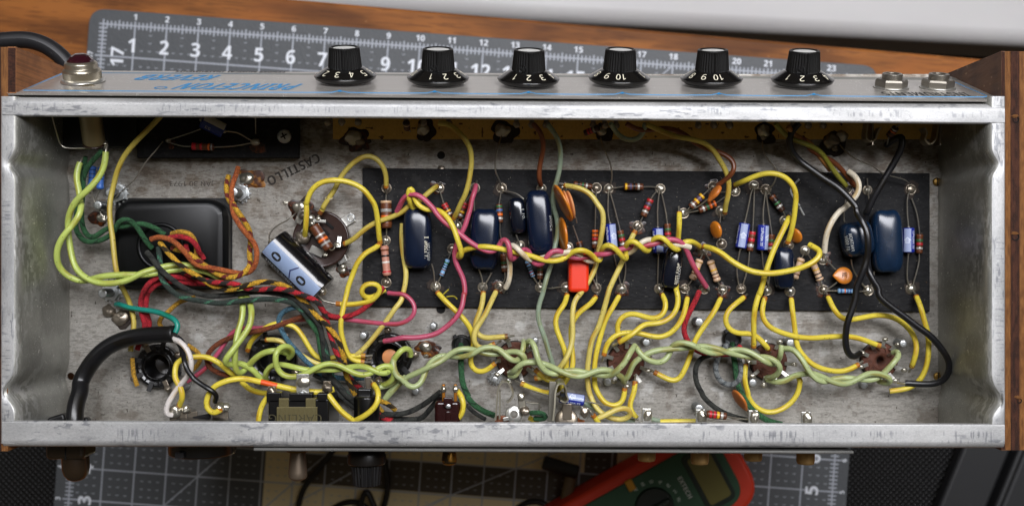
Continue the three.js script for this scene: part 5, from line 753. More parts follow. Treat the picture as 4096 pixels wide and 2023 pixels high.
resistor('comp', [2605,794,6], [2573,865,6], 1.75, b4(['red', 'violet', 'red', 'silver'], [0.12, 0.32, 0.52, 0.74]), 'slanted brown resistor banded red violet red', [[2620,771,5],[2639,755,4]], [[2564,885,5],[2554,902,4]]);
resistor('comp', [2813,780,7], [2762,829,7], 1.75, b4(['yellow', 'violet', 'yellow', 'silver'], [0.1, 0.3, 0.5, 0.78], 0.12), 'slanted brown resistor with two yellow bands beside the small orange disc', [[2837,758,6],[2853,746,4]], [[2746,843,5],[2736,851,4]]);
resistor('comp', [2865,812,6], [2796,842,6], 1.7, b4(['orange', 'orange', 'green', 'silver'], [0.08, 0.32, 0.5, 0.74], 0.11), 'slanted brown resistor with two orange bands under the small orange disc', [[2903,786,5],[2939,766,4]], [[2771,847,5],[2741,853,4]]);
resistor('comp', [2381,918,5], [2381,992,5], 1.65, b4(['orange', 'orange', 'red', 'silver'], [0.08, 0.3, 0.5, 0.72], 0.12), 'upright brown resistor with two orange bands left of the first small blue can', [[2383,812,5],[2386,755,4]], [[2386,1083,4],[2387,1149,4]]);
resistor('dark', [2315,965,6], [2331,1017,6], 1.7, b4(['brown', 'black'], [0.1, 0.42], 0.12), 'dark brown resistor above the bright orange capacitor', [[2292,901,7]], [[2355,1067,4],[2383,1146,4]]);
resistor('comp', [2481,921,5], [2496,995,5], 1.65, b4(['brown', 'green', 'red', 'silver'], [0.08, 0.28, 0.5, 0.74]), 'brown resistor banded green and red beside the first small blue can', [[2463,847,5],[2439,761,4]], [[2504,1083,5],[2490,1154,4]]);
resistor('comp', [2670,894,5], [2674,967,5], 1.7, b4(['brown', 'green', 'red', 'silver'], [0.08, 0.32, 0.56, 0.78]), 'brown resistor banded green and red beside the second small blue can', [[2664,847,5],[2644,758,4]], [[2677,1052,4],[2642,1152,4]]);
resistor('comp', [3012,927,5], [3000,1004,5], 1.65, b4(['red', 'red', 'brown', 'silver'], [0.08, 0.42, 0.2, 0.72], 0.16), 'red banded brown resistor between the third and fourth small blue cans', [[3016,847,5],[3019,746,4]], [[2991,1083,5],[2968,1152,4]]);
resistor('comp', [3089,937,5], [3084,1011,5], 1.6, b4(['brown', 'green', 'red', 'silver'], [0.08, 0.34, 0.55, 0.76]), 'brown resistor partly hidden behind a slanting yellow wire', [[3076,847,5],[3065,760,4]], [[3082,1083,4],[3073,1158,4]]);
resistor('dark', [3086,780,6], [3133,844,6], 1.75, b4(['brown', 'black', 'green', 'silver'], [0.12, 0.36, 0.5, 0.7]), 'dark slanted resistor with a silver band near the chalk cross', [[3076,771,5],[3064,758,4]], [[3144,860,5],[3139,880,4]]);
resistor('tan', [2801,1037,6], [2770,1118,6], 2.1, [[0.14, 0.05, 'gold'], [0.44, 0.07, 'yellow'], [0.72, 0.06, 'brown']], 'tan resistor partly behind the pink wire end, left of a pair', [[2812,1020,5],[2814,1003,4]], [[2758,1136,5],[2741,1154,4]]);
resistor('tan', [2841,1041,6], [2872,1125,6], 2.1, [[0.16, 0.05, 'gold'], [0.46, 0.07, 'yellow'], [0.64, 0.05, 'black'], [0.8, 0.05, 'brown']], 'tan resistor right of the pink wire end, right of a pair', [[2828,1020,5],[2815,1003,4]], [[2880,1140,5],[2889,1157,4]]);
resistor('tan', [3208,1032,6], [3179,1115,6], 2.1, [[0.16, 0.05, 'gold'], [0.5, 0.07, 'yellow'], [0.78, 0.06, 'brown']], 'tan resistor crossed by the sagging bright yellow wire, left of a pair', [[3221,1009,4]], [[3165,1141,5],[3163,1163,4]]);
resistor('tan', [3250,1043,6], [3283,1122,6], 2.1, [[0.18, 0.05, 'gold'], [0.44, 0.06, 'yellow'], [0.65, 0.06, 'black'], [0.84, 0.06, 'black']], 'tan resistor beside the orange disc marked on its face, right of a pair', [[3235,1016,5],[3223,1003,4]], [[3292,1148,5],[3295,1157,4]]);
resistor('film', [3352,1163,5], [3423,1165,5], 1.35, [[0.18, 0.08, 'blue'], [0.4, 0.07, 'orange'], [0.55, 0.09, 'blue'], [0.7, 0.09, 'blue']], 'pale blue resistor lying flat under the black lead', [[3322,1163,4],[3299,1162,4]], [[3450,1166,4],[3475,1162,4]]);
resistor('comp', [3681,936,5], [3679,1013,5], 1.7, b4(['brown', 'green', 'red', 'silver'], [0.1, 0.33, 0.52, 0.74]), 'brown resistor at the far right end of the board', [[3670,852,5],[3649,793,4]], [[3680,1040,5],[3666,1099,5],[3652,1148,4]]);
resistor('comp', [2826,1655,30], [2907,1665,30], 1.85, b4(['red', 'red', 'yellow', 'silver'], [0.2, 0.4, 0.57, 0.76], 0.12), 'brown resistor banded red red yellow at the back wall phono lugs', [[2809,1658,26]], [[2953,1673,27],[3002,1679,24]]);
resistor('comp', [769,585,12], [853,588,12], 1.8, [[0.08, 0.2, 'red'], [0.42, 0.1, 'red'], [0.78, 0.08, 'orange'], [0.92, 0.06, 'grey']], 'red banded resistor on the small black board under the lip', [[723,584,11],[673,568,9]], [[926,585,11],[976,577,10],[1014,569,9]]);
resistor('blue', [369,664,7], [362,750,7], 2.0, [[0.18, 0.03, 'black'], [0.36, 0.03, 'black'], [0.55, 0.03, 'black']], 'blue resistor behind the light green wires, left of a close pair', null, [[366,780,6],[374,805,5],[406,863,4]]);
resistor('blue', [404,667,7], [398,757,7], 2.0, [[0.2, 0.03, 'black'], [0.4, 0.03, 'black'], [0.55, 0.03, 'black']], 'blue resistor behind the light green wires, right of a close pair', null, [[385,780,6],[381,812,5],[409,866,4]]);
resistor('dark', [2339,532,18], [2396,510,22], 1.6, b4(['red', 'red', 'grey'], [0.3, 0.5, 0.7]), 'dark red resistor poking out under the lip at the fourth pot', null, null);
resistor('dark', [3558,544,20], [3586,509,24], 1.8, b4(['brown', 'orange', 'silver'], [0.25, 0.6, 0.82]), 'dark resistor with an orange band under the lip at the right', [[3551,579,14]], [[3600,499,26]]);
resistor('dark', [1628,516,18], [1625,488,22], 1.7, b4(['brown', 'tan'], [0.3, 0.7]), 'dark resistor stub under the lip at the second pot', [[1641,525,12]], null);
resistor('comp', [1253,902,13], [1316,997,13], 2.8, [[0.42, 0.07, 'silver'], [0.6, 0.09, 'orange'], [0.76, 0.08, 'grey']], 'large brown resistor with an orange band lying on the round brown cap', [[1243,893,12]], [[1328,1008,12],[1339,989,10],[1344,976,9]]);

// moulded blue capacitors
const dust = tex(256, 256, (u, v) => { const n = noise(u * 110, v * 110, 241), k = 0.9 + 0.2 * fbm(u * 9, v * 9, 243, 3); return n > 0.985 ? [1, 1, 1] : [0.62 * k, 0.62 * k, 0.62 * k]; });
const dip = std({ map: dust, color: hex('#122748'), roughness: 0.24, clearcoat: 0.3, clearcoatRoughness: 0.16 }), dipDark = std({ color: hex('#121c30'), map: dust, roughness: 0.18, clearcoat: 0.7, clearcoatRoughness: 0.12 }), dipLight = std({ map: dust, color: hex('#19385a'), roughness: 0.24, clearcoat: 0.3, clearcoatRoughness: 0.16 });
function pillow(w, l, hgt, e = 3.2, sd = 1, n = 30) { // rounded, slightly lumpy dipped block, centred
  const g = new THREE.SphereGeometry(1, n * 2, n), p = g.attributes.position, s = (v) => Math.sign(v) * Math.pow(Math.abs(v), 2 / e);
  for (let i = 0; i < p.count; i++) {
    const x = p.getX(i), y = p.getY(i), z = p.getZ(i), m = Math.pow(Math.pow(Math.abs(x), e) + Math.pow(Math.abs(y), e * 0.75) + Math.pow(Math.abs(z), e * 1.25), 1 / e) || 1;
    const k = (1 + 0.035 * (noise3(x * 2 + sd, y * 2, z * 2) - 0.5)) / m; p.setXYZ(i, x * k * w / 2000, y * k * hgt / 2000, z * k * l / 2000);
  }
  g.computeVertexNormals(); return g;
}
function blueCap(cx, cy, wpx, lpx, deg, hgt, mat, label, leads, print, dome = 1) {
  const hc = BH + hgt / 2, c = P(cx, cy, hc), w = mmAt(wpx, hc) * 1000, l = mmAt(lpx, hc) * 1000, yaw = -deg * Math.PI / 180;
  const t = thing('film_capacitor', label, 'capacitor', V(c.x, FLOOR + BH / 1000, c.z));
  const g = pillow(w, l, hgt, 3.4, cx); g.rotateY(yaw); g.translate(c.x, c.y, c.z); part('body', g, mat, t);
  for (const q of leads) part('lead', tubeOn(q.map(P3), 0.0004, { radial: 7 }), M.lead, t);
  for (const [str, ox, oz, len, ht, m] of print || []) { // print along the length, lying on the shoulder of the body
    const s = words(str, len, ht, { f: thinFont }), p = s.attributes.position, pw = 3.4;
    for (let i = 0; i < p.count; i++) { // text x -> +z (down), y -> +x
      const X = ox * w / 2000 + p.getY(i), Z = oz * l / 2000 - p.getX(i), u = clamp(Math.abs(X) * 2000 / w, 0, 0.995), v = clamp(Math.abs(Z) * 2000 / l, 0, 0.99);
      const k = Math.pow(clamp(1 - Math.pow(u, pw) - Math.pow(v, pw * 1.25), 0.001, 1), 1 / (pw * 0.75)); p.setXYZ(i, X, hgt / 2000 * k * 1.01 + 0.00025, Z);
    }
    s.computeVertexNormals(); s.rotateY(yaw); s.translate(c.x, c.y, c.z); part('print', s, m, t);
  }
  return t;
}
blueCap(1670, 953, 116, 240, -1, 11.5, dip, 'leftmost large dark blue moulded capacitor, printed along its right side', [[[1726,1055,8],[1735,1083,7],[1737,1114,5.4],[1738,1143,4]], [[1619,847,7],[1591,857,5],[1575,875,4]]], [['.1 ±20%', 0.62, 0.38, 9, 1.5, M.ivory], ['600V LTW', 0.78, 0.45, 9, 1.3, M.paleInk], ['I', 0.66, -0.02, 1, 2, M.ivory]]);
blueCap(1938, 957, 118, 242, 2, 11, dip, 'dark blue moulded capacitor crossed by the twisted trio, second from the left', [[[1897,847,8],[1896,813,6],[1900,755,4]], [[1914,1074,7],[1927,1108,5],[1932,1146,4]], [[1966,1091,6],[1949,1124,5],[1936,1146,4]]]);
blueCap(2070, 862, 66, 142, -6, 8.5, dipDark, 'small black blue capacitor tucked left of the tall blue one', [[[2009,764,4],[2047,768,6],[2078,780,7],[2095,796,7]], [[2065,938,6],[2075,970,5],[2081,982,4]]], [['.01', 0.7, 0.1, 3, 1.2, M.paleInk], ['I', 0.6, -0.3, 0.8, 2, M.paleInk]]);
blueCap(2158, 890, 104, 258, -4, 12, dip, 'tall dark blue capacitor in the middle of the board, left of the orange discs', [[[2166,761,6],[2175,768,8]], [[2166,1008,6],[2166,1039,5]]], [['±20%', 0.85, 0.05, 8, 1.2, M.paleInk]]);
blueCap(2688, 1068, 78, 170, 8, 10, dipDark, 'small tilted dark blue capacitor under the end of the twisted trio', [[[2714,1146,6],[2733,1152,5],[2740,1155,4]], [[2683,995,5],[2678,976,4]]], [['8022 ±10%', 0.5, 0.28, 11, 1.4, M.ivory], ['600V', 0.72, 0.3, 9, 1.2, M.paleInk]]);
blueCap(3137, 1073, 78, 166, 0, 9, dip, 'blue capacitor at the lower right of the board, crossed by a sagging yellow wire', [[[3170,1140,5],[3163,1162,4]], [[3152,995,5],[3153,981,4]]], [['.02 600V', 0.9, 0.0, 8, 1, M.paleInk]]);
blueCap(3549, 965, 122, 250, -2, 10.5, dipLight, 'largest blue capacitor at the right end of the board', [[[3492,838,6],[3478,797,5],[3471,713,4]], [[3499,1085,5],[3492,1130,5],[3478,1162,4]]]);
{ // small squarish blue capacitor standing higher
  const t = blueCap(3428, 955, 124, 138, -10, 15, dipLight, 'small squarish glossy blue capacitor under the crossing black leads', [[[3381,890,8],[3376,863,6],[3384,810,5],[3388,763,4]], [[3407,1037,8],[3412,1071,6],[3433,1110,5],[3468,1158,4]]], [['PAKTRON', -0.62, 0.12, 9, 1.5, M.paleInk], ['.01 600V', -0.84, 0.15, 8, 1.2, M.paleInk]]);
}
{ // bright orange capacitor
  const c = P(2313, 1092, 7.5), t = thing('film_capacitor', 'bright orange red block capacitor with black printing at the board centre', 'capacitor', V(c.x, FLOOR + BH / 1000, c.z));
  const g = rbox(c, mmAt(82, 7) * 1000, 9.5, mmAt(152, 7) * 1000, 2.2, 0, 5); part('body', g, std({ color: hex('#dd3210'), roughness: 0.42 }), t);
  for (const [s, x, y, w, m] of [['BE6PS-S20', 2287, 1068, 11.5, 1.25], ['103K600V 0626', 2277, 1070, 12, 0.9]]) { const q = words(s, w, m, { f: thinFont }); q.applyMatrix4(frameMatrix(P(x, y, 12.2 - (x < 2280 ? 0.9 : 0.15)), V(0, 0, 1), V(1, 0, 0), V(0, 1, 0))); part('print', q, M.blackInk, t); }
  part('lead', tubeOn([[2314,1165,6],[2292,1158,5],[2265,1151,4]].map(P3), 0.0004, { radial: 7 }), M.lead, t); part('lead', tubeOn([[2348,1114,6],[2367,1102,5],[2386,1149,4]].map(P3), 0.0004, { radial: 7 }), M.lead, t);
}
// electrolytic cans: sleeve, pale stripe with arrows, crimp ring, leads
function can(name, a, b, r, sleeve, stripe, s0, sw, label, leads, marks, text) {
  const A = P3(a), B = P3(b), L = A.distanceTo(B) * 1000, t = thing(name, label, 'capacitor', V((A.x + B.x) / 2, Math.min(A.y, B.y) - r / 1000, (A.z + B.z) / 2));
  const pr = [[0, 0], [0.05, r * 0.55], [0, r * 0.8], [0.15, r * 0.94], [0.6, r], [L * 0.8, r], [L * 0.84, r * 0.96], [L * 0.87, r], [L - 0.6, r], [L - 0.15, r * 0.94], [L, r * 0.8], [L - 0.05, r * 0.5], [L, 0]];
  part('sleeve', turned(A, B, pr, 32), sleeve, t);
  // frame: d along, up = towards the camera, side = d x up
  const d = B.clone().sub(A).normalize(), up = V(0, 1, 0).addScaledVector(d, -d.y).normalize(), side = d.clone().cross(up);
  const onSkin = (g, along, ang, lift = 0.1) => { const p = g.attributes.position; for (let i = 0; i < p.count; i++) { const an = ang + p.getY(i) / (r / 1000), rr = (r + lift) / 1000, q = A.clone().addScaledVector(d, along / 1000 + p.getX(i)).addScaledVector(up, Math.cos(an) * rr).addScaledVector(side, Math.sin(an) * rr); p.setXYZ(i, q.x, q.y, q.z); } g.computeVertexNormals(); return g; };
  const st = new THREE.PlaneGeometry((L - 0.9) / 1000, sw * r / 1000, 10, 14); part('stripe', onSkin(st, L / 2, s0, 0.05), stripe, t);
  const stroke = (pts, w) => { const s = new THREE.Shape(); for (let i = 0; i + 1 < pts.length; i++) { /* built below */ } return pts.slice(0, -1).map((p, i) => { const q = pts[i + 1], dx = q[0] - p[0], dy = q[1] - p[1], l = Math.hypot(dx, dy), g = new THREE.PlaneGeometry((l + w) / 1000, w / 1000, 6, 2); g.rotateZ(Math.atan2(dy, dx)); g.translate((p[0] + q[0]) / 2000, (p[1] + q[1]) / 2000, 0); return g; }); };
  for (const [pts, w, at] of marks || []) part('polarity_mark', onSkin(merge(stroke(pts, w)), at, s0, 0.12), text?.[0]?.[5] || M.navyInk, t);
  for (const [str, at, ang, w, h, m, f] of text || []) part('print', onSkin((() => { const g = words(str, w, h, { f: f || thinFont }); return g; })(), at, ang, 0.1), m, t);
  for (const q of leads) { part('lead', tubeOn(q.map(P3), 0.00038, { radial: 7 }), M.lead, t); }
  for (const [p, s] of [[A, -1], [B, 1]]) part('weld', blob(p.clone().addScaledVector(d, s * 0.0003), r * 0.28, r * 0.28, r * 0.28, 0.2, 2, 8), M.lead, t);
  return t;
}
const chev = (k, w) => [[-k, -w], [0, 0], [-k, w]];
const navy = std({ color: hex('#1a2a8c'), roughness: 0.28, clearcoat: 0.3 }), skyStripe = std({ color: hex('#9aa6c8'), roughness: 0.35, clearcoat: 0.3 }), whiteInk = std({ color: hex('#d3daea'), roughness: 0.5 });
const smallMarks = (L) => [[[[1.4, -1.6], [0, 0], [1.4, 1.6]], 0.42, L * 0.42], [[[0, -0.9], [1.8, -0.9], [1.8, 0.9], [0, 0.9], [-0.7, 0], [0, -0.9]], 0.38, L * 0.5], [[[0.3, -0.35], [1.3, -0.35], [1.3, 0.35], [0.3, 0.35], [0.3, -0.35]], 0.2, L * 0.5]];
const smallCan = (a, b, s0, label, leads, side) => can('electrolytic_capacitor', a, b, 2.95, navy, skyStripe, s0, 1.3, label, leads, smallMarks(12), [['22µF50V 22', 6.2, s0 + side * 1.15, 9.5, 1.6, whiteInk, font], ['VX(M)', 5, s0 - side * 1.2, 4, 1.1, whiteInk]]);
smallCan([2441,895,5.6], [2450,992,5.6], -0.42, 'first small blue can capacitor from the left, under the twisted trio', [[[2440,891,5.6],[2433,863,5],[2433,800,5],[2434,761,4]], [[2452,1001,5],[2460,1033,5],[2475,1099,5],[2486,1151,4]]], 1);
smallCan([2632,912,5.6], [2635,1012,5.6], -0.2, 'second small blue can capacitor, covered at its middle by the twisted trio', [[[2632,908,5.6],[2631,863,5],[2632,812,5],[2639,760,4]], [[2635,1017,5.6],[2633,1083,5],[2631,1152,4]]], 1);
smallCan([2980,893,5.6], [2964,992,5.6], 0.1, 'third small blue can capacitor, pale stripe facing up', [[[2981,890,5.6],[2997,816,5],[3007,764,5],[3015,747,4]], [[2962,998,5.6],[2949,1067,5],[2950,1105,4.5],[2960,1149,4]]], 1);
smallCan([3055,900,5.6], [3050,1001,5.6], -0.85, 'fourth small blue can capacitor with its printed blue side up', [[[3055,896,5.6],[3054,847,5],[3064,764,4]], [[3050,1006,5.6],[3056,1074,5],[3079,1152,4]]], 1);
smallCan([3637,911,5.6], [3637,1010,5.6], 0.55, 'fifth small blue can capacitor, at the far right end of the board', [[[3636,904,5.6],[3631,835,5],[3633,780,5],[3643,761,4]], [[3636,1016,5.6],[3631,1078,5],[3633,1130,4.3],[3642,1153,4]]], -1);
smallCan([2238,1587,15], [2337,1602,15], -0.55, 'small blue can capacitor lying among the jacks at the back', [[[2342,1603,15],[2398,1617,14],[2459,1636,12],[2513,1660,13],[2554,1681,16]]], 1);
{
  const ps = std({ color: hex('#b9b5a8'), roughness: 0.4 });
  can('electrolytic_capacitor', [894,524,14], [806,480,18], 3.9, std({ color: hex('#17307c'), roughness: 0.35 }), ps, 0.75, 1.3, 'blue can capacitor with a pale stripe on the small black board', [[[901,525,14],[951,530,12],[989,554,10],[1014,566,9]], [[800,516,18],[739,538,12],[676,558,9]]], [[[[0, -0.8], [2, -0.8], [2, 0.8], [0, 0.8], [0, -0.8]], 0.25, 4], [[[-1, -2], [0, 0], [-1, 2]], 0.3, 8]], [['22', 8, -0.6, 3, 1.6, ps]]);
  const bk = std({ color: hex('#0c0c0e'), roughness: 0.18, clearcoat: 0.5, clearcoatRoughness: 0.12 }), bs = std({ color: hex('#8496b4'), roughness: 0.36, clearcoat: 0.3 });
  const big = can('electrolytic_capacitor', [1091,971,11], [1287,1164,11], 9.2, bk, bs, 0.28, 0.98, 'large black electrolytic capacitor with a pale blue stripe marked minus', [[[1081,967,12],[1070,951,13],[1083,923,13],[1114,897,10],[1152,879,7],[1181,853,3]], [[1272,1182,12],[1291,1203,11],[1288,1203,11],[1313,1208,10.5],[1343,1214,10]]], [[[[-2, -3.8], [0, 0], [-2, 3.8]].map(([x, y]) => [-x, y]), 0.7, 17.5]], null);
  // the two rounded minus frames
  const A = P3([1091,971,11]), B = P3([1287,1164,11]), d = B.clone().sub(A).normalize(), up = V(0, 1, 0).addScaledVector(d, -d.y).normalize(), side = d.clone().cross(up), r = 9.2;
  const skin = (g, along, ang) => { const p = g.attributes.position; for (let i = 0; i < p.count; i++) { const an = ang + p.getY(i) / (r / 1000), rr = (r + 0.14) / 1000, q = A.clone().addScaledVector(d, along / 1000 + p.getX(i)).addScaledVector(up, Math.cos(an) * rr).addScaledVector(side, Math.sin(an) * rr); p.setXYZ(i, q.x, q.y, q.z); } g.computeVertexNormals(); return g; };
  for (const at of [7.5, 25]) { const s = new THREE.Shape(); s.absellipse(0, 0, 2.9e-3, 2.1e-3, 0, 6.283); const h = new THREE.Path(); h.moveTo(-1.6e-3, -0.75e-3); h.lineTo(-1.6e-3, 0.75e-3); h.lineTo(1.6e-3, 0.75e-3); h.lineTo(1.6e-3, -0.75e-3); h.closePath(); s.holes.push(h); part('polarity_mark', skin(new THREE.ShapeGeometry(s, 14), at, 0.28), M.blackInk, big); }
  const pr = std({ color: hex('#a9aeb6'), roughness: 0.5 });
  part('print', skin((() => { const g = words('+105°C CVENT', 21, 1.9, { f: font }); g.rotateZ(Math.PI); return g; })(), 14, 0.98), pr, big); part('print', skin((() => { const g = words('47µF 450V', 20, 2.6, { f: font }); g.rotateZ(Math.PI); return g; })(), 15, 1.25), pr, big);
}
// ceramic discs
const disc = { orange: std({ color: hex('#c2731f'), roughness: 0.32, clearcoat: 0.2 }), peach: std({ color: hex('#c98654'), roughness: 0.5 }), rust: std({ color: hex('#b96a2a'), roughness: 0.4 }) };
// c: centre, ax: in-plane direction in the picture (degrees), R: radius, th: thickness, tip: tilt of the disc from edge-on (0) to flat (90)
function ceramic(c, deg, R, th, tip, mat, label, leads, print, tail) {
  const C = P3(c), a = deg * Math.PI / 180, ax = V(Math.cos(a), 0, Math.sin(a)), q = V(-Math.sin(a), 0, Math.cos(a)), k = tip * Math.PI / 180;
  const n = q.clone().multiplyScalar(Math.cos(k)).addScaledVector(V(0, 1, 0), Math.sin(k)).normalize(), w = n.clone().cross(ax).normalize();
  const t = thing('ceramic_capacitor', label, 'capacitor', V(C.x, Math.max(FLOOR + BH / 1000, C.y - R / 1000), C.z));
  const g = new THREE.SphereGeometry(1, 30, 20), p = g.attributes.position;
  for (let i = 0; i < p.count; i++) { const x = p.getX(i), y = p.getY(i), z = p.getZ(i), ed = Math.pow(Math.max(0, 1 - x * x - z * z), 0.35) * Math.sign(y); const pull = tail && x > 0.3 ? 1 + tail * (x - 0.3) * Math.max(0, 1 - Math.abs(z) * 1.6) : 1; const o = C.clone().addScaledVector(ax, x * R / 1000 * pull).addScaledVector(w, z * R / 1000).addScaledVector(n, ed * th / 2000); p.setXYZ(i, o.x, o.y, o.z); }
  g.computeVertexNormals(); part('disc', g, mat, t);
  for (const l of leads || []) part('lead', tubeOn(l.map(P3), 0.00038, { radial: 7 }), M.lead, t);
  if (print) { const s = words(print, R * 0.7, R * 0.55, { f: font }); s.applyMatrix4(frameMatrix(C.clone().addScaledVector(n, th / 2000 + 0.0002), V(0, 0, 1), V(1, 0, 0), V(0, 1, 0))); part('print', s, std({ color: hex('#5a3210'), roughness: 0.6 }), t); }
  return t;
}
ceramic([2253,812,18], 64, 10.3, 3, 7, disc.orange, 'large orange ceramic disc on edge, left of the two peach discs', [[[2232,752,9],[2248,752,4]]]);
ceramic([2268,816,19], 75, 7.2, 2.1, 4, disc.peach, 'peach ceramic disc on edge, left one of two touching', []);
ceramic([2282,819,20], 76, 7.4, 2.3, 7, disc.peach, 'peach ceramic disc on edge, right one of two touching', [[[2292,857,12],[2304,863,11],[2308,891,9]]]);
ceramic([2251,938,9], 84, 9, 3, 10, disc.orange, 'orange ceramic disc on edge below the others, pointing down the board', [[[2264,970,6],[2270,986,4]]]);
ceramic([2862,769,13], 126, 4.3, 3.2, 12, disc.rust, 'small teardrop orange ceramic capacitor at the brown wire end', [[[2831,797,11],[2793,827,8],[2741,849,4]], [[2881,769,10],[2935,764,4]]], null, 0.75);
ceramic([2865,919,9], 75, 4.6, 3, 22, disc.orange, 'curved orange ceramic disc between two eyelets, right of the centre', [[[2881,891,8],[2884,857,5]], [[2884,948,7],[2887,973,4]]]);
ceramic([3183,942,6], 60, 4.2, 2.6, 30, disc.orange, 'orange ceramic disc half hidden behind the hairpin yellow wire', [[[3167,967,5],[3156,978,4]]]);
ceramic([3377,1102,8], 180, 4.5, 2.4, 78, disc.orange, 'orange ceramic disc with brown printing near the lower right of the board', [[[3346,1078,7],[3332,1068,6],[3311,1040,5],[3299,1035,4]], [[3350,1129,7],[3325,1148,5],[3308,1157,4]]], '103', 0.45);
ceramic([2959,1597,22], 58, 5.6, 2.4, 14, disc.rust, 'brown orange ceramic disc on long leads at the back right', [[[2977,1632,22],[2998,1662,22]], [[2983,1623,21],[3006,1656,21]]], null, 0.4);
ceramic([1559,1428,3], 90, 4.2, 2, 85, disc.peach, 'round peach disc seen inside the third octal socket', []);
// ---------------------------------------------------------------- round brown cap base with lugs
{
  const c = P(1290, 957, 0), t = thing('can_capacitor_base', 'round dark brown capacitor base with metal lugs left of the board', 'capacitor', c), up = (h) => V(c.x, FLOOR + h / 1000, c.z);
  part('base', turned(up(0), up(7), [[0, 14.9], [5.2, 14.9], [6, 14.6], [6.3, 13.8], [5.6, 13.4], [5.6, 0]], 56), M.darkPhenolic, t);
  const tab = (a, b, w, h) => { const A = P3(a), B = P3(b), d = B.clone().sub(A), L = d.length() * 1000; const g = rbox(V(0, 0, 0), L, 0.6, w, 0.3, 0, 1); g.applyMatrix4(new THREE.Matrix4().lookAt(V(0, 0, 0), d, V(0, 1, 0))); const m = A.clone().add(B).multiplyScalar(0.5), q = box(V(0, 0, 0), 0, 0, 0); const yaw = -Math.atan2(d.z, d.x), pitch = Math.asin(d.y / d.length()); const r = rbox(V(0, 0, 0), L, 0.6, w, 0.28, 0, 1); r.rotateZ(pitch); r.rotateY(yaw); r.translate(m.x, m.y, m.z); return part('lug', r, M.tin, t); };
  const lug = tab([1372,891,1.5], [1413,866,1.5], 5.2); const rg = new THREE.TorusGeometry(0.0018, 0.0003, 8, 20); rg.rotateX(Math.PI / 2); const rc = P3([1403,871,2]); rg.translate(rc.x, rc.y, rc.z); part('eyelet', rg, M.zinc, t);
  tab([1250,881,10], [1303,886,10], 1.6); tab([1358,945,9], [1352,989,11], 2.4); tab([1240,993,9], [1291,1017,7], 4); tab([1347,1042,3], [1382,1026,5], 5);
  tab([1187,863,4], [1212,875,7], 7); tab([1196,935,7], [1234,957,8], 6);
  for (const [a, r] of [[[1245,894,11], 2], [[1209,948,8], 4.2], [[1272,875,10], 1.4], [[1349,979,10], 2], [[1300,1020,7], 1.5], [[1218,863,7], 3.2], [[1240,871,9], 2.2]]) part('solder', blob(P3(a), r, r * 0.6, r * 0.8, 0.5, r * 9), r > 3 ? M.dullSolder : M.solder, t);
  for (const [a, w] of [[[1309,894,6], 8], [[1300,926,6], 5]]) part('slot', rbox(P3(a), w, 0.5, 1.6, 0.2, -0.7, 1), M.hole, t);
}
// ---------------------------------------------------------------- tube sockets
SOCKETS.octal.forEach((a, i) => {
  const c = P3(a), R = [11.6, 12.6, 12.2][i], t = thing('octal_socket', ['black ring shaped octal tube socket nearest the mains cord', 'black octal tube socket under the green wire loop, middle of three', 'black octal tube socket left of the oval solder blob, rightmost of three'][i], 'tube socket', c), up = (h) => V(c.x, FLOOR + h / 1000, c.z);
  part('body', turned(up(-12), up(6), [[0, 6.2], [0, R * 0.8], [11.9, R * 0.8], [12.1, R], [15.5, R], [16.4, R - 0.8], [16.6, R * 0.82], [15.6, R * 0.78], [15.6, 7.4], [16.8, 7.1], [16.8, 6.3], [0, 6.2]], 48), M.bakelite, t);
  for (let k = 0; k < 8; k++) { const q = k / 8 * 6.283 + 0.3 + i; const dir = V(Math.cos(q), 0, Math.sin(q)), rb = box(V(0, 0, 0), 3.6, 1.2, 0.8); rb.rotateY(-q - 0.39); rb.translate(c.x + Math.cos(q + 0.39) * 0.0093, FLOOR + 0.0042, c.z + Math.sin(q + 0.39) * 0.0093); part('rib', rb, M.bakelite, t);
    const lg = rbox(V(0, 0, 0), 5.2, 0.6, 2.6, 0.25, 0, 1); lg.rotateZ(0.15); lg.rotateY(-q); lg.translate(c.x + dir.x * R / 1000 * 0.95, FLOOR + 0.0052, c.z + dir.z * R / 1000 * 0.95); part('lug', lg, k % 4 === 1 ? M.dullSolder : M.black, t);
    if (k % 2) part('solder', blob(V(c.x + dir.x * (R + 1.5) / 1000, FLOOR + 0.006, c.z + dir.z * (R + 1.5) / 1000), 2, 1.3, 1.8, 0.5, k * 7 + i), M.dullSolder, t); }
});
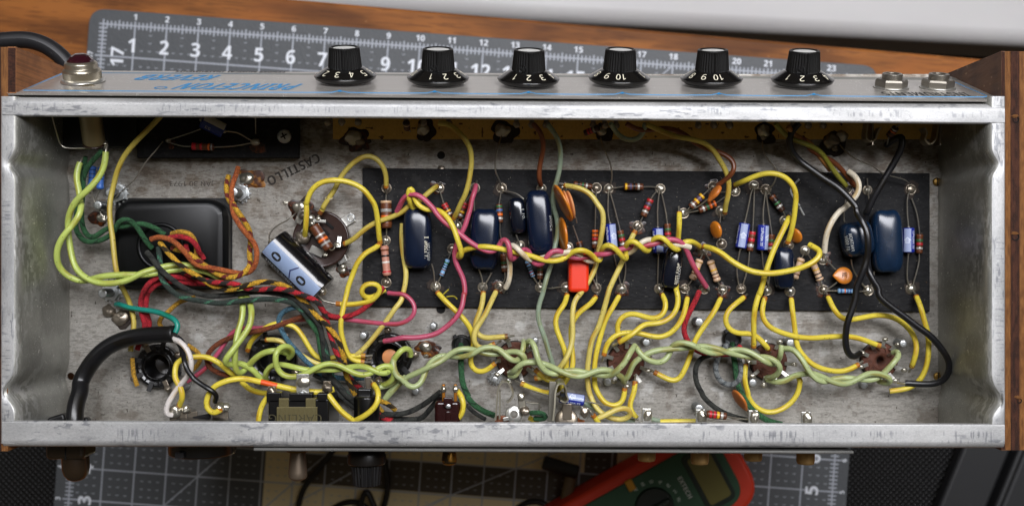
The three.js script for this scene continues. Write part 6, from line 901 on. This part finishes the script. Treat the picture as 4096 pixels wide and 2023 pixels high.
SOCKETS.nine.forEach((a, i) => {
  const c = P3(a), R = 9.5, t = thing('nine_pin_socket', ['brown phenolic nine pin socket right of the left grommet, first of four', 'brown phenolic nine pin socket under the s bent yellow wires, second of four', 'brown phenolic nine pin socket below the right grommet, third of four', 'brown phenolic nine pin socket at the far right, its centre hole open'][i], 'tube socket', c), up = (h) => V(c.x, FLOOR + h / 1000, c.z);
  part('body', turned(up(-6), up(4), [[0, i === 3 ? 1.9 : 0.05], [0, R * 0.8], [5.9, R * 0.82], [6, R], [8.6, R], [9.3, R - 0.5], [9.4, R - 1.2], [9.4, 4.6], [9.9, 4.4], [9.9, 3.9], [9.4, 3.6], [9.4, i === 3 ? 1.9 : 0.05], [0, i === 3 ? 1.9 : 0.05]], 44), M.phenolic, t);
  part('rim', turned(up(0), up(1), [[0, R - 0.2], [0, R + 0.5], [0.6, R + 0.5], [0.8, R - 0.2]], 44), M.black, t);
  for (let k = 0; k < 9; k++) {
    const q = -Math.PI / 2 + (k + 0.5) / 10 * 6.283 + 0.6 + i * 0.35, dx = Math.cos(q), dz = Math.sin(q), tilt = 0.55 - 0.25 * rnd();
    const s = box(V(0, 0, 0), 2.6, 0.9, 0.6); s.rotateY(-q + 0.35); s.translate(c.x + Math.cos(q + 0.33) * 0.0066, FLOOR + 0.0038, c.z + Math.sin(q + 0.33) * 0.0066); part('rib', s, M.phenolic, t);
    const lg = rbox(V(0, 0, 0), 5.4, 0.5, 2, 0.22, 0, 1); lg.rotateZ(tilt); lg.rotateY(-q); lg.translate(c.x + dx * 0.0098, FLOOR + 0.0062, c.z + dz * 0.0098); part('pin', lg, M.tin, t);
    if (k % 4 !== 2) part('solder', blob(V(c.x + dx * 0.0118, FLOOR + 0.0076, c.z + dz * 0.0118), 1.7, 1, 1.2, 0.5, k * 3 + i * 11), M.solder, t);
  }
  for (const [s, q] of [['6', 3.1], ['7', 2.3], ['8', 4.2]]) { const g = words(s, 1.3, 2, { f: thinFont }); g.rotateX(-Math.PI / 2); g.rotateY(0.6); g.translate(c.x + Math.cos(q) * 0.0056, FLOOR + 0.00352, c.z + Math.sin(q) * 0.0056); part('numeral', g, M.darkPhenolic, t); }
});
SOCKETS.grommet.forEach((a, i) => {
  const c = P3(a), t = thing('grommet', ['black plastic grommet with a green cloth wire coming through it', 'black plastic grommet with red, green and grey wires coming through it'][i], 'grommet', c), up = (h) => V(c.x, FLOOR + h / 1000, c.z);
  part('ring', turned(up(-5), up(3), [[0, 3.6], [0, 4.1], [5, 4.1], [5.1, 5.2], [6.4, 5.2], [7.6, 4.6], [7.8, 4], [7, 3.6], [0, 3.6]], 32), M.bakelite, t);
  for (let k = 0; k < 4; k++) { const q = k * 1.57 + 0.9; const b = rbox(V(0, 0, 0), 2.2, 1.2, 2.2, 0.3, 0, 1); b.rotateY(-q); b.translate(c.x + Math.cos(q) * 0.0052, FLOOR + 0.0022, c.z + Math.sin(q) * 0.0052); part('snap_tab', b, M.black, t); }
});
// ---------------------------------------------------------------- parts on the back wall
const ZW = P(0, 1792, 56).z, at3 = (x, h, z) => V(P(x, 0, h).x, FLOOR + h / 1000, z);
const px2x = (x, h) => P(x, 0, h).x;
{ // label plate under the back edge
  const A = P(1010, 1783, 57), B = P(3420, 1795, 57), L = B.x - A.x, c = A.clone().add(B).multiplyScalar(0.5);
  const g = rbox(V(0, 0, 0), L * 1000, 50, 1.5, 0.6, -Math.atan2(B.z - A.z, L), 2); g.translate(c.x, FLOOR + 0.0315, ZW + 0.0013);
  solo('rear_plate', g, std({ color: hex('#8f8e8a'), map: M.lipBack.map, roughness: 0.6, metalness: 0.3 }), 'long thin grey label plate on the outside of the back wall', 'plate');
}
{ // mains outlet
  const c = at3(808, 27, ZW), t = thing('mains_outlet', 'black round mains outlet in the back wall with soldered tabs inside', 'outlet', c);
  const z = (d) => V(c.x, c.y, ZW + d / 1000);
  part('flange', turned(z(0.5), z(10), [[0, 0], [0, 17.6], [0.6, 17.8], [1.4, 17.8], [2, 17.2], [2.2, 16.8], [6.6, 16.6], [7.4, 16], [7.6, 0]], 48), M.bakelite, t);
  part('clamp_ring', turned(z(0.2), z(2), [[0, 17.5], [0, 18.5], [1.1, 18.4], [1.2, 17.5]], 48), M.brassDull, t);
  part('body', turned(z(-1), z(-24), [[0, 0], [0, 15], [6, 15], [7.5, 14.4], [8.2, 13], [8.4, 0]], 40), M.bakelite, t);
  for (const [a, r] of [[[699,1644,22], 3.4], [[740,1636,22], 2.4], [[876,1632,23], 3], [[900,1627,22], 2.2]]) part('solder', blob(P3(a), r, r * 0.8, r, 0.6, r * 5), M.solder, t);
  for (const [a, w, d] of [[[711,1664,21], 9, 5], [[880,1658,21], 8, 5], [[769,1658,20], 5, 3]]) part('terminal', rbox(P3(a), w, 1.2, d, 0.4, 0.1, 1), M.dullSolder, t);
  part('slot', rbox(P3([806,1673,22]), 9, 1.4, 3.4, 0.4, 0.2, 1), M.hole, t); part('notch', box(V(px2x(758, 27), c.y + 0.0166, ZW + 0.0058), 4, 2, 2.6), M.hole, t);
}
{ // strain relief where the cord leaves the back wall
  const c = at3(283, 30, ZW), t = thing('strain_relief', 'brown black plastic strain relief bushing on the outside of the back wall', 'bushing', c), m = std({ color: hex('#241a10'), roughness: 0.28, clearcoat: 0.4 });
  part('collar', rbox(V(c.x, c.y, ZW + 0.0045), 19, 17, 9, 2.2, 0, 3), m, t); part('split_line', box(V(c.x + 0.0006, c.y + 0.0085, ZW + 0.0048), 0.7, 0.3, 8), M.hole, t);
  const g = turned(V(c.x + 0.0018, c.y, ZW + 0.006), V(c.x + 0.0022, c.y - 0.002, ZW + 0.03), [[0, 6.4], [4, 6.6], [9, 6.6], [12, 5.8], [14, 4.4], [15, 2.6], [15.2, 0]], 28); part('dome', g, m, t);
  const a = P3([230,1675,26]); part('clamp_arm', rbox(a, 9, 6, 4, 1.4, 0.3, 2), M.black, t); part('clamp_arm', rbox(P3([329,1681,24]), 7, 5, 3, 1.2, 0, 2), M.black, t);
}
{ // power toggle switch
  const t = thing('toggle_switch', 'large black toggle switch with a stamped metal plate and long steel bat', 'switch', at3(1190, 4, 0.08));
  const F = (x, y, h) => P3([1024 + x / 2.432, 1500 + y / 2.432, h]);
  const a = F(110, 235, 38), b = F(700, 470, 38); part('body', rbox(V((a.x + b.x) / 2, FLOOR + 0.021, (a.z + ZW - 0.001) / 2), (b.x - a.x) * 1000, 32, (ZW - 0.001 - a.z) * 1000, 0.8, 0, 2), M.bakelite, t);
  for (const [x0, x1, y0] of [[110, 250, 200], [330, 560, 205], [600, 700, 208]]) { const p = F(x0, y0, 34), q = F(x1, 300, 34); part('rib', rbox(V((p.x + q.x) / 2, FLOOR + 0.0345, (p.z + q.z) / 2 - 0.002), (q.x - p.x) * 1000, 5, (q.z - p.z) * 1000, 0.6, 0, 1), M.bakelite, t); }
  const p = F(188, 315, 40), q = F(588, 480, 40), pm = std({ color: hex('#7d7552'), roughness: 0.4, metalness: 0.7, map: speck }); part('metal_plate', rbox(V((p.x + q.x) / 2, FLOOR + 0.0378, (p.z + q.z) / 2), (q.x - p.x) * 1000, 1, (q.z - p.z) * 1000, 0.3, 0, 1), pm, t);
  for (const x of [258, 520]) { const u = F(x, 290, 40); part('fold_tab', rbox(V(u.x, FLOOR + 0.0376, u.z), 5, 0.9, 6, 0.3, 0, 1), pm, t); }
  const lg = words('CARLING', 26, 4.2, { f: thinFont }), lc = F(378, 425, 38.6); lg.applyMatrix4(frameMatrix(V(lc.x, FLOOR + 0.03836, lc.z), V(-1, 0, 0), V(0, 0, 1), V(0, 1, 0))); part('lettering', lg, std({ color: hex('#4a4530'), roughness: 0.5, metalness: 0.5 }), t);
  const s = F(440, 210, 36); part('screw', turned(s.clone().add(V(0, -0.003, 0)), s, [[0, 3], [2.2, 3], [3, 2], [3.1, 0]], 20), M.zinc, t);
  const lug = F(452, 95, 34); part('terminal', rbox(lug, 6.4, 0.8, 11, 0.4, 0, 1), M.tin, t); part('solder', blob(F(452, 70, 34.5), 3.4, 1.3, 3, 0.4, 3), M.solder, t);
  for (const [x, y] of [[150, 170], [690, 120]]) { part('terminal', rbox(F(x, y + 25, 33), 4, 0.8, 9, 0.3, 0, 1), M.dullSolder, t); part('solder', blob(F(x, y, 34), 2.6, 2, 3, 0.6, x), M.dullSolder, t); }
  const z = (d) => at3(1190, 30, ZW + 0.0034 + d / 1000); part('nut', turned(z(0), z(4), [[0, 0], [0, 9.2], [0.7, 9.2], [0.8, 8.2], [1.4, 8.2], [1.5, 6], [2.8, 5.6], [2.8, 0]], 32), M.brassDull, t);
  part('bat', turned(z(1), z(20), [[0, 3.4], [2, 3.9], [8, 4.3], [12, 4.7], [14.5, 4.6], [15.6, 3.8], [16.3, 2.4], [16.5, 0]], 26), std({ color: hex('#76695a'), roughness: 0.42, metalness: 0.7 }), t);
}
{ // fuse holder
  const t = thing('fuse_holder', 'black ribbed screw cap fuse holder through the back wall', 'fuse holder', at3(1466, 20, ZW)), z = (d) => at3(1466, 30, ZW + 0.0034 + d / 1000);
  part('collar', turned(z(0), z(10), [[0, 0], [0, 9.1], [4.6, 9.1], [4.6, 9.6], [8.4, 9.6], [9, 9.1], [9.2, 0]], 40), std({ color: hex('#14110f'), roughness: 0.35 }), t);
  { const g = turned(z(8.8), z(20), [[0, 7.6], [1, 7.6], [10.5, 6.6], [11, 6.2], [11.1, 0]], 96), p = g.attributes.position, o = z(0); for (let i = 0; i < p.count; i++) { const x = p.getX(i) - o.x, y = p.getY(i) - o.y, a = Math.atan2(y, x), r = Math.hypot(x, y); if (r > 0.0064) { const k = 1 + 0.055 * Math.sign(Math.cos(a * 24)); p.setX(i, o.x + x * k); p.setY(i, o.y + y * k); } } g.computeVertexNormals(); part('ribbed_cap', g, M.black, t); }
  const F = (x, y, h) => P3([1024 + x / 2.432, 1500 + y / 2.432, h]);
  part('body', turned(V(px2x(1466, 26), FLOOR + 0.026, ZW), V(px2x(1466, 26), FLOOR + 0.026, ZW - 0.024), [[0, 0], [0, 6.5], [20, 6.5], [21, 5.5], [21, 0]], 30), M.bakelite, t);
  const a = F(1060, 180, 22); part('housing', rbox(a, 7.4, 7, 6, 1, 0, 2), M.bakelite, t); part('terminal', rbox(F(1095, 90, 24), 3, 1, 8, 0.45, 0.1, 2), M.dullSolder, t);
  part('contact', rbox(F(1020, 320, 27), 5, 1.2, 9, 0.5, 0, 1), M.dullSolder, t); part('solder', blob(F(1015, 260, 28), 2.9, 1.6, 2.2, 0.6, 3), M.solder, t); part('solder', blob(F(1105, 265, 28), 2.4, 2, 2, 0.6, 9), M.solder, t); part('solder', blob(F(1190, 50, 12), 2, 3, 2, 0.3, 5), M.solder, t);
}
{ // small maroon toggle switch
  const t = thing('ground_switch', 'small maroon plastic toggle switch with two copper lugs and a worn brass bat', 'switch', at3(1790, 6, 0.083)), F = (x, y, h) => P3([1024 + x / 2.432, 1500 + y / 2.432, h]);
  const a = F(1735, 250, 34), b = F(1985, 470, 34); part('body', rbox(V((a.x + b.x) / 2, FLOOR + 0.022, (a.z + ZW) / 2), (b.x - a.x) * 1000, 25, (ZW - a.z) * 1000, 2, 0, 3), M.maroonPlastic, t);
  part('top_block', rbox(F(1868, 262, 35), 4.6, 3, 5, 0.6, 0, 1), M.maroonPlastic, t); part('rivet', blob(F(1870, 300, 36), 1.7, 0.7, 1.3, 0.1, 2), M.zinc, t); part('moulded_ridge', rbox(F(1868, 410, 34.6), 2.4, 1.6, 6, 0.5, 0, 1), M.maroonPlastic, t);
  for (const x of [1825, 1940]) { part('lug', rbox(F(x, 185, 32), 1.6, 3, 10, 0.4, 0, 1), std({ color: hex('#b3742c'), roughness: 0.35, metalness: 0.8 }), t); part('solder', blob(F(x, 135, 33), 1.5, 1.6, 2, 0.4, x), M.solder, t); }
  const z = (d) => at3(1797, 30, ZW + 0.0034 + d / 1000); part('bat', turned(z(0), z(12), [[0, 2.3], [3, 3.3], [7, 3.9], [8.6, 3.6], [9.6, 2.4], [10, 0]], 24), std({ map: tex(64, 64, (u, v) => (fbm(u * 9, v * 9, 211, 3) > 0.52 ? [0.62, 0.45, 0.18] : [0.26, 0.22, 0.16])), roughness: 0.35, metalness: 0.7 }), t);
}
// output jacks with leaf springs, inside the back wall
function spring(pts, w, h, t) { // bent strip: pixel path, strip height (along y)
  const q = pts.map(P3), pos = [], uv = [], idx = [], c = new THREE.CatmullRomCurve3(q, false, 'centripetal'), n = 40, th = 0.0004;
  for (let i = 0; i <= n; i++) { const p = c.getPoint(i / n), d = c.getTangent(i / n), s = V(-d.z, 0, d.x).normalize().multiplyScalar(th); for (const [k, y] of [[1, 0], [1, -h], [-1, -h], [-1, 0], [1, 0]]) { pos.push(p.x + s.x * k, p.y + y / 1000, p.z + s.z * k); uv.push(i / n, 0); } }
  for (let i = 0; i < n; i++) for (let k = 0; k < 4; k++) { const a = i * 5 + k; idx.push(a, a + 5, a + 1, a + 1, a + 5, a + 6); }
  const g = geoOf(pos, uv, idx).toNonIndexed(); g.computeVertexNormals(); return part('leaf_spring', g, w, t);
}
{
  const sp = std({ color: hex('#a9a492'), roughness: 0.3, metalness: 0.8 }), wafer = std({ color: hex('#7a4526'), roughness: 0.5 });
  const t = thing('output_jack', 'open frame jack with a hooked leaf spring, left of two at the back', 'jack', at3(2010, 8, 0.08));
  spring([[1982,1681,34],[1988,1607,34],[1994,1553,34],[2011,1529,34],[2031,1531,34],[2046,1558,34],[2052,1582,34],[2040,1603,34],[2027,1611,34]], sp, 8, t); spring([[1998,1677,33],[1999,1623,33],[1999,1566,33]], sp, 6, t);
  part('wafer', rbox(P3([2011,1675,26]), 8, 2, 3.4, 0.5, 0, 1), wafer, t); part('wafer', rbox(P3([2019,1683,21]), 10, 2, 3.4, 0.5, 0, 1), wafer, t);
  const z0 = at3(2050, 28, ZW + 0.0034); part('nut', turned(z0, z0.clone().add(V(0, 0, 0.003)), [[0, 0], [0, 6.5], [1.8, 6.5], [2, 5], [2, 0]], 28), M.brassDull, t);
  part('terminal', rbox(P3([2023,1675,29]), 3, 1.2, 2, 0.4, 0.2, 1), M.tin, t); part('washer', turned(P3([2056,1656,28]), P3([2056,1656,29]), [[0, 2], [0, 4.4], [0.8, 4.1], [1, 2]], 28), M.tin, t);
  const lug = P3([2087,1607,30]); part('solder_lug', rbox(lug, 3.6, 1, 8, 0.45, 0.12, 2), M.solder, t); part('solder', blob(P3([2101,1644,31]), 2.3, 1.8, 2.4, 0.7, 6), M.dullSolder, t); part('solder', blob(P3([2085,1588,31]), 1.7, 1, 2, 0.4, 8), M.solder, t);
  part('hook', tubeOn([[2106,1609,28],[2143,1615,27.6],[2159,1609,27.4],[2165,1617,27.3],[2155,1644,27]].map(P3), 0.0005, { radial: 7 }), M.lead, t);
  const u = thing('output_jack', 'open frame jack with a wide curled leaf spring beside the small lying capacitor', 'jack', at3(2235, 8, 0.08));
  spring([[2212,1683,38],[2219,1623,37.6],[2223,1566,37.1],[2233,1539,36.9],[2254,1536,36.8],[2266,1558,36.6],[2266,1578,36.4],[2273,1597,36.3],[2262,1609,36.2],[2241,1601,36]], sp, 20, u); part('frame_strip', rbox(P3([2208,1605,30]), 3.6, 1, 20, 0.4, -0.04, 1), std({ color: hex('#77746a'), roughness: 0.5, metalness: 0.6 }), u);
  part('terminal', rbox(P3([2269,1646,28]), 4.8, 0.8, 8, 0.35, 0, 1), M.dullSolder, u); part('washer', turned(P3([2266,1679,26]), P3([2266,1679,28]), [[0, 3], [0, 5.8], [1, 5.4], [1.4, 3], [1.6, 0]], 30), M.dullSolder, u); part('solder_lug', rbox(P3([2336,1654,28]), 3.8, 1, 6.4, 0.45, -0.2, 2), M.tin, u); part('solder', blob(P3([2338,1650,29]), 2, 1, 2.6, 0.5, 7), M.dullSolder, u);
  const copper = std({ color: hex('#9c5a2c'), roughness: 0.4 }); part('wafer', rbox(P3([2295,1683,22]), 11, 2, 3, 0.5, 0, 1), copper, u);
  wire('cgreen', 1.3, [[2124,1652,26],[2147,1650,29],[2175,1654,28.4],[2190,1667,28],[2171,1677,26.4],[2138,1673,24]], 'green cloth wire end curled at the first output jack');
  wire('y', 1.3, [[2118,1671,20],[2134,1681,19],[2151,1693,18]], 'short yellow wire end below the green curl at the jacks'); wire('y', 1.3, [[2373,1660,26],[2385,1677,25.1],[2398,1697,24]], 'short yellow wire end at the second output jack lug', { ends: 's' });
}
// jack springs under the front lip at the right
for (const [pts, label] of [[[[3475,488,26],[3470,551,26],[3485,563,26.4],[3503,558,26.8],[3515,527,27.5],[3527,509,28]], 'dull u shaped jack spring under the lip, left of two'], [[[3760,488,26],[3743,561,26],[3722,575,26.5],[3704,558,27],[3711,530,27.5],[3701,509,28]], 'dull u shaped jack spring under the lip, right of two, near the end wall']]) {
  const c = P3(pts[1]), t = thing('jack_spring', label, 'jack spring', V(c.x, FLOOR + 0.01, c.z - 0.01)); spring(pts, std({ color: hex('#8f846c'), roughness: 0.4, metalness: 0.7 }), 7, t); t.children.at(-1).name = 'strip';
  part('frame_strip', rbox(P3([pts[0][0] + (pts[0][0] < 3600 ? 8 : -8), pts[0][1] + 10, 20]), 1.2, 8, 22, 0.3, 0, 1), M.dullSolder, t);
}
// phono sockets: barrels outside, lugs inside
[[[2587,1500,30], [2587,1667,22], 'first phono socket barrel from the left under the back edge', 840], [[2800,1500,30], [2803,1671,26], 'second phono socket barrel from the left, longest in view', 860], [[3014,1500,30], [3014,1675,26], 'third phono socket barrel from the left, against the meter boot', 838], [[3224,1500,30], [3225,1681,24], 'rightmost phono socket barrel, over the mat edge', 860]].forEach(([o, i, label, yb]) => {
  const t = thing('phono_socket', label, 'socket', V(px2x(o[0], 30), FLOOR + 0.02, ZW), 'phono sockets along the back wall'), z = (d) => V(px2x(o[0], 30), FLOOR + 0.03, ZW + 0.0034 + d / 1000), L = (yb - 742) / 2.432 / FOCAL * 0.534 * 1000 * 1.5;
  part('barrel', turned(z(0), z(10), [[0, 4.5], [L * 0.85, 4.5], [L, 4.1], [L, 3.4], [L - 1, 3.2], [1, 3.2]], 28), std({ map: tex(64, 64, (u, v) => mix([0.56, 0.44, 0.26], [0.74, 0.60, 0.38], fbm(u * 9, v * 9, 221 + yb, 3))), roughness: 0.4, metalness: 0.3 }), t);
  const q = P3(i); part('lug', rbox(q, 5, 1, 9, 1.2, 0, 2), M.tin, t); part('lug', rbox(q.clone().add(V(0, -0.004, 0.004)), 5.6, 8, 1, 0.4, 0, 1), M.tin, t); part('solder', blob(q.clone().add(V(0.0006, 0.0006, -0.001)), 2.4, 1.6, 3, 0.6, yb), M.solder, t);
});
// ---------------------------------------------------------------- what hangs under the chassis and shades the bench
{
  const steel = std({ color: hex('#17181a'), roughness: 0.5 }), glass = std({ color: hex('#2a2622'), roughness: 0.15 }), alu = std({ color: hex('#8d8d8a'), roughness: 0.45, metalness: 0.7 });
  const under = (name, label, cat, g, m) => solo(name, g, m, label, cat);
  const blk = (x0, x1, y0, y1, h) => { const a = P(x0, y0, 0), b = P(x1, y1, 0); return rbox(V((a.x + b.x) / 2, FLOOR - 0.0014 - h / 2000, (a.z + b.z) / 2), (b.x - a.x) * 1000, h, (b.z - a.z) * 1000, 4, 0, 2); };
  under('transformer_core', 'laminated core of the power transformer hanging under the left end', 'transformer', blk(440, 940, 770, 1180, 75), steel);
  under('output_transformer', 'output transformer hanging under the middle of the chassis', 'transformer', blk(1640, 2140, 640, 1120, 62), steel);
  under('reverb_transformer', 'small transformer hanging under the right half of the chassis', 'transformer', blk(2620, 3000, 660, 1080, 50), steel);
  under('filter_can', 'aluminium filter capacitor can hanging under the round brown base', 'capacitor', rod(P(1290, 957, -1.5), P(1290, 957, -80), 15, 28), alu);
  [[637, 1461, 11], [1096, 1432, 11], [1560, 1421, 11], [2060, 1437, 9], [2503, 1447, 9], [3074, 1447, 9], [3515, 1440, 9]].forEach(([x, y, r], i) => under('vacuum_tube', 'vacuum tube hanging under socket ' + ['one', 'two', 'three', 'four', 'five', 'six', 'seven'][i] + ' from the left', 'vacuum tube', softRod(P(x, y, -13), P(x, y, -82), r, 4, 24), glass));
}
// ---------------------------------------------------------------- on the bench behind the chassis
{ // handheld meter in a red boot, face up
  const O = M2P(2636, 2014, 0.036), t = thing('multimeter', 'handheld meter in a red rubber boot with green face and olive display', 'multimeter', V(O.x, 0.0004, O.z));
  const up = V(0.88, 0, -0.475).normalize(), rt = V(0.475, 0, 0.88).normalize();                       // meter up and meter right
  const bas = new THREE.Matrix4().makeBasis(rt, up, V(0, 1, 0)).setPosition(V(O.x, 0, O.z));         // x right, y up, z out of the face
  const shape = (w, y0, y1, r, taper) => { const s = new THREE.Shape(), w2 = w - taper; s.moveTo(-w2 + r, y0); s.lineTo(w2 - r, y0); s.quadraticCurveTo(w2, y0, w2, y0 + r); s.lineTo(w, y1 - r * 1.6); s.quadraticCurveTo(w, y1, w - r * 1.6, y1); s.lineTo(-w + r * 1.6, y1); s.quadraticCurveTo(-w, y1, -w, y1 - r * 1.6); s.lineTo(-w2, y0 + r); s.quadraticCurveTo(-w2, y0, -w2 + r, y0); return s; };
  const put = (name, s, z0, d, b, mat) => { const g = new THREE.ExtrudeGeometry(s, { depth: Math.max(d - 2 * b, 1e-5), bevelEnabled: b > 0, bevelSize: b, bevelThickness: b, bevelSegments: 4, curveSegments: 12 }); g.translate(0, 0, z0 + b); g.applyMatrix4(bas); return part(name, g, mat, t); };
  put('rubber_boot', shape(0.0318, -0.09, 0.070, 0.013, 0.002), 0.0006, 0.036, 0.004, std({ color: hex('#d83818'), roughness: 0.5 }));
  put('face', shape(0.0268, -0.086, 0.061, 0.010, 0.002), 0.034, 0.004, 0.001, std({ color: hex('#274f35'), roughness: 0.55 }));
  put('display_frame', shape(0.0232, 0.031, 0.0555, 0.004, 0), 0.0375, 0.0012, 0.0004, std({ color: hex('#15251a'), roughness: 0.4 })); put('display', shape(0.0195, 0.0345, 0.0525, 0.002, 0), 0.0384, 0.0008, 0.0002, std({ color: hex('#757040'), roughness: 0.25 }));
  const ring = new THREE.CylinderGeometry(0.0142, 0.0152, 0.003, 48); ring.rotateX(Math.PI / 2); ring.translate(0, -0.004, 0.0395); ring.applyMatrix4(bas); part('dial', ring, std({ color: hex('#0e1a13'), roughness: 0.45 }), t);
  const grip = rbox(V(0, 0, 0), 5, 26, 7, 2, 0, 2); grip.translate(0, -0.004, 0.042); grip.applyMatrix4(bas); part('dial_grip', grip, std({ color: hex('#14241a'), roughness: 0.5 }), t);
  const mk = std({ color: hex('#c4d4c8'), roughness: 0.6 }), marks = ['V', 'mV', 'Ω', 'A', 'mA', 'µA', 'Hz', 'C', 'F', 'V', 'Ω', 'A'];
  marks.forEach((s, i) => { const a = -1.9 + i * 0.35, g = words(s, 1.6 + s.length * 0.7, 2.6); g.translate(Math.sin(a) * 0.0195, -0.004 + Math.cos(a) * 0.0195, 0.0384); g.applyMatrix4(bas); part('dial_mark', g, mk, t); });
  const lt = words('EXTECH', 18, 3.6); lt.translate(-0.002, 0.0235, 0.0384); lt.applyMatrix4(bas); part('lettering', lt, std({ color: hex('#b9bdb6'), roughness: 0.6 }), t);
  const bt = rbox(V(0, 0, 0), 9, 6, 2, 1, 0, 2); bt.translate(-0.0235, -0.0125, 0.0388); bt.applyMatrix4(bas); part('button', bt, std({ color: hex('#c98f18'), roughness: 0.5 }), t);
}
{ // little black headed tool on the mat
  const a = M2P(2172, 1848, 0.014), b = M2P(2312, 1890, 0.014), c = M2P(2290, 1880, 0.012), d = M2P(2250, 2060, 0.012);
  const t = thing('hand_tool', 'small tool with a black head and tan shaft, out of focus on the mat', 'tool', V(c.x, 0.0004, c.z));
  part('head', softRod(a, b, 5.6, 1.5, 22), std({ color: hex('#15130f'), roughness: 0.5 }), t); part('shaft', softRod(c, d, 4.6, 1, 18), std({ color: hex('#6a5a40'), roughness: 0.5 }), t);
}
// test lead cables lying on the mat
const leadM = std({ color: hex('#0d0d0e'), roughness: 0.45 }), flat = (l, h) => l.map(([x, y]) => M2P(x, y, h));
const L1 = [[1340, 1790], [1270, 1880], [1215, 1950], [1190, 2040], [1200, 2120]], L2 = [[1530, 1820], [1548, 1890], [1550, 1960], [1530, 2040], [1490, 2110]], L3 = [[1320, 2040], [1370, 2012], [1420, 2005], [1470, 2030], [1500, 2090]], L4 = [[1425, 2060], [1450, 1990], [1466, 1950], [1480, 1985], [1510, 2060]], L5 = [[2060, 2040], [2110, 2008], [2160, 2005], [2210, 2035], [2230, 2090]];
[[L1, 0.0052, 'black test lead curving down from under the power switch'], [L2, 0.0056, 'black test lead to the right of the fuse holder cap'], [L3, 0.0022, 'black test lead forming a low arc at the bottom edge'], [L4, 0.0105, 'black test lead bent to a narrow point below the fuse holder'], [L5, 0.003, 'black test lead arc left of the meter']].forEach(([l, h, s]) => solo('test_lead', tubeOn(flat(l, h), 0.0023, { radial: 10, step: 0.003 }), leadM, s, 'cable'));

for (const l of [windowLight]) { l.castShadow = true; }
renderer.setSize(1024, 505);
renderer.render(scene, camera);
